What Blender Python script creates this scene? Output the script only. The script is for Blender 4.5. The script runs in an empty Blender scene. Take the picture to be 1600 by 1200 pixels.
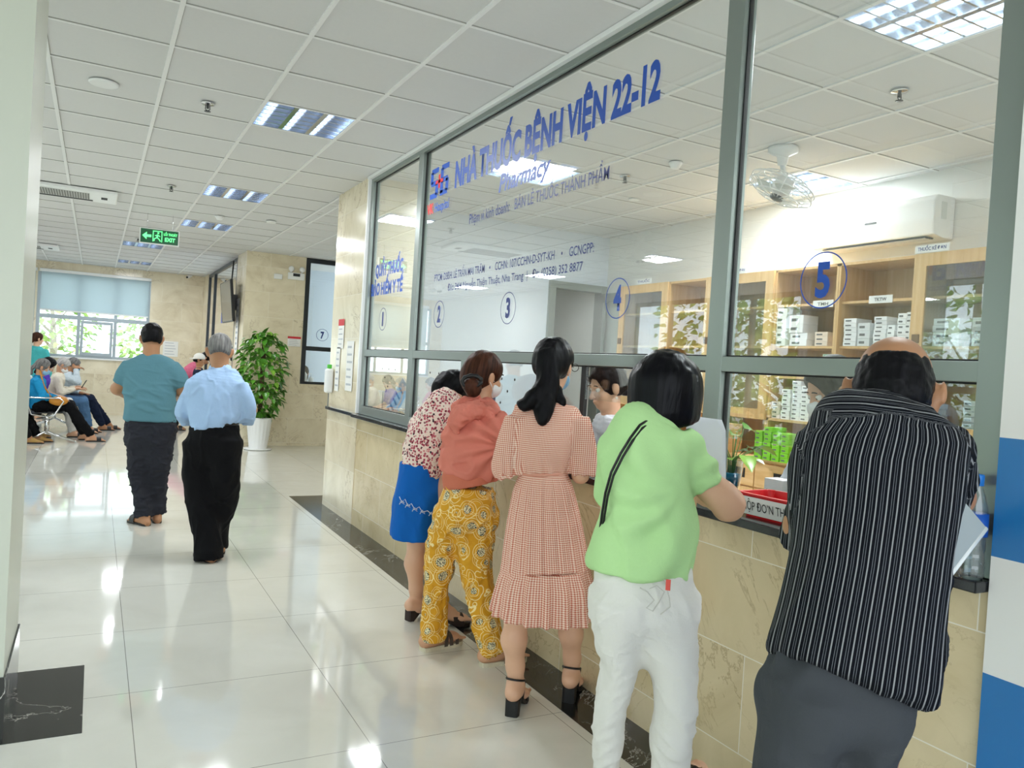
import bpy, bmesh, math, random
import numpy as np
from mathutils import Vector, Matrix
random.seed(7)
rng = np.random.RandomState(7)
PI = math.pi
SC = bpy.context.scene
COL = SC.collection

# ------------------------------------------------------------------ camera
CAM_H = 1.454
RM = np.array([[0.880317556, -0.470465684, 0.060852612],
               [-0.045208270, 0.044493017, 0.997986264],
               [0.472225807, 0.881295870, -0.017899044]])   # right, up, forward
FPX = 1218.1
cd = bpy.data.cameras.new('camera'); cam = bpy.data.objects.new('camera', cd); COL.objects.link(cam)
cd.sensor_width = 36.0; cd.lens = 36.0 * FPX / 1600.0; cd.clip_start = 0.05; cd.clip_end = 300
cam.matrix_world = Matrix(((RM[0][0], RM[1][0], -RM[2][0], 0), (RM[0][1], RM[1][1], -RM[2][1], 0),
                           (RM[0][2], RM[1][2], -RM[2][2], CAM_H), (0, 0, 0, 1)))
SC.camera = cam

# ------------------------------------------------------------------ world, light, exposure
SC.view_settings.view_transform = 'Standard'; SC.view_settings.look = 'None'
SC.view_settings.gamma = 1.0; SC.view_settings.use_curve_mapping = False
SC.view_settings.exposure = 0.0
w = bpy.data.worlds.new('sky'); SC.world = w; w.use_nodes = True
bg = w.node_tree.nodes['Background']; bg.inputs[0].default_value = (0.86, 0.94, 1.0, 1); bg.inputs[1].default_value = 3.2

def area_light(name, loc, rot, sx, sy, power, color=(1, 1, 1), portal=False, spread=PI):
    l = bpy.data.lights.new(name, 'AREA'); l.shape = 'RECTANGLE'; l.size = sx; l.size_y = sy
    l.energy = power; l.color = color; l.spread = spread
    if portal: l.cycles.is_portal = True
    o = bpy.data.objects.new(name, l); o.location = loc; o.rotation_euler = rot; COL.objects.link(o)
    return o
# portals: they emit nothing, they only tell the renderer where the sky comes in
area_light('entrance_portal', (-0.7, -2.6, 1.6), (math.radians(90), 0, 0), 5.6, 3.2, 1, portal=True)
area_light('glass_front_portal', (-3.7, 4.4, 1.4), (0, math.radians(-90), 0), 2.7, 12.2, 1, portal=True)
area_light('far_window_portal', (-0.6, 18.55, 1.7), (math.radians(-90), 0, 0), 3.4, 1.4, 1, portal=True)

# ------------------------------------------------------------------ projection helpers (photo pixel -> place in the room)
def P(px, py, d):
    v = RM.T @ np.array([(px - 800) / FPX, -(py - 600) / FPX, 1.0]) * d
    return np.array([v[0], v[1], v[2] + CAM_H])
def onX(px, py, X):
    v = RM.T @ np.array([(px - 800) / FPX, -(py - 600) / FPX, 1.0]); v = v * (X / v[0]); return (X, v[1], v[2] + CAM_H)

# ------------------------------------------------------------------ materials
def lin(c):
    if isinstance(c, str):
        c = c.lstrip('#'); c = [int(c[i:i + 2], 16) / 255 for i in (0, 2, 4)]
    return tuple((x / 12.92 if x <= 0.04045 else ((x + 0.055) / 1.055) ** 2.4) for x in c[:3]) + (1.0,)
class NT:
    def __init__(s, name):
        s.m = bpy.data.materials.new(name); s.m.use_nodes = True; s.t = s.m.node_tree; s.n = s.t.nodes; s.l = s.t.links
        s.p = s.n['Principled BSDF']; s.out = s.n['Material Output']
    def node(s, typ, **kw):
        n = s.n.new(typ)
        for k, v in kw.items():
            if k.startswith('i_'):
                key = k[2:]; n.inputs[int(key) if key.isdigit() else key.replace('_', ' ')].default_value = v
            else: setattr(n, k, v)
        return n
    def link(s, a, b): s.l.new(a, b); return s
    def coord(s, which='Object', scale=(1, 1, 1)):
        if which == 'pat':
            a = s.node('ShaderNodeAttribute', attribute_name='pat'); o = a.outputs['Vector']
        else:
            a = s.node('ShaderNodeTexCoord'); o = a.outputs[which]
        m = s.node('ShaderNodeMapping'); m.inputs['Scale'].default_value = scale; s.link(o, m.inputs['Vector'])
        return m.outputs['Vector']
    def noise(s, vec, scale, detail=3, rough=0.5, dist=0.0):
        n = s.node('ShaderNodeTexNoise'); n.inputs['Scale'].default_value = scale; n.inputs['Detail'].default_value = detail
        n.inputs['Roughness'].default_value = rough; n.inputs['Distortion'].default_value = dist
        s.link(vec, n.inputs['Vector']); return n.outputs['Fac']
    def ramp(s, fac, stops):
        r = s.node('ShaderNodeValToRGB'); e = r.color_ramp.elements
        while len(e) < len(stops): e.new(0.5)
        for i, (p, c) in enumerate(stops): e[i].position = p; e[i].color = c if len(c) == 4 else (*c, 1)
        s.link(fac, r.inputs['Fac']); return r.outputs['Color']
    def mix(s, fac, a, b, blend='MIX'):
        m = s.node('ShaderNodeMix', data_type='RGBA', blend_type=blend)
        for v, i in ((fac, 0), (a, 6), (b, 7)):
            if hasattr(v, 'links'): s.link(v, m.inputs[i])
            else: m.inputs[i].default_value = v
        return m.outputs[2]
    def math(s, op, a, b=0.0, c=None):
        m = s.node('ShaderNodeMath', operation=op)
        for v, i in ((a, 0), (b, 1), (c, 2)):
            if v is None: continue
            if hasattr(v, 'links'): s.link(v, m.inputs[i])
            else: m.inputs[i].default_value = v
        return m.outputs[0]
    def bump(s, h, strength=0.3, dist=0.01):
        b = s.node('ShaderNodeBump'); b.inputs['Strength'].default_value = strength; b.inputs['Distance'].default_value = dist
        s.link(h, b.inputs['Height']); s.link(b.outputs['Normal'], s.p.inputs['Normal'])
    def color(s, c):
        if hasattr(c, 'links'): s.link(c, s.p.inputs['Base Color'])
        else: s.p.inputs['Base Color'].default_value = c
    def sep(s, vec):
        x = s.node('ShaderNodeSeparateXYZ'); s.link(vec, x.inputs[0]); return x.outputs
MATS = {}
def mat(name, c, rough=0.5, metal=0.0, var=0.06, nscale=8.0, bump=0.0, bscale=60.0, coat=0.0, trans=0.0, spec=0.5, emit=None, es=0.0, sheen=0.0, sub=0.0):
    if name in MATS: return MATS[name]
    t = NT(name); c = lin(c); v = t.coord('Object')
    if var > 0:
        f = t.noise(v, nscale, 4)
        t.color(t.mix(f, tuple(x * (1 - var) for x in c[:3]) + (1,), tuple(min(1, x * (1 + var)) for x in c[:3]) + (1,)))
    else: t.color(c)
    t.p.inputs['Roughness'].default_value = rough; t.p.inputs['Metallic'].default_value = metal
    t.p.inputs['Coat Weight'].default_value = coat; t.p.inputs['Transmission Weight'].default_value = trans
    t.p.inputs['Specular IOR Level'].default_value = spec
    if sheen: t.p.inputs['Sheen Weight'].default_value = sheen
    if sub:
        t.p.inputs['Subsurface Weight'].default_value = sub; t.p.inputs['Subsurface Radius'].default_value = (0.02, 0.008, 0.004)
    if emit is not None:
        t.p.inputs['Emission Color'].default_value = lin(emit); t.p.inputs['Emission Strength'].default_value = es
    if bump: t.bump(t.noise(v, bscale, 5), bump, 0.004)
    MATS[name] = t.m; return t.m

def marble_wall(name, axis, tw=0.8, th=0.4, base='e6dcc4', z0=0.055):
    """beige veined wall tiles with thin joints; axis = the horizontal world axis of the wall"""
    t = NT(name); g = t.coord('Object'); x, y, z = t.sep(g)[:3]
    c = t.node('ShaderNodeCombineXYZ'); t.link((y if axis == 'y' else x), c.inputs[0]); t.link(t.math('ADD', z, -z0 + 4 * th), c.inputs[1])
    b = t.node('ShaderNodeTexBrick', offset=0.5); t.link(c.outputs[0], b.inputs['Vector'])
    b.inputs['Scale'].default_value = 1; b.inputs['Mortar Size'].default_value = 0.0022; b.inputs['Mortar Smooth'].default_value = 0.3
    b.inputs['Brick Width'].default_value = tw; b.inputs['Row Height'].default_value = th
    b.inputs['Color1'].default_value = (0.2, 0.2, 0.2, 1); b.inputs['Color2'].default_value = (0.8, 0.8, 0.8, 1); b.inputs['Mortar'].default_value = (0.5, 0.5, 0.5, 1)
    # per-tile shift of the veining
    sh = t.node('ShaderNodeVectorMath', operation='MULTIPLY_ADD'); t.link(b.outputs['Color'], sh.inputs[0]); sh.inputs[1].default_value = (9, 5, 7); t.link(g, sh.inputs[2])
    v = sh.outputs[0]
    cl = t.noise(v, 1.6, 6, 0.6, 1.2); fine = t.noise(v, 9, 6, 0.65, 0.6)
    B = lin(base)
    col = t.ramp(cl, [(0.25, tuple(k * q for k, q in zip(B[:3], (0.74, 0.68, 0.58)))), (0.45, tuple(k * q for k, q in zip(B[:3], (0.93, 0.91, 0.86)))), (0.7, tuple(min(1, k * 1.08) for k in B[:3]))])
    col = t.mix(t.math('MULTIPLY', fine, 0.35), col, tuple(k * q for k, q in zip(B[:3], (0.82, 0.77, 0.68))) + (1,))
    vn = t.noise(v, 1.3, 8, 0.62, 2.2)
    vein = t.ramp(t.math('ABSOLUTE', t.math('SUBTRACT', vn, 0.5)), [(0.0, (1, 1, 1)), (0.012, (0, 0, 0))])
    msk = t.ramp(t.noise(v, 1.1, 2), [(0.45, (0, 0, 0)), (0.62, (1, 1, 1))])
    col = t.mix(t.math('MULTIPLY', t.math('MULTIPLY', vein, msk), 0.55), col, lin('9a7f58'))
    col = t.mix(b.outputs['Fac'], col, lin('f3ecdc'))
    t.color(col); t.p.inputs['Roughness'].default_value = 0.16
    t.bump(t.math('SUBTRACT', 1.0, b.outputs['Fac']), 0.25, 0.002)
    return t.m

def black_marble(name):
    t = NT(name); v = t.coord('Object')
    vn = t.noise(v, 1.5, 10, 0.62, 1.8)
    a = t.ramp(t.math('ABSOLUTE', t.math('SUBTRACT', vn, 0.5)), [(0.0, (1, 1, 1)), (0.007, (0, 0, 0))])
    m = t.ramp(t.noise(v, 1.9, 2), [(0.46, (0, 0, 0)), (0.6, (1, 1, 1))])
    base = t.ramp(t.noise(v, 3.0, 6), [(0.3, lin('141413')), (0.7, lin('2c2c29'))])
    t.color(t.mix(t.math('MULTIPLY', t.math('MULTIPLY', a, m), 0.8), base, lin('d8d5cc')))
    t.p.inputs['Roughness'].default_value = 0.12; return t.m

def floor_mat():
    t = NT('cream_porcelain_tile'); g = t.coord('Object'); x, y, z = t.sep(g)[:3]
    def joint(c, off, step):
        f = t.math('FRACT', t.math('DIVIDE', t.math('SUBTRACT', c, off - 20 * step), step))
        f = t.math('MINIMUM', f, t.math('SUBTRACT', 1.0, f))
        return t.math('LESS_THAN', f, 0.0016 / step)
    # joints every 0.8 m
    j = t.math('MAXIMUM', joint(x, 0.19, 0.8), joint(y, 4.39, 0.8))
    n = t.noise(g, 2.2, 5, 0.6, 1.0)
    c = t.ramp(n, [(0.3, lin('dcdbd1')), (0.7, lin('e4e3da'))])
    t.color(t.mix(j, c, lin('8f8d84')))
    t.p.inputs['Roughness'].default_value = 0.07; t.p.inputs['Coat Weight'].default_value = 0.35; t.p.inputs['Coat Roughness'].default_value = 0.04
    return t.m

def glass_mat(name, tint=(0.93, 0.97, 0.96), refl=1.0, ior=1.5):
    t = NT(name); t.n.remove(t.p)
    tr = t.node('ShaderNodeBsdfTransparent'); tr.inputs[0].default_value = (*tint, 1)
    gl = t.node('ShaderNodeBsdfGlossy'); gl.inputs['Roughness'].default_value = 0.0; gl.inputs[0].default_value = (1, 1, 1, 1)
    g = t.node('ShaderNodeNewGeometry'); dt = t.node('ShaderNodeVectorMath', operation='DOT_PRODUCT')
    t.link(g.outputs['Incoming'], dt.inputs[0]); t.link(g.outputs['Normal'], dt.inputs[1])
    f = t.math('POWER', t.math('SUBTRACT', 1.0, t.math('ABSOLUTE', dt.outputs['Value'])), 5.0)
    f = t.math('MULTIPLY', t.math('MULTIPLY_ADD', f, 0.955, 0.045), refl)
    mx = t.node('ShaderNodeMixShader'); t.link(f, mx.inputs[0]); t.link(tr.outputs[0], mx.inputs[1]); t.link(gl.outputs[0], mx.inputs[2])
    t.link(mx.outputs[0], t.out.inputs[0]); return t.m

def wood_mat(name, c1='e2c08c', c2='cfa468', axis=2):
    t = NT(name); sc = [14, 14, 14]; sc[axis] = 0.9; v = t.coord('Object', tuple(sc))
    n = t.noise(v, 2.2, 5, 0.55, 0.4)
    t.color(t.ramp(n, [(0.3, lin(c2)), (0.72, lin(c1))])); t.p.inputs['Roughness'].default_value = 0.42; t.bump(n, 0.06, 0.002)
    return t.m

def skin_mat(name, c):
    t = NT(name); v = t.coord('Object'); C = lin(c)[:3]
    n = t.noise(v, 9, 5)
    t.color(t.mix(n, tuple(k * q for k, q in zip(C, (0.86, 0.78, 0.74))) + (1,), tuple(min(1, k * 1.08) for k in C) + (1,)))
    t.p.inputs['Roughness'].default_value = 0.47; t.p.inputs['Subsurface Weight'].default_value = 0.0
    t.bump(t.noise(v, 130, 3), 0.12, 0.002); return t.m

def hair_mat(name, c1, c2, sc=(90, 90, 7), rough=0.42):
    t = NT(name); v = t.coord('pat', sc); n = t.noise(v, 1.0, 4, 0.6)
    t.color(t.ramp(n, [(0.3, lin(c1)), (0.75, lin(c2))])); t.p.inputs['Roughness'].default_value = rough; t.p.inputs['Specular IOR Level'].default_value = 0.12
    t.bump(n, 0.35, 0.005); return t.m

def cloth_mat(name, c, rough=0.85, var=0.07, weave=True, sheen=0.0):
    t = NT(name); v = t.coord('Object'); C = lin(c)[:3]
    n = t.noise(v, 6, 5)
    t.color(t.mix(n, tuple(k * (1 - var) for k in C) + (1,), tuple(min(1, k * (1 + var)) for k in C) + (1,)))
    t.p.inputs['Roughness'].default_value = rough; t.p.inputs['Sheen Weight'].default_value = sheen; t.p.inputs['Specular IOR Level'].default_value = 0.15
    h = t.math('ADD', t.math('MULTIPLY', t.noise(v, 14, 5, 0.6, 0.8), 1.0), t.math('MULTIPLY', t.noise(v, 320, 2), 0.12 if weave else 0))
    t.bump(h, 0.35, 0.012); return t.m
# ------------------------------------------------------------------ objects
def tag(o, label=None, cat=None, group=None, kind=None):
    if label: o['label'] = label
    if cat: o['category'] = cat
    if group: o['group'] = group
    if kind: o['kind'] = kind
    return o
def empty(name, loc=(0, 0, 0), rz=0.0, label=None, cat=None, group=None, kind=None):
    o = bpy.data.objects.new(name, None); o.empty_display_size = 0.1; COL.objects.link(o)
    o.location = loc; o.rotation_euler = (0, 0, rz); return tag(o, label, cat, group, kind)
def copy_tree(o, parent=None):
    c = o.copy(); COL.objects.link(c)
    if parent is not None: c.parent = parent
    for ch in list(o.children): copy_tree(ch, c)
    return c
class MB:
    """collects shapes in one bmesh and links them as one mesh object"""
    def __init__(s): s.b = bmesh.new(); s.mi = 0
    def _mark(s, n0, smooth=False):
        s.b.faces.ensure_lookup_table()
        for f in s.b.faces[n0:]: f.material_index = s.mi; f.smooth = smooth
    def box(s, c, d, rz=0.0, bevel=0.0, rot=None):
        n0 = len(s.b.faces); M = Matrix.Translation(c) @ (rot.to_4x4() if rot is not None else Matrix.Rotation(rz, 4, 'Z')) @ Matrix.Diagonal((d[0], d[1], d[2], 1))
        r = bmesh.ops.create_cube(s.b, size=1.0, matrix=M)
        if bevel > 0:
            es = list({e for v in r['verts'] for e in v.link_edges})
            bmesh.ops.bevel(s.b, geom=es, offset=bevel, segments=2, profile=0.5, affect='EDGES')
        s._mark(n0); return s
    def bb(s, x0, x1, y0, y1, z0, z1, bevel=0.0):
        return s.box(((x0 + x1) / 2, (y0 + y1) / 2, (z0 + z1) / 2), (abs(x1 - x0), abs(y1 - y0), abs(z1 - z0)), bevel=bevel)
    def quad(s, ps):
        n0 = len(s.b.faces); s.b.faces.new([s.b.verts.new(p) for p in ps]); s._mark(n0); return s
    def lathe(s, prof, c=(0, 0, 0), seg=28, M=None, smooth=True, rfun=None):
        n0 = len(s.b.faces); rings = []
        for r, z in prof:
            ring = []
            for i in range(seg):
                a = 2 * PI * i / seg; rr = r * (rfun(a, z) if rfun else 1.0)
                v = Vector((rr * math.cos(a), rr * math.sin(a), z))
                if M is not None: v = M @ v
                ring.append(s.b.verts.new(v + Vector(c)))
            rings.append(ring)
        for a, b in zip(rings, rings[1:]):
            for i in range(seg): s.b.faces.new([a[i], a[(i + 1) % seg], b[(i + 1) % seg], b[i]])
        for ring, fl in ((rings[0], True), (rings[-1], False)):
            if ring and prof[0 if fl else -1][0] > 1e-5:
                s.b.faces.new(list(reversed(ring)) if fl else ring)
        s._mark(n0, smooth); return s
    def tube(s, pts, r, seg=8, caps=True, smooth=True):
        n0 = len(s.b.faces); pts = [Vector(p) for p in pts]; R = r if isinstance(r, (list, tuple)) else [r] * len(pts)
        rings = []; up = None
        for i, p in enumerate(pts):
            t = (pts[min(i + 1, len(pts) - 1)] - pts[max(i - 1, 0)]).normalized()
            if up is None: up = t.orthogonal().normalized()
            up = (up - t * up.dot(t)); up = up.normalized() if up.length > 1e-5 else t.orthogonal().normalized()
            q = t.cross(up)
            rings.append([s.b.verts.new(p + (up * math.cos(2 * PI * k / seg) + q * math.sin(2 * PI * k / seg)) * R[i]) for k in range(seg)])
        for a, b in zip(rings, rings[1:]):
            for k in range(seg): s.b.faces.new([a[k], a[(k + 1) % seg], b[(k + 1) % seg], b[k]])
        if caps: s.b.faces.new(list(reversed(rings[0]))); s.b.faces.new(rings[-1])
        s._mark(n0, smooth); return s
    def sphere(s, c, r, seg=16, rings=10, sc=(1, 1, 1)):
        n0 = len(s.b.faces); bmesh.ops.create_uvsphere(s.b, u_segments=seg, v_segments=rings, radius=r, matrix=Matrix.Translation(c) @ Matrix.Diagonal((*sc, 1)))
        s._mark(n0, True); return s
    def build(s, name, mats, parent=None, loc=None):
        bmesh.ops.recalc_face_normals(s.b, faces=s.b.faces[:])
        me = bpy.data.meshes.new(name); s.b.to_mesh(me); s.b.free()
        for m in (mats if isinstance(mats, (list, tuple)) else [mats]): me.materials.append(m)
        o = bpy.data.objects.new(name, me); COL.objects.link(o)
        if parent is not None: o.parent = parent
        if loc is not None: o.location = loc
        return o
def arc(c, r, a0, a1, n, plane='xz'):
    out = []
    for i in range(n + 1):
        a = a0 + (a1 - a0) * i / n
        if plane == 'xz': out.append((c[0] + r * math.cos(a), c[1], c[2] + r * math.sin(a)))
        elif plane == 'yz': out.append((c[0], c[1] + r * math.cos(a), c[2] + r * math.sin(a)))
        else: out.append((c[0] + r * math.cos(a), c[1] + r * math.sin(a), c[2]))
    return out

# lettering: mesh made from the built-in font, laid on a plane, fitted to a width and a capital height
def lettering(name, s, p0, xdir, ydir, width, cap, material, parent, bold=0.0, italic=0.0, depth=0.0008):
    cu = bpy.data.curves.new('txt', 'FONT'); cu.body = s; cu.size = 1.0; cu.offset = bold; cu.extrude = 0.0; cu.shear = italic; cu.resolution_u = 3
    o = bpy.data.objects.new('txt', cu); COL.objects.link(o)
    dg = bpy.context.evaluated_depsgraph_get(); me = bpy.data.meshes.new_from_object(o.evaluated_get(dg))
    bpy.data.objects.remove(o); bpy.data.curves.remove(cu)
    n = len(me.vertices); co = np.zeros(n * 3); me.vertices.foreach_get('co', co); co = co.reshape(-1, 3)
    x0, x1 = co[:, 0].min(), co[:, 0].max(); sx = width / (x1 - x0) if width else cap / 0.72; sy = cap / 0.72
    X, Y = np.array(xdir, float), np.array(ydir, float); N = np.cross(X, Y)
    out = np.array(p0, float) + np.outer((co[:, 0] - x0) * sx, X) + np.outer(co[:, 1] * sy, Y) + N * depth
    me.vertices.foreach_set('co', out.ravel()); me.name = name; me.update()
    me.materials.clear(); me.materials.append(material)
    ob = bpy.data.objects.new(name, me); COL.objects.link(ob)
    if parent is not None: ob.parent = parent
    return ob

# ------------------------------------------------------------------ smooth solids from distance fields (bodies, hair, clothes)
def _unit(v): v = np.asarray(v, float); return v / (np.linalg.norm(v) + 1e-12)
class Solid:
    def __init__(s, h=0.008): s.h = h; s.q = []
    def _add(s, fn, lo, hi, k, op): s.q.append((fn, np.array(lo, float), np.array(hi, float), k, op)); return s
    def cap(s, a, b, ra, rb=None, k=0.015, op='u'):
        a = np.array(a, float); b = np.array(b, float); rb = ra if rb is None else rb; d = b - a; L2 = float(d @ d) + 1e-12; R = max(ra, rb)
        def fn(X, Y, Z):
            px, py, pz = X - a[0], Y - a[1], Z - a[2]
            t = np.clip((px * d[0] + py * d[1] + pz * d[2]) / L2, 0, 1)
            return np.sqrt((px - t * d[0]) ** 2 + (py - t * d[1]) ** 2 + (pz - t * d[2]) ** 2) - (ra + (rb - ra) * t)
        return s._add(fn, np.minimum(a, b) - R, np.maximum(a, b) + R, k, op)
    def chain(s, pts, rad, k=0.015):
        for i in range(len(pts) - 1): s.cap(pts[i], pts[i + 1], rad[i], rad[i + 1], k)
        return s
    def ell(s, c, r, R=None, k=0.02, op='u'):
        c = np.array(c, float); r = np.array(r, float); R = np.eye(3) if R is None else np.array(R, float); m = r.max()
        def fn(X, Y, Z):
            x, y, z = X - c[0], Y - c[1], Z - c[2]
            u = [(R[i][0] * x + R[i][1] * y + R[i][2] * z) for i in range(3)]
            k0 = np.sqrt(sum((u[i] / r[i]) ** 2 for i in range(3))); k1 = np.sqrt(sum((u[i] / r[i] ** 2) ** 2 for i in range(3))) + 1e-9
            return k0 * (k0 - 1) / k1
        return s._add(fn, c - m, c + m, k, op)
    def halfspace_cut(s, c, n, lo, hi, k=0.01):
        """remove what lies beyond the plane (c, n) inside the box"""
        c = np.array(c, float); n = _unit(n)
        def fn(X, Y, Z): return -((X - c[0]) * n[0] + (Y - c[1]) * n[1] + (Z - c[2]) * n[2])
        return s._add(fn, lo, hi, k, 's')
    def loft(s, secs, right, sub=4, n=2.3, k=0.015, fold=None, op='u'):
        """secs: (centre, half width, half depth); right: the direction of the half width"""
        C = np.array([q[0] for q in secs], float); A = np.array([[q[1], q[2]] for q in secs], float)
        N = len(C)
        def cr(V, i, t):
            p0, p1, p2, p3 = V[max(i - 1, 0)], V[i], V[i + 1], V[min(i + 2, N - 1)]
            return 0.5 * ((2 * p1) + (-p0 + p2) * t + (2 * p0 - 5 * p1 + 4 * p2 - p3) * t * t + (-p0 + 3 * p1 - 3 * p2 + p3) * t ** 3)
        cs, ab = [], []
        for i in range(N - 1):
            for j in range(sub): cs.append(cr(C, i, j / sub)); ab.append(cr(A, i, j / sub))
        cs.append(C[-1]); ab.append(A[-1]); cs = np.array(cs); ab = np.maximum(np.array(ab), 0.004)
        right = np.array(right, float); M = len(cs); T = []
        for i in range(M): T.append(_unit(cs[min(i + 1, M - 1)] - cs[max(i - 1, 0)]))
        Rt = [_unit(right - T[i] * (right @ T[i])) for i in range(M)]
        sg = [_unit(cs[i + 1] - cs[i]) for i in range(M - 1)]; slack = [0.0] * M
        for i in range(1, M - 1):
            cth = float(np.clip(sg[i - 1] @ sg[i], -0.2, 1)); slack[i] = ab[i].max() * math.sqrt((1 - cth) / (1 + cth)) * 1.25 + 0.002
        def fn(X, Y, Z):
            out = np.full(X.shape, 1.0, np.float32)
            h = 0.05
            for i in range(M - 1):
                a, b = cs[i], cs[i + 1]; d = b - a; L = np.linalg.norm(d) + 1e-9; ax = d / L
                m = max(ab[i].max(), ab[i + 1].max()) * 1.2 + h
                lo = np.minimum(a, b) - m; hi = np.maximum(a, b) + m
                x1 = X[:, 0, 0]; y1 = Y[0, :, 0]; z1 = Z[0, 0, :]
                ix = np.searchsorted(x1, [lo[0], hi[0]]); iy = np.searchsorted(y1, [lo[1], hi[1]]); iz = np.searchsorted(z1, [lo[2], hi[2]])
                sl = (slice(*ix), slice(*iy), slice(*iz))
                if 0 in out[sl].shape: continue
                px, py, pz = X[sl] - a[0], Y[sl] - a[1], Z[sl] - a[2]
                t = (px * ax[0] + py * ax[1] + pz * ax[2]) / L; tc = np.clip(t, 0, 1)
                R = _unit(Rt[i] + Rt[i + 1]); B = np.cross(ax, R); B = _unit(B)
                R = np.cross(B, ax)
                qx, qy, qz = px - tc * d[0], py - tc * d[1], pz - tc * d[2]
                u = qx * R[0] + qy * R[1] + qz * R[2]; v = qx * B[0] + qy * B[1] + qz * B[2]
                aa = ab[i][0] + (ab[i + 1][0] - ab[i][0]) * tc; bb = ab[i][1] + (ab[i + 1][1] - ab[i][1]) * tc
                if fold is not None:
                    f = 1 + fold(np.arctan2(v / bb, u / aa), (i + tc) / (M - 1)); aa = aa * f; bb = bb * f
                rho = ((np.abs(u) / aa) ** n + (np.abs(v) / bb) ** n) ** (1 / n)
                ql = np.sqrt(u * u + v * v)
                dr = np.where(rho > 0.2, ql * (1 - 1 / np.maximum(rho, 1e-3)), -np.minimum(aa, bb) * 0.8)
                e = np.maximum(np.abs(t - tc) * L - np.where(t < 0, slack[i], slack[i + 1]), 0)
                dd = np.where(e > 0, np.where(dr > 0, np.sqrt(dr * dr + e * e), e), dr)
                out[sl] = np.minimum(out[sl], dd)
            return out
        lo = (cs - ab.max(1)[:, None] * 1.2).min(0); hi = (cs + ab.max(1)[:, None] * 1.2).max(0)
        return s._add(fn, lo, hi, k, op)
    def mesh(s):
        h = s.h; us = [q for q in s.q if q[4] == 'u']
        lo = np.min([q[1] for q in us], 0) - 4 * h; hi = np.max([q[2] for q in us], 0) + 4 * h
        n = np.ceil((hi - lo) / h).astype(int) + 1
        ax = [(lo[i] + h * np.arange(n[i])).astype(np.float32) for i in range(3)]
        F = np.full(n, 1.0, np.float32)
        for fn, l, u, k, op in s.q:
            m = k + 3 * h
            i0 = np.clip(np.floor((l - m - lo) / h).astype(int), 0, n - 1); i1 = np.clip(np.ceil((u + m - lo) / h).astype(int) + 1, 1, n)
            if (i1 <= i0).any(): continue
            X = ax[0][i0[0]:i1[0]][:, None, None]; Y = ax[1][i0[1]:i1[1]][None, :, None]; Z = ax[2][i0[2]:i1[2]][None, None, :]
            X, Y, Z = np.broadcast_arrays(X, Y, Z)
            d = fn(X, Y, Z).astype(np.float32); sl = (slice(i0[0], i1[0]), slice(i0[1], i1[1]), slice(i0[2], i1[2])); f = F[sl]
            if op == 'u':
                g = np.maximum(k - np.abs(f - d), 0) / k; F[sl] = np.minimum(f, d) - g * g * k * 0.25
            else:
                d = -d; g = np.maximum(k - np.abs(f - d), 0) / k; F[sl] = np.maximum(f, d) + g * g * k * 0.25
        return nets(F, lo, h)
def nets(F, lo, h):
    S = F < 0
    c = [(i, j, k) for i in (0, 1) for j in (0, 1) for k in (0, 1)]
    nx, ny, nz = F.shape; sh = (nx - 1, ny - 1, nz - 1)
    cnt = np.zeros(sh, np.int8)
    for i, j, k in c: cnt += S[i:i + sh[0], j:j + sh[1], k:k + sh[2]]
    act = (cnt > 0) & (cnt < 8); idx = np.argwhere(act)
    vid = np.full(sh, -1, np.int64); vid[act] = np.arange(len(idx))
    acc = np.zeros((len(idx), 3)); num = np.zeros(len(idx))
    for a in c:
        for axn in range(3):
            if a[axn]: continue
            b = list(a); b[axn] = 1
            fa = F[idx[:, 0] + a[0], idx[:, 1] + a[1], idx[:, 2] + a[2]]; fb = F[idx[:, 0] + b[0], idx[:, 1] + b[1], idx[:, 2] + b[2]]
            m = (fa < 0) != (fb < 0); t = np.where(m, fa / np.where(m, fa - fb, 1), 0)
            p = np.tile(np.array(a, float), (len(idx), 1)); p[:, axn] += t
            acc += p * m[:, None]; num += m
    V = lo + (idx + acc / num[:, None]) * h
    Q = []
    for axn in range(3):
        s0 = [slice(None)] * 3; s1 = [slice(None)] * 3; s0[axn] = slice(0, -1); s1[axn] = slice(1, None)
        A, B = S[tuple(s0)], S[tuple(s1)]; e = np.argwhere(A != B)
        o1, o2 = [(1, 2), (2, 0), (0, 1)][axn]
        ok = (e[:, o1] > 0) & (e[:, o2] > 0) & (e[:, o1] < sh[o1]) & (e[:, o2] < sh[o2]); e = e[ok]
        def g(d1, d2):
            q = e.copy(); q[:, o1] -= d1; q[:, o2] -= d2; return vid[q[:, 0], q[:, 1], q[:, 2]]
        q = np.stack([g(1, 1), g(0, 1), g(0, 0), g(1, 0)], 1)
        inside = A[e[:, 0], e[:, 1], e[:, 2]]; q[~inside] = q[~inside][:, ::-1]; Q.append(q)
    Q = np.concatenate(Q); Q = Q[(Q >= 0).all(1)]
    # one relaxing pass
    for lam in (0.5, 0.35):
        sm = np.zeros_like(V); ct = np.zeros(len(V))
        for i in range(4):
            a, b = Q[:, i], Q[:, (i + 1) % 4]
            for x, y in ((a, b), (b, a)):
                for k in range(3): sm[:, k] += np.bincount(x, V[y, k], len(V))
                ct += np.bincount(x, minlength=len(V))
        V = V + lam * (sm / np.maximum(ct, 1)[:, None] - V)
    return V, Q
def vnormals(V, Q):
    n = np.cross(V[Q[:, 2]] - V[Q[:, 0]], V[Q[:, 3]] - V[Q[:, 1]]); N = np.zeros_like(V)
    for i in range(4):
        for k in range(3): N[:, k] += np.bincount(Q[:, i], n[:, k], len(V))
    return N / (np.linalg.norm(N, axis=1)[:, None] + 1e-12)
_LAT = rng.rand(32, 32, 32).astype(np.float32)
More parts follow.
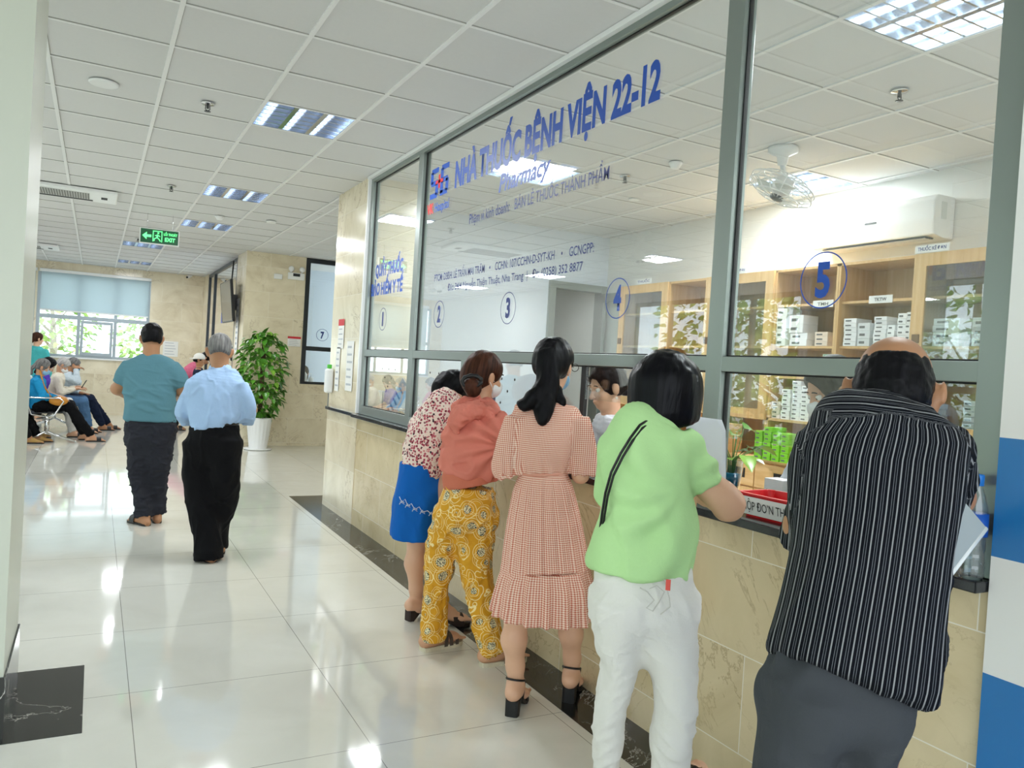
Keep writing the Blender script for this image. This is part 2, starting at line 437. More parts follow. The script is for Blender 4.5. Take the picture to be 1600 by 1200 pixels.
def vnoise(p):
    p = np.asarray(p); i = np.floor(p).astype(int); f = p - i; f = f * f * (3 - 2 * f); r = 0
    for dx in (0, 1):
        for dy in (0, 1):
            for dz in (0, 1):
                r = r + _LAT[(i[:, 0] + dx) % 32, (i[:, 1] + dy) % 32, (i[:, 2] + dz) % 32] * np.abs(1 - dx - f[:, 0]) * np.abs(1 - dy - f[:, 1]) * np.abs(1 - dz - f[:, 2])
    return r * 2 - 1
def fbm(p, o=3):
    return sum(vnoise(p * 2 ** i + 7.3 * i) * 0.5 ** i for i in range(o))
def ridge(p, o=2):
    return sum((1 - 2 * np.abs(vnoise(p * 2 ** i + 3.1 * i))) * 0.5 ** i for i in range(o))
def solid_obj(name, S, material, parent, disp=None, pat=None, smooth=True, M=None):
    """mesh the solid; M = inverse placement of the parent (world -> local)"""
    V, Q = S.mesh()
    if disp is not None:
        N = vnormals(V, Q); V = V + N * disp(V, N)[:, None]
    pv = pat(V) if pat is not None else None
    L = V if M is None else (np.c_[V, np.ones(len(V))] @ np.array(M).T)[:, :3]
    me = bpy.data.meshes.new(name)
    me.vertices.add(len(L)); me.vertices.foreach_set('co', L.ravel().astype(np.float32))
    me.loops.add(Q.size); me.polygons.add(len(Q))
    me.loops.foreach_set('vertex_index', Q.ravel().astype(np.int32))
    me.polygons.foreach_set('loop_start', np.arange(0, Q.size, 4, dtype=np.int32)); me.polygons.foreach_set('loop_total', np.full(len(Q), 4, np.int32))
    me.update(calc_edges=True); me.validate()
    me.polygons.foreach_set('use_smooth', np.ones(len(me.polygons), bool))
    a = me.attributes.new('pat', 'FLOAT_VECTOR', 'POINT')
    a.data.foreach_set('vector', (L if pv is None else pv).astype(np.float32).ravel())
    for m in (material if isinstance(material, (list, tuple)) else [material]): me.materials.append(m)
    o = bpy.data.objects.new(name, me); COL.objects.link(o)
    if parent is not None: o.parent = parent
    return o
# ------------------------------------------------------------------ shared materials
M_floor = floor_mat(); M_black = black_marble('black_veined_marble')
M_marble_y = marble_wall('beige_marble_tile_y', 'y', base='f0e6ce'); M_marble_x = marble_wall('beige_marble_tile_x', 'x', base='f0e6ce')
M_counter = marble_wall('beige_marble_counter', 'y', 0.8, 0.35, 'e3d3ae', 0.145)
M_white = mat('white_paint', 'eeeeea', 0.6, var=0.01, bump=0.05, bscale=200)
M_white_gloss = mat('white_plastic', 'f2f3f2', 0.28, var=0.01)
M_blue_paint = mat('blue_gloss_paint', '1173b8', 0.22, var=0.02)
M_tile = mat('ceiling_tile', 'dcdcdb', 0.75, var=0.02, nscale=40, bump=0.2, bscale=260)
M_tbar = mat('ceiling_bar', 'f0f0ef', 0.4, var=0.0)
M_frame = mat('grey_metallic_frame', '8f9893', 0.32, 0.55, var=0.03, nscale=3)
M_frame_blue = mat('blue_grey_frame', 'a9b4bb', 0.35, 0.4, var=0.03)
M_dark = mat('black_rubber', '0b0c0d', 0.5, var=0.0)
M_granite = mat('black_granite', '26282a', 0.12, var=0.5, nscale=260)
M_glass = glass_mat('clear_pane', (0.93, 0.965, 0.96), 2.1)
M_glass_plain = glass_mat('window_pane', (0.96, 0.99, 0.99), 1.0)
M_wood = wood_mat('maple_laminate'); M_wood_y = wood_mat('maple_laminate_y', axis=1)
M_wood_in = wood_mat('maple_inside', 'd9b98c', 'c9a470')
M_blue_letter = mat('blue_vinyl', '1450b4', 0.4, var=0.0)
M_navy_letter = mat('navy_vinyl', '15307e', 0.4, var=0.0)
M_red_letter = mat('red_vinyl', 'd8282c', 0.4, var=0.0)
M_grey_letter = mat('grey_print', '5c6062', 0.6, var=0.0)
M_black_letter = mat('black_print', '17181b', 0.6, var=0.0)
M_chrome = mat('polished_chrome', 'd9dadb', 0.12, 1.0, var=0.0)
M_paper = mat('white_paper', 'f1f1ee', 0.7, var=0.02)
M_box = mat('white_carton', 'eef0f0', 0.55, var=0.03, nscale=12)
YDIR = (0, -1, 0); ZDIR = (0, 0, 1)

CEIL = 3.077
GX0, GY0, GXS, GYS = -0.3135, 4.03, 0.6, 0.59
# ------------------------------------------------------------------ floor
f = MB(); f.quad([(-3.6, -2.5, 0), (5.4, -2.5, 0), (5.4, 18.6, 0), (-3.6, 18.6, 0)]); tag(f.build('floor', M_floor), kind='structure')
f = MB(); f.bb(1.84, 2.08, -2.4, 8.2, -0.002, 0.0015); f.bb(2.08, 3.6, 7.72, 8.2, -0.002, 0.0015)
tag(f.build('trim_1', M_black), kind='structure')
f = MB(); f.bb(-1.1, 0.02, 3.0 + 0.27, 3.97, -0.002, 0.0015); tag(f.build('trim_2', M_black), kind='structure')

# ------------------------------------------------------------------ ceilings (lay-in tiles, holes where the louvre lamps sit)
hall_lamps = []
for gx, rows in ((2, (2, 7, 11)), (1, (16, 21)), (-4, (2, 7, 12, 17))):
    for r in rows: hall_lamps.append((gx, r))
def lay_ceiling(name, x0, x1, y0, y1, gx0, gy0, holes, tname):
    b = MB(); t = MB()
    i0, i1 = math.floor((x0 - gx0) / GXS), math.ceil((x1 - gx0) / GXS); j0, j1 = math.floor((y0 - gy0) / GYS), math.ceil((y1 - gy0) / GYS)
    for i in range(i0, i1):
        for j in range(j0, j1):
            if (i, j) in holes: continue
            a, c = max(x0, gx0 + i * GXS), min(x1, gx0 + (i + 1) * GXS); d, e = max(y0, gy0 + j * GYS), min(y1, gy0 + (j + 1) * GYS)
            if c - a < 0.01 or e - d < 0.01: continue
            z = CEIL + 0.002 + 0.0012 * ((i * 7 + j * 13) % 5) / 5
            b.quad([(a, d, z), (a, e, z), (c, e, z), (c, d, z)])
    o = b.build(name, M_tile)
    tag(o, kind='structure')
    for i in range(i0, i1 + 1):
        x = gx0 + i * GXS
        if x0 - 0.01 < x < x1 + 0.01:
            t.mi = 0; t.bb(x - 0.012, x + 0.012, y0, y1, CEIL - 0.006, CEIL + 0.004)
            t.mi = 1; t.bb(x + 0.012, x + 0.0145, y0, y1, CEIL - 0.002, CEIL + 0.003)
    for j in range(j0, j1 + 1):
        y = gy0 + j * GYS
        if y0 - 0.01 < y < y1 + 0.01:
            t.mi = 0; t.bb(x0, x1, y - 0.009, y + 0.009, CEIL - 0.004, CEIL + 0.004)
            t.mi = 1; t.bb(x0, x1, y - 0.0135, y - 0.009, CEIL - 0.0015, CEIL + 0.003)
    tag(t.build(tname, [M_tbar, mat('joint_shadow_gap', 'a3a19b', 0.9, var=0)]), kind='structure')
lay_ceiling('ceiling', -3.6, 2.075, -2.5, 18.5, GX0, GY0, set(hall_lamps), 'trim_3')
PX0, PY0 = 2.80, 1.82
pharm_lamps = [(0, 0), (3, 4), (0, 6), (3, -3)]
lay_ceiling('ceiling_pharmacy', 2.135, 5.3, -0.5, 9.6, PX0, PY0, set(pharm_lamps), 'trim_4')

# recessed louvre lamps
M_louvre = mat('louvre_reflector', 'dfe6ee', 0.12, 0.9, var=0.0)
M_tube = mat('lit_tube', 'ffffff', 0.4, var=0, emit='eef4ff', es=9.0)
M_tube_hall = mat('lit_tube_dim', 'ffffff', 0.4, var=0, emit='dce8ff', es=5.0)
def make_troffer(mtube, power, lab, grp):
    r = empty('louvre_ceiling_lamp', label=lab, cat='lamp', group=grp)
    b = MB(); b.bb(-0.29, 0.29, -0.285, 0.285, 0.10, 0.11); 
    for x in (-0.29, 0.284): b.bb(x, x + 0.006, -0.285, 0.285, 0.0, 0.10)
    for y in (-0.285, 0.279): b.bb(-0.29, 0.29, y, y + 0.006, 0.0, 0.10)
    b.build('housing', M_louvre, r)
    b = MB()
    for x in (-0.095, 0.095):                         # long louvre blades, V section
        b.quad([(x - 0.016, -0.28, 0.0), (x - 0.016, 0.28, 0.0), (x, 0.28, 0.05), (x, -0.28, 0.05)])
        b.quad([(x + 0.016, -0.28, 0.0), (x + 0.016, 0.28, 0.0), (x, 0.28, 0.05), (x, -0.28, 0.05)])
        b.quad([(x - 0.016, -0.28, 0.0), (x - 0.016, 0.28, 0.0), (x + 0.016, 0.28, 0.0), (x + 0.016, -0.28, 0.0)])
    for k in range(1, 6):
        y = -0.285 + k * 0.095
        b.bb(-0.285, 0.285, y - 0.006, y + 0.006, 0.004, 0.045)
    b.build('louvre', M_louvre, r)
    for x in (-0.19, 0.0, 0.19):
        b = MB(); b.tube([(x, -0.27, 0.075), (x, 0.27, 0.075)], 0.012, 10); b.build('tube', mtube, r)
    return r
def lamp_light(x, y, power):
    area_light('louvre_lamp_light', (x, y, CEIL - 0.012), (0, 0, 0), 0.5, 0.5, power, (0.94, 0.97, 1.0))
th = make_troffer(M_tube_hall, 0, 'x', None)
near = {(2, 2): 'square louvre ceiling lamp nearest the counter window, largest one above the hall',
        (2, 7): 'square louvre ceiling lamp right of the hanging exit sign, second from the camera',
        (2, 11): 'square louvre ceiling lamp third in the row above the hall, just beyond the exit sign',
        (1, 16): 'small-looking far louvre ceiling lamp in the row ahead of the blinds',
        (1, 21): 'farthest louvre ceiling lamp close to the end wall'}
first = True
for gx, r_ in hall_lamps:
    o = th if first else copy_tree(th); first = False
    x, y = GX0 + (gx + 0.5) * GXS, GY0 + (r_ + 0.5) * GYS
    o.location = (x, y, CEIL)
    if (gx, r_) in near: o['label'] = near[(gx, r_)]
    else: o['label'] = 'louvre ceiling lamp over the hall outside the picture, seen only in reflections'
    o['group'] = 'louvre lamps in the hall ceiling'
    lamp_light(x, y, 27)
tp = make_troffer(M_tube, 0, 'x', None)
for n, (gx, r_) in enumerate(pharm_lamps):
    o = tp if n == 0 else copy_tree(tp)
    x, y = PX0 + (gx + 0.5) * GXS, PY0 + (r_ + 0.5) * GYS
    o.location = (x, y, CEIL)
    o['label'] = 'large bright louvre lamp in the pharmacy ceiling, upper right behind the glass' if n == 0 else 'lit louvre lamp farther back in the pharmacy ceiling'
    o['group'] = 'louvre lamps in the pharmacy ceiling'
    lamp_light(x, y, 34 if (gx, r_) == (0, 0) else 55)

# ------------------------------------------------------------------ counter wall, tiled pier, granite ledge
b = MB(); b.bb(2.07, 2.135, 1.17, 6.72, 0.0, 0.955); tag(b.build('wall_counter', M_counter), kind='structure')
b = MB(); b.bb(2.065, 2.6, 6.72, 7.72, 0.0, 3.08); tag(b.build('wall_pier', M_marble_y), kind='structure')
b = MB(); b.bb(2.004, 2.42, 1.172, 6.716, 0.955, 0.985, 0.004); b.bb(2.035, 2.064, 6.716, 7.7, 0.955, 0.985, 0.004)
o = b.build('granite_ledge', M_granite); tag(o, 'long polished black granite ledge running below the service windows', 'counter')
# painted return wall at the right edge
b = MB(); b.mi = 0; b.bb(2.052, 2.5, -2.4, 1.168, 1.358, 3.08); b.bb(2.052, 2.5, -2.4, 1.168, 0.75, 1.052)
b.mi = 1; b.bb(2.052, 2.5, -2.4, 1.168, 1.052, 1.358); b.bb(2.052, 2.5, -2.4, 1.168, 0.0, 0.75)
tag(b.build('wall_right', [M_white, M_blue_paint]), kind='structure')

# ------------------------------------------------------------------ aluminium window front
win = empty('window_1', (0, 0, 0), kind='structure')
FX0, FX1 = 2.072, 2.134
def bar(y0, y1, z0, z1, name='frame_bar'):
    q = 0.0015 if name in ('transom', 'bottom_rail') else 0.0; b = MB(); b.bb(FX0 + q, FX1 - q, y0, y1, z0, z1, 0.002); return b.build(name, M_frame, win)
bar(1.172, 6.716, 3.02, 3.077, 'top_rail'); 
bar(1.172, 6.716, 1.497, 1.553, 'transom')
for y0, y1 in ((1.172, 1.25), (2.215, 2.30), (5.46, 5.55), (6.64, 6.716)): bar(y0, y1, 0.986, 3.02, 'mullion')
bar(4.50, 4.58, 0.986, 1.497, 'mullion')
bar(4.50, 6.66, 0.986, 1.06, 'bottom_rail')
b = MB(); b.bb(2.095, 2.115, 3.165, 3.20, 1.20, 1.497); b.build('sash_stile', M_dark, win)
b = MB()                                            # black gaskets round the panes
for (y0, y1, z0, z1) in ((1.25, 2.215, 1.553, 3.02), (2.30, 5.46, 1.553, 3.02), (5.55, 6.64, 1.553, 3.02), (1.25, 2.215, 1.2, 1.497), (4.58, 5.46, 1.06, 1.497), (5.55, 6.64, 1.06, 1.497), (2.3, 4.5, 1.2, 1.497)):
    g = 0.006
    b.bb(2.096, 2.114, y0, y0 + g, z0, z1); b.bb(2.096, 2.114, y1 - g, y1, z0, z1); b.bb(2.096, 2.114, y0, y1, z1 - g, z1)
    if z0 != 1.2: b.bb(2.096, 2.114, y0, y1, z0, z0 + g)
b.build('gasket', M_dark, win)
def pane(y0, y1, z0, z1):
    b = MB(); b.bb(2.101, 2.107, y0, y1, z0, z1); return b.build('glass_pane', M_glass, win)
for a in ((1.252, 2.213, 1.555, 3.018), (2.302, 5.458, 1.555, 3.018), (5.552, 6.638, 1.555, 3.018),
          (4.582, 5.458, 1.062, 1.495), (5.552, 6.638, 1.062, 1.495), (1.252, 2.213, 1.25, 1.495), (2.302, 3.164, 1.335, 1.495), (3.202, 4.498, 1.10, 1.495)): pane(*a)
# white cover strip between frame and ceiling / pier
b = MB(); b.bb(2.045, 2.072, 1.172, 6.74, 3.05, 3.077); b.bb(2.05, 2.072, 6.70, 6.735, 0.99, 3.077)
tag(b.build('trim_5', M_white_gloss), kind='structure')

def L(name, s, yl, yr, z, cap, m=None, bold=0.0, italic=0.0, x=2.0995):
    return lettering(name, s, (x, yl, z), YDIR, ZDIR, abs(yl - yr), cap, m or M_blue_letter, win, bold, italic)
L('headline_lettering', 'NHÀ THUỐC BỆNH VIỆN 22-12', 4.915, 2.725, 2.672, 0.172, bold=0.042)
L('pharmacy_lettering', 'Pharmacy', 4.24, 3.63, 2.520, 0.105, bold=0.030, italic=0.25)
L('scope_lettering', 'Phạm vi kinh doanh:   BÁN LẺ THUỐC THÀNH PHẨM', 4.64, 3.075, 2.383, 0.066, M_navy_letter, bold=0.008)
L('licence_lettering', 'PTCM: DSĐH. LÊ TRẦN MAI TRÂM    •    CCHN: 107/CCHN-D-SYT-KH    •    GCNGPP:', 5.18, 3.165, 2.048, 0.05, M_navy_letter, bold=0.006)
L('address_lettering', 'Đ/c: 34/4 Nguyễn Thiện Thuật, Nha Trang  |   Đt: (0258) 352 8877', 4.93, 3.255, 1.968, 0.046, M_navy_letter, bold=0.006)
L('insurance_lettering', 'QUẦY THUỐC', 6.53, 5.85, 2.185, 0.10, bold=0.042)
L('insurance_lettering', 'BẢO HIỂM Y TẾ', 6.62, 5.83, 2.025, 0.10, bold=0.042)
def ring_sign(y, z, s, r=0.094, m=M_navy_letter, wd=0.05):
    b = MB(); n = 48
    for i in range(n):
        a0, a1 = 2 * PI * i / n, 2 * PI * (i + 1) / n
        q = lambda a, rr: (2.0992, y + rr * math.cos(a), z + rr * math.sin(a))
        b.quad([q(a0, r), q(a1, r), q(a1, r - 0.0045), q(a0, r - 0.0045)])
    b.build('number_ring', m, win)
    L('number_lettering', s, y + wd / 2, y - wd / 2, z - 0.052, 0.112, m, bold=0.04)
for y, s, m, wd in ((6.27, '1', M_navy_letter, 0.032), (5.06, '2', M_navy_letter, 0.055), (4.025, '3', M_navy_letter, 0.055), (2.945, '4', M_blue_letter, 0.06), (1.797, '5', M_blue_letter, 0.058)):
    ring_sign(y, 1.812, s, m=m, wd=wd)
def s_logo(x, y0, z0, wy, hz, parent, xd=-1, plane='x', d=0.0, col=None):
    """two blocky S shapes and a red cross; (y0, z0) = left bottom corner as read"""
    X = (0, -1, 0) if plane == 'x' else ((1, 0, 0) if plane == 'y' else xd)
    X = np.array(X, float)
    p0 = np.array(x, float) if plane != 'x' else np.array((x, y0, z0), float)
    if plane != 'x': p0 = np.array(x, float)
    bm_ = MB()
    def R(u0, u1, v0, v1, cut=0.0):
        ps = [(u0, v0), (u1, v0), (u1, v1), (u0, v1)]
        bm_.quad([tuple(p0 + X * u * wy + np.array((0, 0, 1.0)) * v * hz) for u, v in ps])
    t = 0.17
    for a, c in ((0.0, 0.44), (0.56, 1.0)):
        R(a + 0.05, c, 1 - t, 1.0); R(a, a + 0.15, 0.5, 1 - t * 0.6); R(a + 0.05, c - 0.05, 0.5 - t / 2, 0.5 + t / 2)
        R(c - 0.15, c, t * 0.6, 0.5); R(a, c - 0.05, 0.0, t)
        if a > 0.5: R(a, a + 0.15, 0.08, 0.5)
    bm_.build('logo', col or M_blue_letter, parent)
    b2 = MB()
    N = np.cross(X, (0, 0, 1.0)) * 0.0006
    for u0, u1, v0, v1 in ((0.30, 0.70, 0.45, 0.56), (0.45, 0.55, 0.28, 0.73)):
        b2.quad([tuple(p0 + N + X * u * wy + np.array((0, 0, 1.0)) * v * hz) for u, v in ((u0, v0), (u1, v0), (u1, v1), (u0, v1))])
    b2.build('logo_cross', M_red_letter, parent)
s_logo(2.0992, 5.36, 2.655, 0.33, 0.215, win)
L('logo_lettering', 'VK', 5.40, 5.28, 2.55, 0.075, M_red_letter, bold=0.03)
L('logo_lettering', 'Hospital', 5.255, 5.0, 2.55, 0.068, M_blue_letter, bold=0.01)
# speech holes in the left lower panes
b = MB()
for y0 in (6.05, 5.0, 4.05):
    for k, (dy, dz) in enumerate(((-0.16, 0), (0, 0), (0.16, 0), (-0.08, -0.07), (0.08, -0.07), (0, -0.14))):
        M = Matrix.Rotation(PI / 2, 4, 'Y'); b.lathe([(0.008, -0.0004), (0.008, 0.0004)], (2.1, y0 + dy, 1.40 + dz), 12, M)
b.build('speech_holes', M_dark, win)

# ------------------------------------------------------------------ pharmacy shell
b = MB(); b.bb(5.3, 5.36, -0.5, 9.6, 0, 3.08); tag(b.build('wall_pharmacy_back', M_white), kind='structure')
b = MB(); b.bb(2.5, 5.36, -0.56, -0.5, 0, 3.08); tag(b.build('wall_pharmacy_near', M_white), kind='structure')
# far cross wall with a doorway and a short white partition
b = MB(); b.bb(2.6, 4.5, 7.66, 7.72, 0, 3.08); b.bb(4.5, 5.3, 7.66, 7.72, 2.5, 3.08); tag(b.build('wall_pharmacy_far', mat('pale_partition', 'dfe7f0', 0.3, var=0.01)), kind='structure')
b = MB(); b.bb(4.4, 5.36, 9.54, 9.6, 0, 3.08); b.bb(4.34, 4.4, 7.72, 9.6, 0, 3.08); tag(b.build('wall_backroom', M_white), kind='structure')
dr = empty('door_1', kind='structure')
b = MB(); b.bb(4.5, 4.58, 7.62, 7.76, 0, 2.5); b.bb(5.2, 5.28, 7.62, 7.76, 0, 2.5); b.bb(4.58, 5.2, 7.622, 7.758, 2.42, 2.499); b.build('door_frame', M_frame, dr)
b = MB(); b.bb(5.16, 5.2, 6.9, 7.62, 0.02, 0.9); b.bb(5.16, 5.2, 6.9, 7.0, 0.9, 2.4); b.bb(5.16, 5.2, 7.52, 7.62, 0.9, 2.4); b.bb(5.16, 5.2, 6.9, 7.62, 2.3, 2.4); b.build('door_leaf', M_frame, dr)
b = MB(); b.bb(5.175, 5.185, 7.0, 7.52, 0.9, 2.3); b.build('door_glass', M_glass_plain, dr)
d2 = empty('door_2', kind='structure')
b = MB(); b.bb(4.78, 5.26, 9.52, 9.535, 0, 2.1); b.build('door_leaf', mat('grey_door', 'b9beb9', 0.5), d2)
b = MB(); b.bb(4.72, 4.78, 9.5, 9.54, 0, 2.16); b.bb(4.72, 5.3, 9.5, 9.54, 2.1, 2.16); b.build('door_frame', M_white, d2)
b = MB(); b.bb(4.86, 5.18, 9.512, 9.518, 1.62, 1.74); b.build('door_notice', M_paper, d2)

# ------------------------------------------------------------------ recess wall with window 7, left face wall, end wall
b = MB(); b.bb(2.03, 2.96, 12.85, 13.05, 0, 3.08); b.bb(2.96, 4.6, 12.85, 13.05, 0, 1.02)
tag(b.build('wall_recess', M_marble_x), kind='structure')
b = MB(); b.bb(4.5, 4.6, 7.72, 12.85, 0, 3.08); tag(b.build('wall_recess_side', M_marble_y), kind='structure')
b = MB(); b.bb(2.6, 4.5, 7.72, 7.78, 0, 3.08); tag(b.build('wall_recess_near', M_marble_x), kind='structure')
b = MB()
for x0 in (2.075,):
    b.quad([(x0, 7.72, CEIL), (x0, 13.0, CEIL), (4.6, 13.0, CEIL), (4.6, 7.72, CEIL)])
tag(b.build('ceiling_recess', M_tile), kind='structure')
b = MB()
for i in range(5): b.bb(GX0 + (4 + i) * GXS - 0.012, GX0 + (4 + i) * GXS + 0.012, 7.75, 12.85, CEIL - 0.006, CEIL - 0.001)
for j in range(7, 15): b.bb(2.08, 4.5, GY0 + j * GYS - 0.009, GY0 + j * GYS + 0.009, CEIL - 0.004, CEIL - 0.001)
tag(b.build('trim_6', M_tbar), kind='structure')
w7 = empty('window_2', kind='structure')
b = MB(); 
for x0, x1, z0, z1 in ((2.96, 3.03, 1.02, 3.07), (3.03, 4.43, 3.0, 3.07), (3.03, 4.43, 1.02, 1.06), (3.03, 4.43, 1.57, 1.64), (4.43, 4.5, 1.02, 3.07)): b.bb(x0, x1, 12.84, 12.92, z0, z1)
b.build('frame_bar', mat('dark_frame', '30353a', 0.35, 0.4, var=0.02), w7)
for z0, z1 in ((1.06, 1.57), (1.64, 3.0)):
    b = MB(); b.bb(3.03, 4.43, 12.875, 12.881, z0, z1); b.build('glass_pane', M_glass, w7)
b = MB(); n = 40
for i in range(n):
    a0, a1 = 2 * PI * i / n, 2 * PI * (i + 1) / n; q = lambda a, rr: (3.29 + rr * math.cos(a), 12.872, 1.84 + rr * math.sin(a))
    b.quad([q(a0, 0.10), q(a1, 0.10), q(a1, 0.094), q(a0, 0.094)])
b.build('number_ring', M_navy_letter, w7)
lettering('number_lettering', '7', (3.26, 12.872, 1.785), (1, 0, 0), ZDIR, 0.06, 0.11, M_navy_letter, w7, 0.04)
b = MB(); b.bb(2.96, 4.6, 14.6, 14.7, 0, 3.08); b.bb(2.2, 4.6, 16.2, 16.3, 0, 3.08); tag(b.build('wall_office', mat('pale_blue_wall', 'cfdbe8', 0.6, var=0.01)), kind='structure')
b = MB(); b.quad([(2.1, 13.05, CEIL), (2.1, 18.3, CEIL), (4.6, 18.3, CEIL), (4.6, 13.05, CEIL)]); tag(b.build('ceiling_office', M_tile), kind='structure')
b = MB(); b.bb(3.03, 4.4, 12.95, 13.4, 0.98, 1.02); tag(b.build('office_desk', M_granite), 'dark desk top behind service window seven', 'desk')
# left face wall of the recess block with its tall glazing
b = MB(); b.bb(2.03, 2.1, 13.05, 13.75, 0, 3.08); b.bb(2.03, 2.1, 17.55, 18.3, 0, 3.08); b.bb(2.03, 2.1, 13.75, 17.55, 0, 0.95)
tag(b.build('wall_glazed', M_marble_y), kind='structure')
w3 = empty('window_3', kind='structure')
b = MB()
for y0, y1 in ((13.75, 13.83), (17.47, 17.55), (16.6, 16.68)): b.bb(2.03, 2.09, y0, y1, 0.95, 3.06)
b.bb(2.032, 2.088, 13.83, 17.47, 3.0, 3.058); b.bb(2.032, 2.088, 13.83, 17.47, 0.951, 1.0); b.bb(2.032, 2.088, 13.83, 17.47, 1.5, 1.56); b.build('frame_bar', mat('dark_frame', '30353a'), w3)
b = MB(); b.bb(2.055, 2.061, 13.83, 17.47, 1.0, 3.0); b.build('glass_pane', M_glass, w3)
b = MB()
for k in range(3): b.quad([(2.05, 15.55 - 0.42 * k, 2.0), (2.05, 15.25 - 0.42 * k, 2.0), (2.05, 15.25 - 0.42 * k, 2.2), (2.05, 15.55 - 0.42 * k, 2.2)])
b.build('lettering_blocks', mat('violet_vinyl', '6a6fc0', 0.5), w3)
# end wall with windows
b = MB(); ze0, ze1 = 1.17, 2.86
b.bb(-3.6, -3.2, 18.3, 18.5, 0, 3.08); b.bb(-3.2, 0.98, 18.3, 18.5, 0, ze0); b.bb(-3.2, 0.98, 18.3, 18.5, ze1, 3.08); b.bb(0.98, 2.1, 18.3, 18.5, 0, 3.08)
b.bb(-1.12, -1.08, 18.3, 18.5, ze0, ze1)
tag(b.build('wall_end', M_marble_x), kind='structure')
b = MB(); b.bb(-3.2, 0.98, 18.26, 18.3, ze0 - 0.03, ze0, 0.002); tag(b.build('trim_7', M_white_gloss), kind='structure')
def end_window(n, x0, x1, splits):
    w_ = empty('window_%d' % n, kind='structure'); b = MB(); zt = 1.94
    b.bb(x0, x1, 18.33, 18.39, ze0, ze0 + 0.05); b.bb(x0, x1, 18.33, 18.39, zt, zt + 0.08); b.bb(x0, x1, 18.33, 18.39, ze1 - 0.05, ze1)
    for x in [x0 + 0.03] + splits + [x1 - 0.03]: b.bb(x - 0.03, x + 0.03, 18.332, 18.388, ze0 + 0.001, ze1 - 0.001)
    b.build('frame_bar', M_frame_blue, w_)
    b = MB(); b.bb(x0, x1, 18.355, 18.361, ze0, ze1); b.build('glass_pane', M_glass_plain, w_)
    return w_
w4 = end_window(4, -1.08, 0.98, [-0.33, 0.34])
b = MB()
b.bb(-0.29, -0.24, 18.31, 18.345, ze0 + 0.04, 1.93); b.bb(0.25, 0.30, 18.31, 18.345, ze0 + 0.04, 1.93); b.bb(-0.24, 0.25, 18.312, 18.343, 1.87, 1.929); b.bb(-0.24, 0.25, 18.312, 18.343, ze0 + 0.041, ze0 + 0.11)
b.build('casement', M_frame_blue, w4)
end_window(5, -3.2, -1.12, [-2.5, -1.8])
# roller blinds
def blind_mat():
    t = NT('pale_blue_blind'); t.color(lin('c2d2d9')); t.p.inputs['Roughness'].default_value = 0.8
    tr = t.node('ShaderNodeBsdfTranslucent'); tr.inputs[0].default_value = lin('e3edf0'); mx = t.node('ShaderNodeMixShader'); mx.inputs[0].default_value = 0.5
    t.link(t.p.outputs[0], mx.inputs[1]); t.link(tr.outputs[0], mx.inputs[2]); t.link(mx.outputs[0], t.out.inputs[0]); return t.m
M_blind = blind_mat()
def blind(x0, x1, zb, lab):
    r = empty('roller_blind', ((x0 + x1) / 2, 18.27, ze1), label=lab, cat='blind'); wdt = x1 - x0
    b = MB(); b.box((0, 0.0, 0.03), (wdt, 0.05, 0.06), bevel=0.008); b.build('head_box', M_white_gloss, r)
    b = MB(); b.box((0, 0.0, (zb - ze1) / 2), (wdt - 0.06, 0.003, ze1 - zb)); b.build('blind_cloth', M_blind, r)
    b = MB(); b.box((0, 0, zb - ze1), (wdt - 0.06, 0.018, 0.03), bevel=0.006); b.build('bottom_rail', M_white_gloss, r)
    return r
blind(-1.05, 0.98, 2.10, 'pale blue roller blind half drawn over the wide window of the end wall')
blind(-3.1, -1.09, 1.82, 'pale blue roller blind at the far left, hanging lower than its neighbour')
# left side of the hall: glass front
b = MB(); b.bb(-3.6, -3.5, -2.5, 18.5, 2.66, 3.08)
for y0, y1 in ((-2.5, -1.6), (3.2, 3.5), (6.7, 6.9), (10.3, 18.4)): b.bb(-3.6, -3.5, y0, y1, 0, 2.66)
tag(b.build('wall_left', M_white), kind='structure')
n_ = 6
for y0, y1 in ((-1.6, 3.2), (3.5, 6.7), (6.9, 10.3)):
    w_ = empty('window_%d' % n_, kind='structure'); n_ += 1; b = MB(); k = 4
    for i in range(k + 1):
        y = y0 + (y1 - y0) * i / k; b.bb(-3.58, -3.52, max(y0, y - 0.03), min(y1, y + 0.03), 0, 2.66)
    b.bb(-3.578, -3.522, y0 + .001, y1 - .001, 2.6, 2.659); b.bb(-3.578, -3.522, y0 + .001, y1 - .001, 0.001, 0.1); b.bb(-3.578, -3.522, y0 + .001, y1 - .001, 1.0, 1.05)
    b.build('frame_bar', M_frame, w_)
    b = MB(); b.bb(-3.553, -3.547, y0, y1, 0.1, 2.6); b.build('glass_pane', M_glass_plain, w_)

# foreground square column with black marble plinth
b = MB(); b.mi = 0; b.bb(-0.84, -0.24, 3.3, 3.9, 0.235, 3.08); b.mi = 1; b.bb(-0.848, -0.232, 3.292, 3.908, 0.0, 0.235)
tag(b.build('wall_column', [mat('cream_paint', 'cdd0c1', 0.35, var=0.01), M_black]), kind='structure')
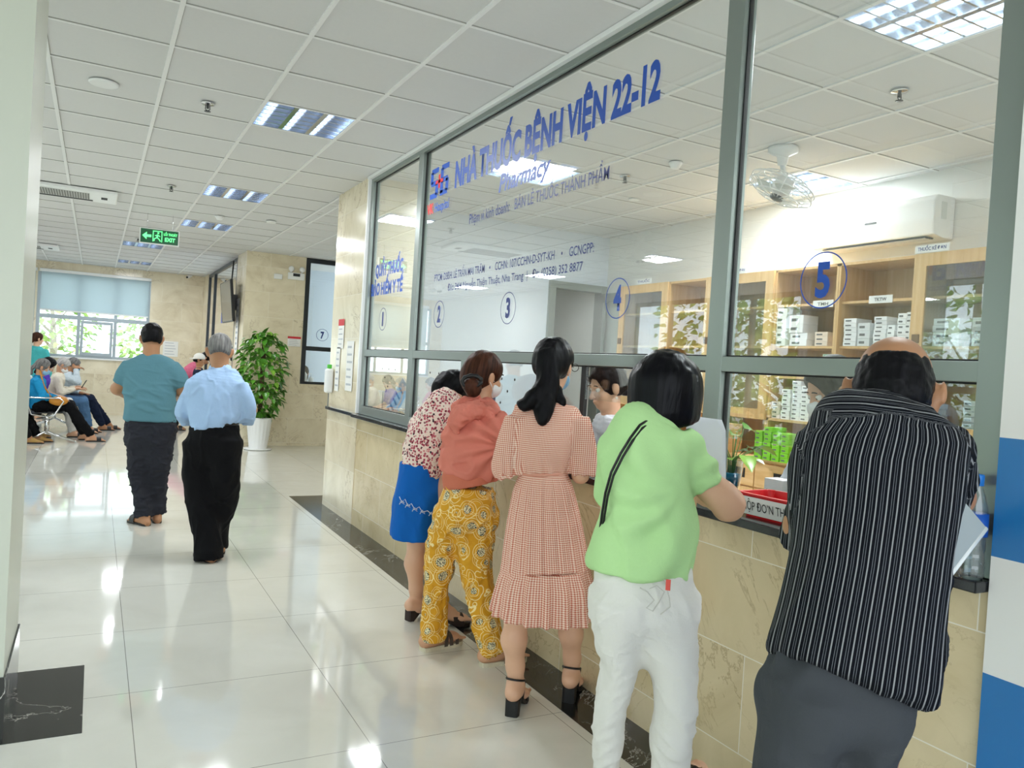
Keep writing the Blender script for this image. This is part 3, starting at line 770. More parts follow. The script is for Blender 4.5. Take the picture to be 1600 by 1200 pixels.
# outside ground
b = MB(); b.quad([(-30, -20, -0.05), (-3.6, -20, -0.05), (-3.6, 40, -0.05), (-30, 40, -0.05)]); b.quad([(-3.6, 18.5, -0.05), (12, 18.5, -0.05), (12, 40, -0.05), (-3.6, 40, -0.05)]); b.quad([(-3.6, -20, -0.05), (12, -20, -0.05), (12, -2.5, -0.05), (-3.6, -2.5, -0.05)])
tag(b.build('floor_outside', mat('pale_paving', 'c9c6bd', 0.8, var=0.08, nscale=2)), kind='structure')
b = MB(); b.quad([(-4, -2.6, 3.3), (-4, 19, 3.3), (6, 19, 3.3), (6, -2.6, 3.3)]); tag(b.build('ceiling_slab', M_white), kind='structure')
# ------------------------------------------------------------------ pharmacy cabinets
def carton(name, c, d, m, lab, cat='box', grp=None, rz=0.0, print_=True):
    r = empty(name, (c[0], c[1], c[2] - d[2] / 2), rz, lab, cat, grp)
    b = MB(); b.box((0, 0, d[2] / 2), d, bevel=0.0015); b.build('carton', m, r)
    if print_:
        b = MB(); b.quad([(-d[0] / 2 - 0.0008, d[1] * 0.36, d[2] * 0.3), (-d[0] / 2 - 0.0008, -d[1] * 0.1, d[2] * 0.3), (-d[0] / 2 - 0.0008, -d[1] * 0.1, d[2] * 0.62), (-d[0] / 2 - 0.0008, d[1] * 0.36, d[2] * 0.62)])
        b.build('printed_panel', M_grey_letter, r)
    return r
CX = 4.9; CT = 2.405
def cabinet(y0, y1, kind, lab):
    r = empty('medicine_cabinet', (CX + 0.2, (y0 + y1) / 2, 0), 0, lab, 'cabinet'); wd = y1 - y0; h = wd / 2
    b = MB()
    for y in (-h + 0.01, h - 0.01): b.bb(-0.2, 0.2, y - 0.009, y + 0.009, 0.87, CT)
    b.bb(-0.2, 0.2, -h, h, CT - 0.02, CT); b.bb(-0.2, 0.2, -h, h, 1.17, 1.19); b.build('carcass', M_wood, r)
    b = MB(); b.bb(0.185, 0.198, -h + 0.02, h - 0.02, 0.87, CT - 0.02); b.build('back_panel', M_wood_in, r)
    for z in (2.11, 1.775, 1.53):
        if kind == 'door' and z < 1.7: continue
        b = MB(); b.bb(-0.17, 0.185, -h + 0.02, h - 0.02, z - 0.009, z + 0.009); b.build('shelf', M_wood, r)
    b = MB(); b.bb(-0.33, 0.2, -h, h, 0.84, 0.87, 0.002); b.build('base_top', M_wood_y, r)
    b = MB(); b.bb(-0.28, 0.2, -h, h, 0.05, 0.84); b.build('base_unit', M_wood, r)
    nd = max(1, round(wd / 0.45))
    for k in range(nd):
        b = MB(); a = -h + wd * k / nd; c_ = -h + wd * (k + 1) / nd
        b.bb(-0.298, -0.282, a + 0.005, c_ - 0.005, 0.62, 0.82, 0.002); d_ = b.build('drawer', M_wood_y, r)
        b = MB(); b.bb(-0.302, -0.298, (a + c_) / 2 - 0.10, (a + c_) / 2 + 0.10, 0.68, 0.76); b.build('finger_slot', M_dark, d_)
        b = MB(); b.bb(-0.298, -0.282, a + 0.005, c_ - 0.005, 0.07, 0.605, 0.002); b.build('door', M_wood, r)
    if kind == 'door':
        b = MB(); t = 0.085
        b.bb(-0.222, -0.202, -h, -h + t, 1.17, CT); b.bb(-0.222, -0.202, h - t, h, 1.17, CT); b.bb(-0.222, -0.202, -h + t, h - t, CT - t, CT); b.bb(-0.222, -0.202, -h + t, h - t, 1.17, 1.17 + t)
        d_ = b.build('glass_door', M_wood, r)
        b = MB(); b.bb(-0.214, -0.210, -h + t, h - t, 1.17 + t, CT - t); b.build('door_pane', M_glass, d_)
        b = MB(); b.bb(-0.232, -0.222, h - 0.07, h - 0.02, 1.80, 1.86); b.build('door_lock', mat('bronze_metal', '7a5a3c', 0.35, 0.7), d_)
    return r
cabinet(2.62, 3.42, 'door', 'wooden medicine cabinet with a glass door, right of the open shelves at counter 5')
cabinet(3.42, 4.05, 'open', 'open wooden shelf unit stacked with white cartons behind counter 5')
cabinet(4.05, 4.67, 'open', 'narrow open wooden shelf unit behind the number 5 ring')
cabinet(4.67, 5.48, 'door', 'wooden cabinet with glass door and bronze lock behind the tall mullion')
cabinet(5.48, 6.02, 'open', 'open wooden shelf unit between the two glass door cabinets')
cabinet(6.02, 6.80, 'door', 'wooden cabinet with glass door farthest along, beside the grey door')
cabinet(1.60, 2.62, 'open', 'wooden shelf unit at the near end, mostly hidden behind the bald man')
for y, z, s, lb in ((3.30, CT + 0.03, 'THUỐC KÊ ĐƠN', 'small white shelf sign on top of the right glass door cabinet'), (5.10, CT + 0.03, 'THUỐC KÊ ĐƠN', 'small white shelf sign on top of the cabinet behind the mullion'), (6.4, CT + 0.03, 'THUỐC', 'small white shelf sign on top of the farthest cabinet')):
    r = empty('shelf_sign', (CX - 0.025, y, z), 0, lb, 'sign'); b = MB(); b.box((0, 0, 0), (0.004, 0.24, 0.05)); b.build('card', M_paper, r)
    lettering('sign_lettering', s, (-0.0025, 0.10, -0.012), YDIR, ZDIR, 0.20, 0.024, M_navy_letter, r, 0.02)
for y, z, s, lb in ((3.70, 2.12, 'TKTW', 'white label strip reading TKTW on the shelf edge'), (4.2, 2.11, 'TMH', 'small white label on the shelf edge under the number 5 ring')):
    r = empty('shelf_sign', (CX - 0.0, y, z), 0, lb, 'sign'); b = MB(); b.box((0.026, 0, 0), (0.003, 0.19, 0.055)); b.build('card', M_paper, r)
    lettering('sign_lettering', s, (0.0235, 0.05, -0.012), YDIR, ZDIR, 0.10, 0.024, M_grey_letter, r, 0.02)
# cartons
protoc = None
def stack(y, z, n, d, lab, grp, m=None, x=CX + 0.11, jit=0.004):
    global protoc
    p = None
    for k in range(n):
        if p is None: p = carton('medicine_carton', (x, y, z + d[2] / 2), d, m or M_box, lab, 'box', grp); o = p
        else: o = copy_tree(p); o.location = (x + random.uniform(-jit, jit), y + random.uniform(-jit, jit), z + k * (d[2] + 0.0012))
stack(3.94, 1.785, 6, (0.17, 0.11, 0.033), 'flat white carton in the left stack on the open shelf above the bald head', 'cartons, left stack above the bald head')
stack(3.82, 1.785, 3, (0.17, 0.10, 0.055), 'grey white carton just right of the left stack on the open shelf', 'cartons, second stack above the bald head', mat('grey_carton', 'd9dede', 0.5))
stack(3.69, 1.785, 7, (0.17, 0.10, 0.029), 'thin white carton in the tall middle stack on the open shelf', 'cartons, middle stack')
stack(3.60, 1.785, 4, (0.17, 0.055, 0.036), 'narrow white carton between the middle and right stacks', 'cartons, narrow stack')
stack(3.52, 1.785, 6, (0.17, 0.065, 0.037), 'white carton in the right stack on the open shelf', 'cartons, right stack')
stack(3.466, 1.785, 6, (0.17, 0.05, 0.038), 'white carton against the right side board of the open shelf', 'cartons, side board stack')
stack(4.60, 1.785, 5, (0.17, 0.10, 0.06), 'big white carton in the stack beneath the number 5 ring', 'cartons below the number 5')
stack(4.42, 1.785, 2, (0.17, 0.17, 0.05), 'long white carton lying on the narrow open shelf', 'long cartons')
stack(4.45, 1.89, 2, (0.17, 0.14, 0.07), 'wide white carton standing above the long cartons', 'wide cartons')
stack(4.20, 1.785, 3, (0.16, 0.12, 0.035), 'small beige carton on the narrow open shelf beside the white ones', 'beige cartons on the narrow shelf', mat('orange_carton', 'e8d6c4', 0.5))
stack(4.14, 1.545, 7, (0.16, 0.06, 0.024), 'tiny green and white carton beside the shelf upright', 'green and white cartons', mat('green_carton', '9cc8ae', 0.5))
stack(3.2, 1.785, 4, (0.16, 0.18, 0.045), 'white carton behind the glass door at upper right', 'cartons behind the glass door')
stack(2.95, 1.785, 3, (0.16, 0.15, 0.06), 'pale carton near the right end behind the glass door', 'pale cartons behind the glass door')
for i, (y, n, c_, lb) in enumerate(((4.60, 4, 'd7ccc0', 'beige carton on the lower shelf by counter 5'), (4.50, 7, 'eef0f0', 'white carton on the lower shelf, left white stack'), (4.40, 9, 'e6e9ea', 'pale carton in the tallest lower shelf stack'), (4.31, 8, 'eef0f0', 'white carton in the lower shelf stack left of the dark haired clerk'), (4.2, 5, 'dfe2e2', 'grey carton at the right end of the lower shelf'), (3.3, 6, 'e6e9ea', 'white carton on the lower shelf right of the bald man'), (3.0, 7, 'dfe2e2', 'pale carton stacked low at the far right behind the pane'))):
    stack(y, 1.19, n, (0.17, 0.085, 0.034), lb, 'lower shelf stack %s' % lb.split()[0] + ' ' + str(i), mat('carton_tone_%s' % c_, c_, 0.55, var=0.03))
for i, (y, n) in enumerate(((4.52, 6), (4.43, 7), (4.34, 6), (4.25, 6))):
    stack(y, 0.87, n, (0.16, 0.075, 0.036), ['bright green carton in the leftmost stack on the base unit', 'bright green carton in the second green stack', 'bright green carton in the third green stack', 'bright green carton in the rightmost green stack'][i], 'green cartons, stack %s' % 'one two three four'.split()[i], mat('lime_carton', '8ed11f' if i % 2 else '7cc72a', 0.45) if True else None, x=4.75)
for i, y in enumerate((5.0, 5.25, 3.9, 3.0)):
    stack(y, 0.87, 3, (0.2, 0.18, 0.08), ['cardboard carton on the base unit behind the plastic cup', 'cardboard carton left of the plastic cup on the base unit', 'cardboard carton hidden beside the striped shirt', 'cardboard carton at the near end of the base unit'][i], 'cardboard cartons %d' % i, mat('cardboard', 'c49a66', 0.7), x=4.78)

# wall air conditioner
r = empty('air_conditioner', (5.19, 3.95, 2.71), 0, 'white wall air conditioner above the cabinets in the pharmacy', 'air conditioner')
b = MB(); n0 = [( -0.02, -0.15), (-0.115, -0.14), (-0.13, -0.03), (-0.125, 0.10), (-0.09, 0.145), (0.105, 0.15), (0.105, -0.15)]
prof = [(x_, z_) for x_, z_ in n0]
for y in (-0.52, 0.52): pass
vs = [[b.b.verts.new((x_, y, z_)) for x_, z_ in prof] for y in (-0.52, 0.52)]
for k in range(len(prof)): b.b.faces.new([vs[0][k], vs[0][(k + 1) % len(prof)], vs[1][(k + 1) % len(prof)], vs[1][k]])
b.b.faces.new(vs[0]); b.b.faces.new(list(reversed(vs[1])))
bmesh.ops.bevel(b.b, geom=b.b.edges[:], offset=0.012, segments=3, profile=0.5, affect='EDGES')
o = b.build('body', M_white_gloss, r)
b = MB(); b.bb(-0.112, -0.03, -0.46, 0.42, -0.156, -0.149); b.build('outlet', mat('dark_slot', '25282a', 0.6, var=0), r)
for k in range(3):
    b = MB(); b.box((-0.10 + 0.03 * k, -0.02, -0.158), (0.014, 0.86, 0.003)); b.build('louvre_flap', M_white_gloss, r)
b = MB(); b.box((-0.1315, -0.02, 0.0), (0.002, 0.10, 0.014)); b.build('maker_badge', M_grey_letter, r)
b = MB(); b.box((-0.02, -0.521, 0.04), (0.06, 0.002, 0.12)); b.build('rating_sticker', mat('sticker', 'dfe3e0', 0.5), r)
# ceiling orbit fan
def orbit_fan(loc, lab, tilt=0.35):
    r = empty('ceiling_fan', loc, 0, lab, 'fan')
    b = MB(); b.lathe([(0.10, 0), (0.10, -0.03), (0.04, -0.06), (0.03, -0.12)], (0, 0, 0)); b.build('mount', M_white_gloss, r)
    b = MB(); b.tube([(0, 0, -0.11), (0.05, 0.03, -0.15), (0.05, 0.03, -0.21)], 0.018, 10); b.build('yoke', M_white_gloss, r)
    M = Matrix.Rotation(tilt, 4, 'Y') @ Matrix.Rotation(0.25, 4, 'X'); c = Vector((0, 0, -0.29))
    b = MB(); b.lathe([(0.0, 0.09), (0.06, 0.08), (0.07, 0.02), (0.055, -0.02)], c, 20, M); b.build('motor', M_white_gloss, r)
    b = MB(); R = 0.225
    for z, rr in ((0.075, 0.16), (0.035, R), (-0.01, R), (-0.05, 0.15)):
        b.tube([c + M @ Vector((rr * math.cos(a), rr * math.sin(a), z)) for a in [2 * PI * k / 32 for k in range(33)]], 0.0045, 5, caps=False)
    for k in range(14):
        a = 2 * PI * k / 14
        b.tube([c + M @ Vector((q * math.cos(a), q * math.sin(a), z)) for q, z in ((0.05, 0.085), (0.16, 0.075), (R, 0.035), (R, -0.01), (0.15, -0.05), (0.045, -0.06))], 0.0036, 5)
    b.build('cage', M_white_gloss, r)
    for k in range(3):
        b = MB(); a0 = 2 * PI * k / 3; pts = []
        for u in np.linspace(0.04, 0.175, 6):
            for s_ in (-1, 1):
                wv = 0.02 + 0.05 * math.sin((u - 0.04) / 0.135 * 2.4)
                pts.append(c + M @ Vector((u * math.cos(a0) - s_ * wv * math.sin(a0), u * math.sin(a0) + s_ * wv * math.cos(a0), 0.012 * s_)))
        for i in range(5): b.quad([pts[2 * i], pts[2 * i + 1], pts[2 * i + 3], pts[2 * i + 2]])
        b.build('blade', mat('fan_blade', 'd6dcd9', 0.3), r)
    b = MB(); b.lathe([(0.045, 0), (0.045, -0.02), (0.03, -0.028), (0.0, -0.03)], c + M @ Vector((0, 0, -0.045)), 20, M); b.build('hub_cap', mat('fan_badge', '43484a', 0.4), r)
orbit_fan((4.06, 3.88, CEIL), 'white caged ceiling fan inside the pharmacy left of the air conditioner')
orbit_fan((-1.0, 12.6, CEIL), 'white caged ceiling fan at far left under the hall ceiling')
orbit_fan((-1.05, 7.0, CEIL), 'white caged ceiling fan outside the picture, mirrored in the large pane')

# ------------------------------------------------------------------ things on the hall ceiling
def sprinkler(x, y, lab):
    r = empty('sprinkler', (x, y, CEIL - 0.006), 0, lab, 'sprinkler')
    b = MB(); b.lathe([(0.045, 0), (0.042, -0.006), (0.018, -0.008)]); b.build('escutcheon', M_chrome, r)
    b = MB(); b.tube([(0, 0, 0), (0, 0, -0.035)], 0.008, 8); b.tube([(-0.012, 0, -0.012), (-0.014, 0, -0.04), (0, 0, -0.05)], 0.003, 6); b.tube([(0.012, 0, -0.012), (0.014, 0, -0.04), (0, 0, -0.05)], 0.003, 6)
    b.lathe([(0.02, -0.052), (0.02, -0.055)]); b.build('head', mat('sprinkler_metal', '4a4c4d', 0.3, 0.8), r)
sprinkler(0.573, 5.50, 'chrome ceiling sprinkler left of the nearest louvre lamp')
sprinkler(0.59, 8.50, 'small ceiling sprinkler between the first two hall lamps and the exit sign')
sprinkler(0.484, 12.95, 'distant ceiling sprinkler beyond the exit sign')
sprinkler(3.726, 2.77, 'ceiling sprinkler in the pharmacy near the bright lamp')
sprinkler(3.70, 5.19, 'ceiling sprinkler farther inside the pharmacy beyond the large pane')
def disc(name, x, y, rad, h, lab, cat, m=M_white_gloss, grille=True):
    r = empty(name, (x, y, CEIL - 0.005), 0, lab, cat)
    b = MB(); b.lathe([(rad, 0), (rad, -h * 0.5), (rad * 0.92, -h), (rad * 0.86, -h)]); b.build('bezel', m, r)
    b = MB(); b.lathe([(rad * 0.86, -h * 0.9), (0.001, -h * 0.95)]); b.build('grille', mat('speaker_grille', 'c9cac6', 0.6, bump=0.4, bscale=900), r)
disc('ceiling_speaker', -0.03, 5.515, 0.085, 0.012, 'round ceiling speaker at upper left above the hall', 'speaker')
disc('ceiling_speaker', 1.80, 9.76, 0.06, 0.02, 'round white ceiling fitting right of the far smoke detector', 'speaker')
def detector(x, y, lab):
    r = empty('smoke_detector', (x, y, CEIL - 0.005), 0, lab, 'detector')
    b = MB(); b.lathe([(0.05, 0), (0.05, -0.012), (0.035, -0.035), (0.03, -0.045), (0.0, -0.046)]); b.build('body', M_white_gloss, r)
    b = MB(); b.lathe([(0.037, -0.022), (0.037, -0.028)]); b.build('vent_ring', mat('grey_plastic', '8d908f', 0.5), r)
detector(1.228, 9.91, 'white smoke detector on the hall ceiling between the second and third lamps')
detector(3.742, 4.62, 'white smoke detector on the pharmacy ceiling')
def cassette(x, y, lab, L_=1.0):
    r = empty('cassette_air_conditioner', (x, y, CEIL - 0.006), 0, lab, 'air conditioner')
    b = MB(); b.box((0, 0, -0.02), (1.15, 0.62, 0.04), bevel=0.01); b.build('panel', M_white_gloss, r)
    b = MB(); b.box((-0.05, -0.03, -0.0415), (0.72, 0.36, 0.003)); g = b.build('grille', mat('grille_grey', 'b9bab5', 0.5), r)
    b = MB()
    for k in range(30): b.box((-0.40 + 0.7 * k / 29, -0.03, -0.0445), (0.009, 0.34, 0.003))
    b.build('slats', mat('grille_dark', '6c6d69', 0.6), g)
    b = MB(); b.box((-0.05, 0.22, -0.042), (0.78, 0.06, 0.004)); b.box((0.45, 0, -0.042), (0.06, 0.12, 0.004)); b.build('outlet_slot', mat('dark_slot', '25282a'), r)
cassette(-0.44, 9.58, 'white ceiling cassette air conditioner with slatted grille, nearest at left')
cassette(-1.2, 15.4, 'white ceiling cassette air conditioner farther back, partly hidden by the column')
for x, y, lb in ((2.873, 3.10, 'small lit downlight seen just right of the tall mullion'), (3.718, 3.94, 'small lit downlight near the pharmacy fan'), (4.25, 5.8, 'small lit downlight beyond the large pane')):
    r = empty('downlight', (x, y, CEIL - 0.005), 0, lb, 'lamp')
    b = MB(); b.lathe([(0.05, 0), (0.05, -0.008), (0.04, -0.01)]); b.build('trim_ring', M_white_gloss, r)
    b = MB(); b.lathe([(0.04, -0.009), (0.0, -0.0095)]); b.build('lens', mat('lit_lens', 'ffffff', 0.4, var=0, emit='ffffff', es=18.0), r)
# exit sign
r = empty('exit_sign', (0.62, 10.4, 2.80), math.radians(-4), 'hanging green exit sign with running figure and arrow', 'sign')
b = MB(); b.box((0, 0, 0), (0.44, 0.03, 0.19), bevel=0.004); b.build('casing', M_white_gloss, r)
M_exit = mat('exit_green_panel', '0b3d25', 0.3, var=0, emit='0a5c33', es=0.5); M_exitl = mat('exit_green_light', '67f08e', 0.4, var=0, emit='62f58c', es=1.6)
b = MB(); b.box((0, -0.016, 0), (0.415, 0.003, 0.165)); b.build('panel', M_exit, r)
b = MB(); Y = -0.0185
for q in ([(-0.19, 0.0), (-0.14, 0.045), (-0.14, 0.015), (-0.09, 0.015), (-0.09, -0.015), (-0.14, -0.015), (-0.14, -0.045)],):
    b.b.faces.new([b.b.verts.new((x, Y, z)) for x, z in q])
for x0, x1, z0, z1 in ((-0.075, 0.03, 0.058, 0.068), (-0.075, -0.066, -0.062, 0.068), (0.021, 0.03, -0.062, 0.068)): b.box(((x0 + x1) / 2, Y, (z0 + z1) / 2), (x1 - x0, 0.001, z1 - z0))
b.tube([(-0.02, Y, 0.022), (-0.028, Y, -0.012)], 0.010, 6); b.tube([(-0.028, Y, -0.012), (-0.055, Y, -0.028), (-0.058, Y, -0.055)], 0.006, 6); b.tube([(-0.028, Y, -0.012), (-0.004, Y, -0.03), (0.012, Y, -0.055)], 0.006, 6)
b.tube([(-0.02, Y, 0.02), (-0.05, Y, 0.008)], 0.005, 6); b.tube([(-0.02, Y, 0.02), (0.006, Y, 0.002)], 0.005, 6); b.sphere((-0.016, Y, 0.042), 0.011, 10, 6)
b.build('pictogram', M_exitl, r)
lettering('exit_lettering', 'LỐI THOÁT', (0.045, Y, 0.022), (1, 0, 0), ZDIR, 0.15, 0.030, M_exitl, r, 0.03)
lettering('exit_lettering', 'EXIT', (0.06, Y, -0.048), (1, 0, 0), ZDIR, 0.115, 0.046, M_exitl, r, 0.04)
b = MB(); b.tube([(-0.14, 0, 0.095), (-0.14, 0, 0.272)], 0.003, 6); b.tube([(0.14, 0, 0.095), (0.14, 0, 0.272)], 0.003, 6); b.build('hanger', M_chrome, r)

# ------------------------------------------------------------------ recess wall fittings
r = empty('emergency_light', (2.80, 12.845, 2.75), 0, 'white twin head emergency light high on the tiled wall by window seven', 'lamp')
b = MB(); b.box((0, -0.03, 0), (0.26, 0.055, 0.11), bevel=0.008); b.build('battery_box', M_white_gloss, r)
b = MB(); b.box((0.0, -0.059, 0.02), (0.11, 0.003, 0.045)); b.build('dark_label', mat('dark_slot', '25282a'), r)
for x in (-0.085, 0.085):
    b = MB(); b.tube([(x, -0.03, 0.05), (x, -0.035, 0.09)], 0.012, 8); b.lathe([(0.03, 0.03), (0.045, 0.0), (0.045, -0.012)], (x, -0.06, 0.115), 20, Matrix.Rotation(math.radians(78), 4, 'X')); h_ = b.build('lamp_head', M_white_gloss, r)
    b = MB(); b.lathe([(0.04, -0.005), (0, -0.007)], (x, -0.07, 0.113), 20, Matrix.Rotation(math.radians(78), 4, 'X')); b.build('lamp_lens', M_chrome, h_)
r = empty('junction_box', (2.52, 12.845, 2.72), 0, 'small white junction box left of the emergency light', 'box'); b = MB(); b.box((0, -0.015, 0), (0.13, 0.03, 0.08), bevel=0.005); b.build('cover', M_white_gloss, r)
b = MB(); b.box((0, -0.0315, 0), (0.09, 0.003, 0.05)); b.build('label_plate', M_paper, r)
def notice(x, y, z, wd, h, lab, red=0.22, face='y', lines=4, grey=False):
    r = empty('wall_notice', (x, y, z), 0, lab, 'notice'); b = MB()
    U = Vector((1, 0, 0)) if face == 'y' else Vector((0, -1, 0)); N = Vector((0, -1, 0)) if face == 'y' else Vector((-1, 0, 0))
    def Q(u0, u1, v0, v1, k): b.quad([N * k + U * u * wd + Vector((0, 0, v * h)) for u, v in ((u0, v0), (u1, v0), (u1, v1), (u0, v1))])
    Q(-.5, .5, -.5, .5, 0.003); b.build('sheet', M_paper, r)
    if red:
        b = MB(); Q(-.5, .5, .5 - red, .5, 0.004); b.build('red_header', mat('red_print', 'd3303a', 0.5), r)
    b = MB()
    for k in range(lines): v = 0.5 - red - 0.12 - (0.9 - red) * k / max(lines, 1); Q(-.38, .2 + 0.15 * ((k * 7) % 3) / 2, v - 0.02, v + 0.02, 0.004)
    b.build('printed_lines', mat('light_print', 'bfc3c8', 0.6, var=0), r)
    return r
notice(2.83, 12.845, 1.70, 0.21, 0.16, 'white notice with red header on the tiled wall left of window seven')
notice(1.42, 18.295, 1.46, 0.30, 0.33, 'framed white notice on the end wall right of the blinds', red=0.0, lines=5)
notice(2.02, 13.4, 1.9, 0.28, 0.9, 'tall narrow printed paper notice on the edge of the glazed wall', red=0.0, face='x', lines=9)
px = 2.062
notice(px, 7.36, 1.70, 0.20, 0.28, 'small sheet with red header on the tiled pier beside the counter window', face='x')
notice(px, 7.42, 1.36, 0.14, 0.42, 'narrow white sheet taped low on the tiled pier', red=0.0, face='x', lines=6)
notice(px, 7.02, 1.40, 0.22, 0.46, 'wide white sheet taped next to the window frame on the pier', red=0.0, face='x', lines=6)
r = empty('soap_dispenser', (2.06, 7.58, 1.18), 0, 'white wall dispenser with green cap at the corner of the tiled pier', 'dispenser')
b = MB(); b.box((-0.035, 0, 0.06), (0.07, 0.10, 0.24), bevel=0.02); b.build('bottle', M_white_gloss, r)
b = MB(); b.box((-0.035, 0, 0.20), (0.04, 0.04, 0.04), bevel=0.006); b.build('cap', mat('green_plastic', '59c94a', 0.4), r)
b = MB(); b.tube([(-0.03, 0, -0.2), (-0.03, 0, -0.06)], 0.006, 6); b.build('drip_tube', mat('grey_plastic', '8d908f'), r)
# wall television
r = empty('television', (1.90, 13.75, 2.30), 0, 'black flat television on a wall bracket above the potted plant', 'television')
M = Matrix.Rotation(math.radians(-6), 4, 'Y')
def tvbox(c, d): 
    b = MB(); b.box(c, d, rot=M.to_3x3(), bevel=0.006); return b
tvbox((0, 0, 0), (0.04, 1.15, 0.68)).build('housing', mat('black_plastic', '101113', 0.35, var=0), r)
tvbox((-0.021, 0, 0), (0.003, 1.12, 0.645)).build('screen', mat('dark_screen', '30363a', 0.08, var=0, spec=0.9), r)
b = MB(); b.bb(0.02, 0.125, -0.2, 0.2, -0.12, 0.12); b.tube([(0.05, 0.1, 0.1), (0.08, 0.1, 0.7)], 0.012, 8); b.build('bracket', mat('black_plastic', '101113'), r)
# camera dome on end wall
r = empty('security_camera', (1.72, 18.2, CEIL - 0.005), 0, 'small white security camera under the ceiling by the end wall', 'camera')
b = MB(); b.lathe([(0.05, 0), (0.05, -0.03)]); b.tube([(0, 0, -0.03), (-0.05, -0.05, -0.05)], [0.03, 0.03], 12); b.build('housing', M_white_gloss, r)
b = MB(); b.sphere((-0.06, -0.06, -0.055), 0.022); b.build('lens', M_dark, r)

# ------------------------------------------------------------------ potted plant by the recess corner
r = empty('potted_plant', (2.26, 12.34, 0), 0, 'tall leafy pothos climbing a pole in a white fluted pot', 'plant')
b = MB(); b.lathe([(0.14, 0.0), (0.15, 0.01), (0.135, 0.03), (0.155, 0.22), (0.18, 0.44), (0.19, 0.47), (0.19, 0.495), (0.175, 0.495), (0.17, 0.48), (0.165, 0.47), (0.0, 0.47)], seg=72, rfun=lambda a, z: 1 + (0.035 * math.cos(18 * a) if 0.03 < z < 0.47 else 0)); b.build('pot', M_white_gloss, r)
b = MB(); b.lathe([(0.19, 0.0), (0.21, 0.012), (0.21, 0.02), (0.16, 0.02)], seg=40); b.build('saucer', M_white_gloss, r)
b = MB(); b.lathe([(0.165, 0.475), (0.0, 0.49)]); b.build('soil', mat('potting_soil', '3a2a1c', 0.9, var=0.3, nscale=60), r)
b = MB(); b.tube([(0, 0, 0.4), (0.01, 0, 1.7)], 0.035, 10); b.build('moss_pole', mat('coir', '4b3a24', 0.9, var=0.3, nscale=80, bump=0.6), r)
def leaf_mat(name, c1, c2, c3):
    t = NT(name); v = t.coord('Object'); n = t.noise(v, 7, 3)
    oi = t.node('ShaderNodeNewGeometry'); rp = t.ramp(oi.outputs['Random Per Island'], [(0.0, lin(c1)), (0.6, lin(c2)), (1.0, lin(c3))])
    t.color(t.mix(t.math('MULTIPLY', n, 0.3), rp, lin(c3))); t.p.inputs['Roughness'].default_value = 0.3
    t.p.inputs['Transmission Weight'].default_value = 0.0; return t.m
M_leaf = leaf_mat('pothos_leaf', '1f5a16', '3f8a22', '8fc043')
def leaf(b, p, d, size, roll=0.0, wid=0.72):
    d = Vector(d).normalized(); up = Vector((0, 0, 1)); s_ = d.cross(up)
    s_ = s_.normalized() if s_.length > 0.05 else Vector((1, 0, 0)); n_ = s_.cross(d).normalized()
    s_ = (s_ * math.cos(roll) + n_ * math.sin(roll)); n_ = s_.cross(d).normalized()
    prof = [(0.0, 0.04), (0.12, 0.42), (0.32, 0.5), (0.6, 0.38), (0.82, 0.18), (1.0, 0.0)]
    n0 = len(b.b.faces); rows = []
    for t_, w_ in prof:
        dr = n_ * (-0.18 * t_ * t_ * size); c = Vector(p) + d * t_ * size + dr
        w_ = w_ * wid * size
        rows.append([b.b.verts.new(c - s_ * w_ + n_ * w_ * 0.35), b.b.verts.new(c), b.b.verts.new(c + s_ * w_ + n_ * w_ * 0.35)])
    for a, c in zip(rows, rows[1:]):
        for k in (0, 1): b.b.faces.new([a[k], a[k + 1], c[k + 1], c[k]])
    b._mark(n0, True)
b = MB(); R_ = random.Random(3)
for k in range(640):
    z = 0.52 + 1.28 * R_.random(); a = R_.uniform(0, 2 * PI); u = (z - 0.55) / 1.25
    rad = (0.17 + 0.19 * math.sin(min(1, max(0, u)) ** 0.75 * PI * 0.94) ** 0.8) * R_.uniform(0.45, 1.0) + (0.04 if u > .5 else 0)
    if u > 0.92: rad *= 0.55
    p = (rad * math.cos(a), rad * math.sin(a), z)
    leaf(b, p, (math.cos(a) + R_.uniform(-.5, .5), math.sin(a) + R_.uniform(-.5, .5), R_.uniform(-1.3, 0.1)), R_.uniform(0.07, 0.135), R_.uniform(-0.5, 0.5))
leaf(b, (-0.06, -0.30, 1.40), (0.1, -0.4, -0.9), 0.2); leaf(b, (0.18, -0.2, 1.62), (0.8, -0.3, -0.1), 0.16)
leaf(b, (0.0, 0.0, 1.76), (0.2, -0.2, 0.6), 0.15); leaf(b, (-0.05, -0.05, 1.72), (-0.8, -0.2, 0.5), 0.14)
b.build('leaves', M_leaf, r)
b = MB()
for k in range(14):
    a = R_.uniform(0, 2 * PI); q = 0.2 + 0.12 * R_.random(); z = 0.75 + 0.9 * R_.random()
    b.tube([(0.03 * math.cos(a), 0.03 * math.sin(a), z), (q * 0.6 * math.cos(a), q * 0.6 * math.sin(a), z + 0.04), (q * math.cos(a), q * math.sin(a), z - 0.12)], 0.003, 5)
b.build('stems', mat('green_stem', '4f7a2a', 0.5), r)

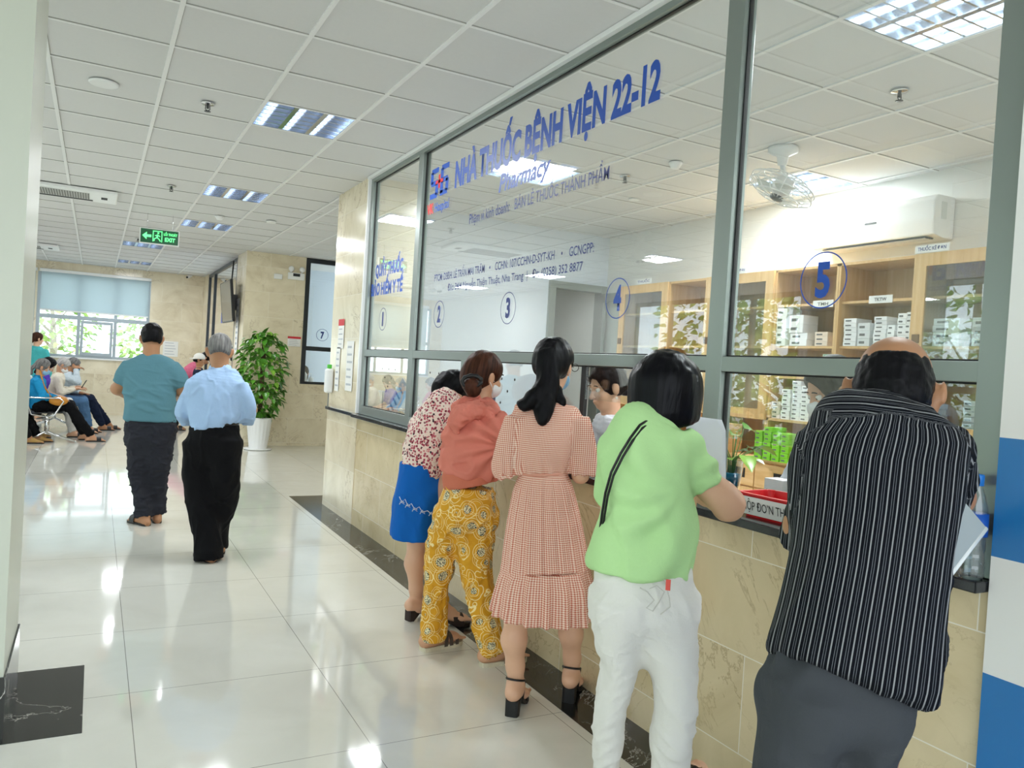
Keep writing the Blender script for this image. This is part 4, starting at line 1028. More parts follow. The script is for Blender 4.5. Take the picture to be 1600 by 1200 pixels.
# ------------------------------------------------------------------ outdoor trees beyond the glass
M_tree = leaf_mat('tree_leaf', '5c8f2e', '9cc455', 'd6e898'); M_bark = mat('tree_bark', 'a89c86', 0.9, var=0.25, nscale=20, bump=0.5)
def tree(x, y, h, cr, lab, n=420, low=0.25, seed=1):
    rr = random.Random(seed); r = empty('tree', (x, y, -0.05), 0, lab, 'tree', 'trees outside the glass')
    b = MB(); b.tube([(0, 0, 0), (0.1, 0.05, h * 0.4), (0.0, 0.1, h * 0.85)], [0.12, 0.09, 0.03], 8)
    for k in range(6):
        a = 2 * PI * k / 6; b.tube([(0.05, 0.05, h * (0.3 + 0.06 * k)), (cr * 0.7 * math.cos(a), cr * 0.7 * math.sin(a), h * (0.45 + 0.06 * k))], [0.04, 0.012], 6)
    b.build('trunk', M_bark, r)
    b = MB()
    for k in range(n):
        a = rr.uniform(0, 2 * PI); v = rr.uniform(-1, 1); q = cr * (rr.random() ** 0.4) * math.sqrt(1 - v * v * 0.8)
        z = h * (low + (1 - low) * (v + 1) / 2)
        leaf(b, (q * math.cos(a), q * math.sin(a), z), (math.cos(a) + rr.uniform(-.8, .8), math.sin(a) + rr.uniform(-.8, .8), rr.uniform(-1, 0.4)), rr.uniform(0.10, 0.22), rr.uniform(-1, 1))
    b.build('foliage', M_tree, r)
k = 0
for x, y, h in ((-6.8, 4.0, 3.6), (-7.3, 6.9, 4.2), (-6.7, 9.8, 3.4), (-7.5, 12.7, 4.4), (-7.2, 1.1, 4.0), (-6.9, -1.8, 3.6)):
    k += 1; tree(x, y, h, 1.3, 'leafy green tree outside the glass front, seen only as a reflection', 900, 0.1, k)
tree(-1.1, 24.5, 3.2, 1.2, 'pale green tree outside the left pane of the end window', 700, 0.15, 21)
tree(1.6, 25.5, 3.0, 1.2, 'pale green tree outside the right pane of the end window', 700, 0.15, 22)

# ------------------------------------------------------------------ on and behind the counter
ZC = 0.985
# red prescription basket
r = empty('basket', (2.155, 1.93, ZC), math.radians(3), 'red plastic basket with a white lettered card, on the black ledge', 'basket')
M_red = mat('red_plastic', 'd5141d', 0.3, var=0.03)
bw, bl, bh = 0.085, 0.15, 0.085
b = MB()
def ringpts(sx, sy, z, r_=0.02, n=5):
    pts = []
    for cx_, cy_, a0 in ((sx - r_, sy - r_, 0), (-sx + r_, sy - r_, PI / 2), (-sx + r_, -sy + r_, PI), (sx - r_, -sy + r_, 3 * PI / 2)):
        for i in range(n + 1): a = a0 + PI / 2 * i / n; pts.append((cx_ + r_ * math.cos(a), cy_ + r_ * math.sin(a), z))
    return pts
def shellof(b, levels):
    rings = [[b.b.verts.new(p) for p in ringpts(sx, sy, z)] for sx, sy, z in levels]
    for A_, B_ in zip(rings, rings[1:]):
        for i in range(len(A_)): b.b.faces.new([A_[i], A_[(i + 1) % len(A_)], B_[(i + 1) % len(A_)], B_[i]])
    b.b.faces.new(rings[-1]); b.b.faces.new(list(reversed(rings[0])))
shellof(b, [(bw * .8, bl * .88, 0.0), (bw, bl, bh - 0.006), (bw + 0.008, bl + 0.008, bh - 0.004), (bw + 0.008, bl + 0.008, bh), (bw - 0.004, bl - 0.004, bh), (bw * .8 - 0.004, bl * .88 - 0.004, 0.004)])
b.build('tray', M_red, r)
b = MB()
for kx in range(9):
    b.box((0, -0.125 + 0.031 * kx, 0.012), (0.13, 0.004, 0.012))
for ky in range(5): b.box((-0.055 + 0.027 * ky, 0, 0.012), (0.004, 0.25, 0.012))
b.build('lattice', mat('dark_red_plastic', 'a50f17', 0.4), r)
b = MB(); b.quad([(-bw * .83 - 0.004, bl * .92, 0.008), (-bw * .83 - 0.004, -bl * .95, 0.008), (-bw - 0.003, -bl * .95, bh - 0.012), (-bw - 0.003, bl * .92, bh - 0.012)]); b.build('card', M_paper, r)
lettering('card_lettering', 'NỘP ĐO’N THUỐC', (-bw * .9 - 0.0045, bl * .86, 0.026), (0, -1, 0), (-0.17, 0, 0.985), 0.25, 0.032, M_black_letter, r, 0.0)
# water bottle with blue cap
M_pet = glass_mat('clear_plastic', (0.90, 0.94, 0.96), 2.2)
r = empty('water_bottle', (2.038, 1.208, ZC), 0, 'clear water bottle with blue cap and blue label by the painted wall', 'bottle')
b = MB(); b.lathe([(0.0, 0.003), (0.026, 0.0), (0.031, 0.008), (0.031, 0.03), (0.029, 0.036), (0.031, 0.042), (0.031, 0.056), (0.029, 0.062), (0.031, 0.068), (0.031, 0.092), (0.0315, 0.10), (0.0315, 0.15), (0.030, 0.165), (0.022, 0.195), (0.0135, 0.215), (0.0135, 0.228)], seg=32); b.build('bottle_body', M_pet, r)
b = MB(); b.lathe([(0.0, 0.010), (0.028, 0.010), (0.0285, 0.14), (0.0, 0.14)], seg=24); b.build('water', glass_mat('water_clear', (0.93, 0.96, 0.98), 0.6), r)
b = MB(); b.lathe([(0.0322, 0.10), (0.0322, 0.152)], seg=32); b.build('label_band', mat('blue_label', '1b57b5', 0.35, var=0.15, nscale=60), r)
b = MB(); b.lathe([(0.016, 0.215), (0.016, 0.238), (0.014, 0.241), (0.0, 0.241)], seg=32); b.build('cap', mat('blue_cap', '2b7fd8', 0.4, var=0), r)
b = MB(); b.sphere((-0.028, 0.006, 0.127), 0.012, 12, 8, (0.5, 0.9, 1.5)); b.build('drop_emblem', mat('drop_print', 'cfe3d2', 0.4), r)
r.scale = (1.0, 1.0, 1.13)
# second emptier bottle
r = empty('water_bottle', (2.040, 1.285, ZC), 0, 'second clear plastic bottle standing behind the one with the blue cap', 'bottle')
b = MB(); b.lathe([(0.0, 0.003), (0.026, 0.0), (0.031, 0.008), (0.031, 0.05), (0.029, 0.056), (0.031, 0.062), (0.031, 0.16), (0.022, 0.19), (0.0135, 0.21), (0.0135, 0.225)], seg=32); b.build('bottle_body', M_pet, r)
b = MB(); b.lathe([(0.016, 0.212), (0.016, 0.235), (0.0, 0.236)], seg=24); b.build('cap', M_white_gloss, r)
b = MB(); b.lathe([(0.0322, 0.10), (0.0322, 0.152)], seg=32); b.build('label_band', mat('blue_label', '1b57b5'), r)
# plastic cup with pothos cutting
def cup_plant(loc, lab, hgt=0.15, water='1c6c86', s=1.0, seed=5, nl=12, spread_=0.13):
    r = empty('cup_with_cutting', loc, 0, lab, 'plant')
    b = MB(); b.lathe([(0.028 * s, 0.0), (0.043 * s, hgt), (0.045 * s, hgt + 0.002), (0.042 * s, hgt), (0.027 * s, 0.003), (0, 0.003)], seg=28); b.build('cup', M_pet, r)
    b = MB(); b.lathe([(0, 0.045), (0.0315 * s, 0.045), (0.037 * s, 0.095), (0, 0.095)], seg=24); b.build('blue_band', mat('teal_water_' + water, water, 0.15, var=0.1), r)
    b = MB(); b.lathe([(0, 0.004), (0.0265 * s, 0.004), (0.0305 * s, 0.044), (0, 0.044)], seg=24); b.build('gravel', mat('cup_gravel', '8b8e6a', 0.8, var=0.4, nscale=150), r)
    rr = random.Random(seed); b = MB(); st = MB()
    for k in range(nl):
        a = rr.uniform(0, 2 * PI); q = rr.uniform(0.02, spread_); z = hgt + rr.uniform(0.01, 0.14)
        p = (q * math.cos(a), q * math.sin(a), z)
        st.tube([(0.008 * math.cos(a), 0.008 * math.sin(a), 0.08), (0.02 * math.cos(a), 0.02 * math.sin(a), hgt + 0.01), p], 0.0018, 5)
        leaf(b, p, (math.cos(a), math.sin(a), rr.uniform(-0.5, 0.2)), rr.uniform(0.06, 0.10), rr.uniform(-0.6, 0.6))
    b.build('leaves', M_leaf, r); st.build('stems', mat('green_stem', '4f7a2a'), r)
cup_plant((2.37, 2.43, ZC), 'plastic cup of blue water with a leafy cutting, inside the window by the basket', 0.15, '1c6c86', 1.15, 5, 18, 0.12)
cup_plant((2.28, 4.98, ZC), 'bushy cutting in a teal cup behind the second window', 0.13, '2a8a92', 1.1, 9, 22, 0.12)
cup_plant((2.38, 3.85, ZC), 'small cutting in a cup behind the pane beside the pharmacist', 0.12, '2a7a62', 0.9, 11, 9, 0.08)
carton('medicine_carton', (2.36, 2.16, ZC + 0.055), (0.07, 0.09, 0.11), M_box, 'upright white medicine box beside the black gooseneck inside the window', 'box')
r = empty('gooseneck_stand', (2.34, 2.09, ZC), 0, 'thin black gooseneck microphone bending over inside the window', 'microphone')
b = MB(); b.lathe([(0.03, 0), (0.03, 0.012), (0.01, 0.018)]); b.build('foot', M_dark, r)
b = MB(); b.tube([(0, 0, 0.01), (0, 0, 0.16)] + arc((0, -0.06, 0.16), 0.06, PI, PI * 0.28, 10, 'yz'), 0.0035, 7); b.build('neck', M_dark, r)
b = MB(); b.box((2.33, 1.98, ZC + 0.003), (0.2, 0.16, 0.006), rz=0.2); o = b.build('green_pad', mat('green_paper', 'b4ecb4', 0.7)); tag(o, 'pale green notepad lying behind the red basket', 'notepad')
# clerk's inner desk
r = empty('clerk_desk', (2.62, 4.0, 0), 0, 'long wooden inner desk behind the service windows', 'desk')
b = MB(); b.bb(-0.19, 0.0, -2.75, 2.7, 0.90, 0.93, 0.002); b.build('desk_top', M_wood_y, r)
for y in (-2.7, -1.0, 1.0, 2.65):
    b = MB(); b.bb(-0.17, -0.02, y - 0.01, y + 0.01, 0.0, 0.90); b.build('side_panel', M_wood, r)
# printer-like box below the pharmacist
r = empty('paper_box', (2.31, 3.12, ZC), math.radians(4), 'white cardboard box lying on the ledge in front of the pharmacist', 'box')
b = MB(); b.box((0, 0, 0.035), (0.2, 0.24, 0.07), bevel=0.003); b.build('carton', M_box, r)
lettering('box_lettering', 'medFine', (-0.101, 0.05, 0.03), (0, -1, 0), ZDIR, 0.09, 0.022, M_black_letter, r, 0.01)
b = MB(); b.box((2.32, 3.06, ZC + 0.0735), (0.12, 0.12, 0.006), rz=0.3); tag(b.build('green_card', mat('green_paper', 'b4ecb4')), 'light green card on top of the white box by the pharmacist', 'card')
# leaflets and stands behind windows 1 and 2
def leaflet(y, x, z, wd, h, tilt, lab, col, roll=0.0):
    r = empty('leaflet', (x, y, z), 0, lab, 'leaflet')
    M = Matrix.Rotation(roll, 4, 'X') @ Matrix.Rotation(tilt, 4, 'Y')
    b = MB(); b.box((0, 0, h / 2), (0.003, wd, h)); o = b.build('sheet', mat('leaf_' + col, col, 0.5, var=0.02), r); o.matrix_local = M
    b = MB()
    for k in range(4): b.box((-0.0022, wd * 0.1, h * (0.25 + 0.17 * k)), (0.001, wd * 0.5, h * 0.05))
    b.box((-0.0022, wd * 0.2, h * 0.1), (0.001, wd * 0.3, h * 0.09))
    o = b.build('print', mat('leaf_print', '6b6f9a', 0.6, var=0), r); o.matrix_local = M
leaflet(6.28, 2.2, ZC + 0.012, 0.20, 0.34, 0.25, 'white printed leaflet leaning diagonally behind the first window', 'dfe0ee', 0.5)
leaflet(4.75, 2.36, ZC, 0.16, 0.28, 0.08, 'dark blue leaflet standing behind the bushy cutting', '1e2f6c')
leaflet(5.95, 2.5, 0.93, 0.3, 0.32, 0.1, 'violet grey printed board behind the first window', '8d86a8')
leaflet(3.75, 2.24, ZC + 0.008, 0.22, 0.30, 0.15, 'pale blue sheet taped inside the third window', 'a9d6ee', -0.15)
for y, lab in ((6.42, 'black wire stand behind the first window'), (4.86, 'black wire stand in front of the bushy cutting')):
    r = empty('wire_stand', (2.19, y, ZC), 0, lab, 'stand'); b = MB(); b.tube([(0, 0, 0), (0, 0, 0.22)] + arc((0, -0.04, 0.22), 0.04, PI, PI * 0.5, 6, 'yz'), 0.0035, 6); b.build('wire', M_dark, r)
    b = MB(); b.lathe([(0.03, 0), (0.03, 0.01)]); b.build('foot', M_dark, r)
for i, (x, y, c_, h, lab) in enumerate(((2.3, 5.72, 'e6e8ea', 0.16, 'white pump bottle between the first and second window'), (2.22, 5.36, '2d7f86', 0.12, 'teal plastic jar behind the left of the second window'), (2.3, 4.66, 'dfe6e8', 0.11, 'clear plastic tumbler right of the bushy cutting'))):
    r = empty('bottle', (x, y, ZC), 0, lab, 'bottle'); b = MB(); b.lathe([(0.03, 0), (0.032, 0.01), (0.032, h * 0.75), (0.014, h * 0.88), (0.014, h)], seg=20); b.build('bottle_body', mat('bottle_' + c_, c_, 0.25, var=0.02), r)
    b = MB(); b.lathe([(0.016, h), (0.016, h + 0.02), (0, h + 0.021)], seg=16); b.build('cap', M_white_gloss, r)
for i, (x, lab) in enumerate(((3.06, 'white pump bottle at the left edge of window seven'), (3.17, 'small clear pump bottle right of the white one at window seven'))):
    r = empty('pump_bottle', (x, 12.99, 1.02), 0, lab, 'bottle'); h = 0.2 - 0.08 * i
    b = MB(); b.lathe([(0.04, 0), (0.043, 0.01), (0.043, h * .8), (0.015, h * .95), (0.015, h)], seg=20); b.build('bottle_body', M_white_gloss, r)
    b = MB(); b.tube([(0, 0, h), (0, 0, h + 0.05), (-0.04, 0, h + 0.045)], 0.007, 6); b.build('pump', M_white_gloss, r)

# ------------------------------------------------------------------ steel benches
def bench(x, y0, seats, lab, yaw=0.0):
    """row of perforated steel seats along y, sitters face +x"""
    r = empty('steel_bench', (x, y0, 0), yaw, lab, 'bench'); sp = 0.58
    b = MB(); b.tube([(0.05, -0.05, 0.36), (0.05, seats * sp + 0.05, 0.36)], 0.028, 10); b.build('beam', M_chrome, r)
    for k in range(seats):
        y = (k + 0.5) * sp; pts = [(0.27, 0.40), (0.24, 0.43), (0.0, 0.425), (-0.17, 0.41), (-0.215, 0.44), (-0.235, 0.52), (-0.30, 0.86), (-0.315, 0.88)]
        b = MB()
        for (x0, z0), (x1, z1) in zip(pts, pts[1:]):
            b.quad([(x0, y - 0.255, z0), (x0, y + 0.255, z0), (x1, y + 0.255, z1), (x1, y - 0.255, z1)])
            b.quad([(x0, y - 0.255, z0 - 0.008), (x0, y + 0.255, z0 - 0.008), (x1 , y + 0.255, z1 - 0.008), (x1, y - 0.255, z1 - 0.008)])
        b.build('seat_shell', mat('perforated_steel', 'c3c6c8', 0.35, 0.8, var=0.15, nscale=120), r)
    for y in (0.0, seats * sp):
        b = MB(); b.tube([(0.05, y, 0.36), (0.05, y, 0.16)], 0.03, 8); b.tube([(-0.30, y, 0.025), (-0.05, y, 0.10), (0.05, y, 0.17), (0.18, y, 0.10), (0.42, y, 0.02)], 0.018, 8)
        b.sphere((-0.30, y, 0.018), 0.02, 10, 6); b.sphere((0.42, y, 0.018), 0.02, 10, 6); b.build('leg', M_chrome, r)
        b = MB(); b.tube([(0.05, y, 0.37), (-0.15, y, 0.40), (-0.22, y, 0.60), (-0.19, y, 0.645), (0.2, y, 0.645), (0.245, y, 0.60), (0.14, y, 0.40), (0.05, y, 0.37)], 0.0125, 8); b.tube([(-0.20, y, 0.5), (-0.31, y, 0.86)], 0.0125, 8); b.build('armrest', M_chrome, r)
    return r
BX = -0.62
bench(BX, 13.05, 4, 'chrome waiting bench with curved armrest, seating the row of masked patients')
bench(-1.45, 12.6, 3, 'chrome waiting bench farther left behind the column')
bench(-1.15, 4.75, 2, 'chrome waiting bench hidden behind the cream column')
# ------------------------------------------------------------------ people
SKIN1 = skin_mat('light_skin', 'e2b596'); SKIN2 = skin_mat('tan_skin', 'b3835f'); SKIN3 = skin_mat('warm_skin', 'd0a07e')
HB = hair_mat('black_hair', '050506', '17161a'); HBR = hair_mat('brown_hair', '24130d', '5b3626'); HG = hair_mat('grey_hair', '4b4a4a', '9a9896'); HW = hair_mat('white_hair', '8f8d8a', 'd6d3cf')
UPZ = np.array([0, 0, 1.0]); CAMR = RM[0]
def S(px, py, d, hw, b): return (P(px, py, d), hw * d / FPX, b)
def SW(x, y, z, a, b): return (np.array([x, y, z], float), a, b)
def drop(sec, z, a=None, b=None, dx=0.0, dy=0.0):
    c = sec[0].copy(); c[2] = z; c[0] += dx; c[1] += dy; return (c, a if a else sec[1], b if b else sec[2])
def shrink(secs, k): return [(c, a * k, b * k) for c, a, b in secs]
def frame(f, up=UPZ):
    F = _unit(f); R = _unit(np.cross(F, up)); U = np.cross(R, F); return R, F, U
class Person:
    def __init__(s, label, base, facing, group=None, name='person'):
        s.base = np.array([base[0], base[1], base[2] if len(base) > 2 else 0.0]); s.F = _unit((facing[0], facing[1], 0)); s.R = np.array([s.F[1], -s.F[0], 0])
        s.yaw = math.atan2(s.R[1], s.R[0])
        s.o = empty(name, s.base, s.yaw, label, 'person', group)
        s.M = np.array((Matrix.Translation(s.base) @ Matrix.Rotation(s.yaw, 4, 'Z')).inverted())
    def w(s, x, y, z): return s.base + s.R * x + s.F * y + UPZ * z
    def loc(s, V): return (V - s.base) @ np.stack([s.R, s.F, UPZ], 1)
    def part(s, name, S_, m, disp=None, pat=None, parent=None): return solid_obj(name, S_, m, parent or s.o, disp, pat, M=s.M)
    def mb(s, b, name, m, parent=None):
        o = b.build(name, m, parent or s.o); o.data.transform(Matrix(s.M)); return o
def crease(q, w_=.17):
    n = vnoise(q + 0.35 * vnoise(q * 1.7 + 4)[:, None]) + .45 * vnoise(q * 2.1 + 9); return np.exp(-(n / w_) ** 2)
def folds(p, amp, freq=(7, 7, 7), o=2, sh=0.0, tilt=0.0):
    fr = np.array(freq, float)
    def d(V, N):
        L_ = p.loc(V).copy(); L_[:, 2] += tilt * np.abs(L_[:, 0]); q = L_ * fr + sh
        return amp * (1.0 * crease(q) + .6 * crease(q * 1.6 + 11, .2) + .8 * fbm(q * .5 + 5, 2) - .6)
    return d
class Head:
    def __init__(s, c, f, size=1.0, up=UPZ):
        s.c = np.array(c, float); s.s = size; s.R, s.F, s.U = frame(f, up); s.RT = [s.R, s.F, s.U]
    def __call__(s, x, y, z): return s.c + s.s * (x * s.R + y * s.F + z * s.U)
    def build(s, S_, neck=None, nr=0.052, k=0.012, ears=1.0):
        q = s.s; e = lambda c, r, kk=k: S_.ell(s(*c), np.array(r) * q, s.RT, kk)
        e((0, -0.012, 0.032), (0.073, 0.093, 0.082)); e((0, 0.020, -0.035), (0.061, 0.066, 0.080)); e((0, 0.048, -0.086), (0.034, 0.034, 0.028))
        for x in (-1, 1):
            e((0.036 * x, 0.058, -0.032), (0.024, 0.026, 0.026)); e((0.0775 * x, -0.006, -0.010), (0.010 * ears, 0.021, 0.034 * ears), 0.006)
            e((0.082 * x * ears, -0.016, 0.0), (0.007 * ears, 0.012, 0.024 * ears), 0.005)
            S_.ell(s(0.031 * x, 0.094, 0.004), np.array((0.016, 0.014, 0.011)) * q, s.RT, 0.008, 's')
        S_.cap(s(-0.03, 0.076, 0.020), s(0.03, 0.076, 0.020), 0.011 * q, k=0.01)
        S_.cap(s(0, 0.084, 0.004), s(0, 0.106, -0.034), 0.007 * q, 0.0115 * q, 0.008)
        for x in (-1, 1): S_.cap(s(0.006 * x, 0.098, -0.037), s(0.011 * x, 0.093, -0.037), 0.007 * q, k=0.004)
        e((0, 0.084, -0.060), (0.023, 0.011, 0.006), 0.005); e((0, 0.081, -0.071), (0.019, 0.011, 0.007), 0.005)
        if neck is not None: S_.cap(s(0, -0.018, -0.045), neck, nr * q, nr * 1.08 * q, 0.03)
    def hair_short(s, h, thick=0.008, low=-0.052, face=1.0):
        S_ = Solid(h); q = s.s
        S_.ell(s(0, -0.014, 0.036), np.array((0.073 + thick, 0.093 + thick, 0.084 + thick)) * q, s.RT, 0.01)
        S_.ell(s(0, -0.05, -0.01), np.array((0.066 + thick * .6, 0.056 + thick, 0.06)) * q, s.RT, 0.02)
        a, b = s.c - 0.2, s.c + 0.2
        S_.halfspace_cut(s(0, 0, low), -s.U - 0.25 * s.F, a, b, 0.004)
        S_.ell(s(0, 0.13, -0.03), np.array((0.09, 0.095, 0.115)) * q * face, s.RT, 0.012, 's')
        for x in (-1, 1): S_.ell(s(0.083 * x, 0.004, -0.02), np.array((0.018, 0.03, 0.042)) * q, s.RT, 0.006, 's')
        return S_
    def pat(s):
        def f(V):
            v = (V - s.c) / s.s; x, y, z = v @ s.R, v @ s.F, v @ s.U
            return np.stack([np.arctan2(x, -y) * 0.10, np.hypot(x, y) * 0.3, z], 1)
        return f
    def eyes(s, p, col='2b1a12', open_=1.0):
        for x in (-1, 1):
            b = MB(); b.mi = 0; b.sphere(s(0.031 * x, 0.0728, 0.003), 0.0125 * s.s, 14, 10); b.mi = 1
            b.sphere(s(0.031 * x, 0.0790, 0.001), 0.0068 * s.s, 12, 8); p.mb(b, 'eye', [mat('eye_white', 'e9e6e0', 0.25, var=0), mat('dark_iris', col, 0.15, var=0)])
            b = MB(); b.tube([s((0.031 + u * 0.019) * x, 0.089 - abs(u) * 0.006, 0.024 + 0.004 * (1 - u * u)) for u in (-1, -.3, .4, 1)], 0.0028 * s.s, 6); p.mb(b, 'eyebrow', mat('brow_hair', '1d1613', 0.8, var=0))
    def mask(s, p, m, h=0.005):
        S_ = Solid(h); q = s.s
        S_.ell(s(0, 0.034, -0.055), np.array((0.064, 0.078, 0.056)) * q, s.RT, 0.01)
        S_.ell(s(0, 0.10, -0.035), np.array((0.02, 0.02, 0.025)) * q, s.RT, 0.02)
        a, b = s.c - 0.2, s.c + 0.2
        S_.halfspace_cut(s(0, 0.026, 0), -s.F, a, b, 0.003); S_.halfspace_cut(s(0, 0, -0.010), s.U, a, b, 0.004)
        o = p.part('face_mask', S_, m)
        b = MB()
        for x in (-1, 1):
            for z0 in (-0.02, -0.085): b.tube([s(0.056 * x, 0.035, z0), s(0.074 * x, 0.012, (z0 - 0.02) / 2), s(0.084 * x, -0.014, -0.012 if z0 > -0.05 else -0.03)], 0.0016 * s.s, 5)
        p.mb(b, 'ear_loop', m, o); return o
def hand(S_, wr, d, pn, s=1.0, curl=0.5, thumb=1, k=0.006, fr=0.0085):
    d = _unit(d); pn = _unit(pn - d * np.dot(pn, d)); sd = np.cross(d, pn) * thumb; wr = np.array(wr, float)
    S_.ell(wr + d * 0.048 * s, np.array((0.040, 0.055, 0.0145)) * s, [sd, d, pn], 0.015)
    S_.cap(wr - d * 0.02 * s, wr + d * 0.03 * s, 0.024 * s, 0.022 * s, 0.02)
    for i, ln in enumerate((0.072, 0.082, 0.077, 0.060)):
        b = wr + (d * (0.088 - 0.004 * abs(i - 1.3)) + sd * (0.030 - 0.0205 * i)) * s; a = curl * 0.45; p0 = b
        dd = d * math.cos(a) + pn * math.sin(a) + sd * 0.06 * (1.5 - i)
        for j, fr_ in enumerate((0.45, 0.32, 0.25)):
            dd = _unit(dd); p1 = p0 + dd * ln * fr_ * s; r0 = fr * s * (1 - 0.09 * j); S_.cap(p0, p1, r0, r0 * 0.9, 0.003 if j else k); p0 = p1
            a2 = curl * (0.85 - 0.15 * j); dd = dd * math.cos(a2) + (pn * math.cos(a) - d * math.sin(a)) * math.sin(a2); a += a2
    b = wr + (d * 0.022 + sd * 0.026) * s; m = b + (d * 0.032 + sd * 0.026 + pn * 0.012) * s
    S_.cap(b, m, 0.013 * s, 0.0105 * s, 0.010); S_.cap(m, m + (d * 0.028 + sd * 0.006 + pn * 0.010) * s, 0.0098 * s, 0.008 * s, 0.003)
def foot(S_, ankle, dr, L_=0.235, z0=0.0, heel=0.0, r=0.034):
    dr = _unit((dr[0], dr[1], 0)); a = np.array(ankle, float); base = np.array([a[0], a[1], 0])
    h = base - dr * 0.045 + UPZ * (z0 + heel + 0.028); ball = base + dr * (L_ * 0.52) + UPZ * (z0 + 0.026)
    S_.cap(a, h, r, 0.028, 0.03); S_.cap(a - UPZ * 0.01, base + dr * L_ * 0.25 + UPZ * (z0 + heel * 0.6 + 0.045), r * 0.95, 0.028, 0.03)
    S_.cap(h, ball, 0.029, 0.026, 0.03); sd = np.cross(dr, UPZ)
    S_.ell(ball, (0.045, 0.05, 0.022), [sd, dr, UPZ], 0.02)
    for i, ln in enumerate((0.07, 0.066, 0.06, 0.052, 0.044)):
        for_ = sd * (0.030 - 0.0155 * i); S_.cap(ball + for_, ball + for_ + dr * ln - UPZ * 0.008, 0.0105 if i == 0 else 0.0085, 0.009 if i == 0 else 0.007, 0.004)
def shoe(p, ankle, dr, kind, m_sole, m_up, L_=0.26, W_=0.092, t=0.018, heel=0.0, z0=0.0, name='sandal'):
    """sole plus straps (slide / cross / heelstrap) or a closed upper"""
    dr = _unit((dr[0], dr[1], 0)); sd = np.cross(dr, UPZ); base = np.array([ankle[0], ankle[1], z0]) - dr * 0.065
    out = [(0.0, 0.42), (0.02, 0.68), (0.12, 0.80), (0.35, 0.70), (0.55, 0.86), (0.70, 1.0), (0.84, 0.92), (0.95, 0.60), (1.0, 0.25)]
    pts = [(u * L_, -w_ * W_ / 2) for u, w_ in out] + [(u * L_, w_ * W_ / 2) for u, w_ in reversed(out)]
    def top(u): 
        q = min(1, max(0, (u / L_ - 0.3) / 0.4)); q = q * q * (3 - 2 * q); return t + heel * (1 - q)
    def bot(u):
        if heel <= 0: return 0
        q = min(1, max(0, (u / L_ - 0.3) / 0.35)); q = q * q * (3 - 2 * q); return (heel) * (1 - q) if u / L_ > 0.24 else 0.0
    b = MB()
    T = [b.b.verts.new(base + dr * u + sd * v + UPZ * top(u)) for u, v in pts]; Bt = [b.b.verts.new(base + dr * u + sd * v * 0.96 + UPZ * bot(u)) for u, v in pts]
    n = len(pts)
    for i in range(n): b.b.faces.new([T[i], T[(i + 1) % n], Bt[(i + 1) % n], Bt[i]])
    h_ = len(out)
    for vs in (T, Bt):
        for i in range(h_ - 1): b.b.faces.new([vs[i], vs[i + 1], vs[n - 2 - i], vs[n - 1 - i]])
    root = p.mb(b, name, m_sole)
    def strap(u0, u1, hh, wdt, n_=10):
        q = MB(); pr = []
        for i in range(n_ + 1):
            a = PI * i / n_; u = u0 + (u1 - u0) * i / n_
            pr.append(base + dr * u + sd * (W_ / 2 * math.cos(a)) + UPZ * (top(u) - 0.006 + hh * math.sin(a) ** 0.6))
        for a, c in zip(pr, pr[1:]):
            for o1 in (0.0, 0.003):
                q.quad([a - dr * wdt / 2 + UPZ * o1, c - dr * wdt / 2 + UPZ * o1, c + dr * wdt / 2 + UPZ * o1, a + dr * wdt / 2 + UPZ * o1])
        p.mb(q, 'strap', m_up, root)
    if kind == 'slide': strap(0.66 * L_, 0.62 * L_, 0.058, 0.06)
    elif kind == 'cross': strap(0.48 * L_, 0.62 * L_, 0.07, 0.022); strap(0.62 * L_, 0.48 * L_, 0.07, 0.022); strap(0.76 * L_, 0.74 * L_, 0.045, 0.02)
    elif kind == 'heelstrap':
        strap(0.72 * L_, 0.70 * L_, 0.048, 0.035)
        q = MB(); rr = 0.043; c = np.array([ankle[0], ankle[1], z0 + heel + 0.085])
        q.tube([c + dr * (rr * math.cos(a) - 0.005) + sd * rr * 0.92 * math.sin(a) - UPZ * 0.012 * math.cos(a) for a in [2 * PI * i / 20 for i in range(21)]], 0.0048, 6, caps=False)
        for x in (-1, 1): q.tube([c + sd * rr * 0.9 * x, base + dr * L_ * 0.42 + sd * W_ * 0.36 * x + UPZ * (t + heel * 0.6)], 0.0045, 6)
        p.mb(q, 'ankle_strap', m_up, root)
    elif kind == 'closed':
        S_ = Solid(0.006); S_.loft([(base + dr * u * L_ + UPZ * (top(u * L_) + zz), a_, bb) for u, zz, a_, bb in ((0.02, 0.03, .030, .03), (0.15, 0.035, .037, .042), (0.4, 0.032, .036, .04), (0.62, 0.018, .043, .027), (0.85, 0.010, .040, .018), (0.98, 0.006, .022, .010))], sd, sub=3)
        p.part('upper', S_, m_up, parent=root)
    return root
def trousers(p, name, m, waist, l, r, disp, h=0.008, right=CAMR, pat=None, fold=None, k=0.03):
    S_ = Solid(h); S_.loft(waist, right, k=k)
    S_.loft(l, right, k=k, fold=fold); S_.loft(r, right, k=k, fold=fold)
    return p.part(name, S_, m, disp, pat)

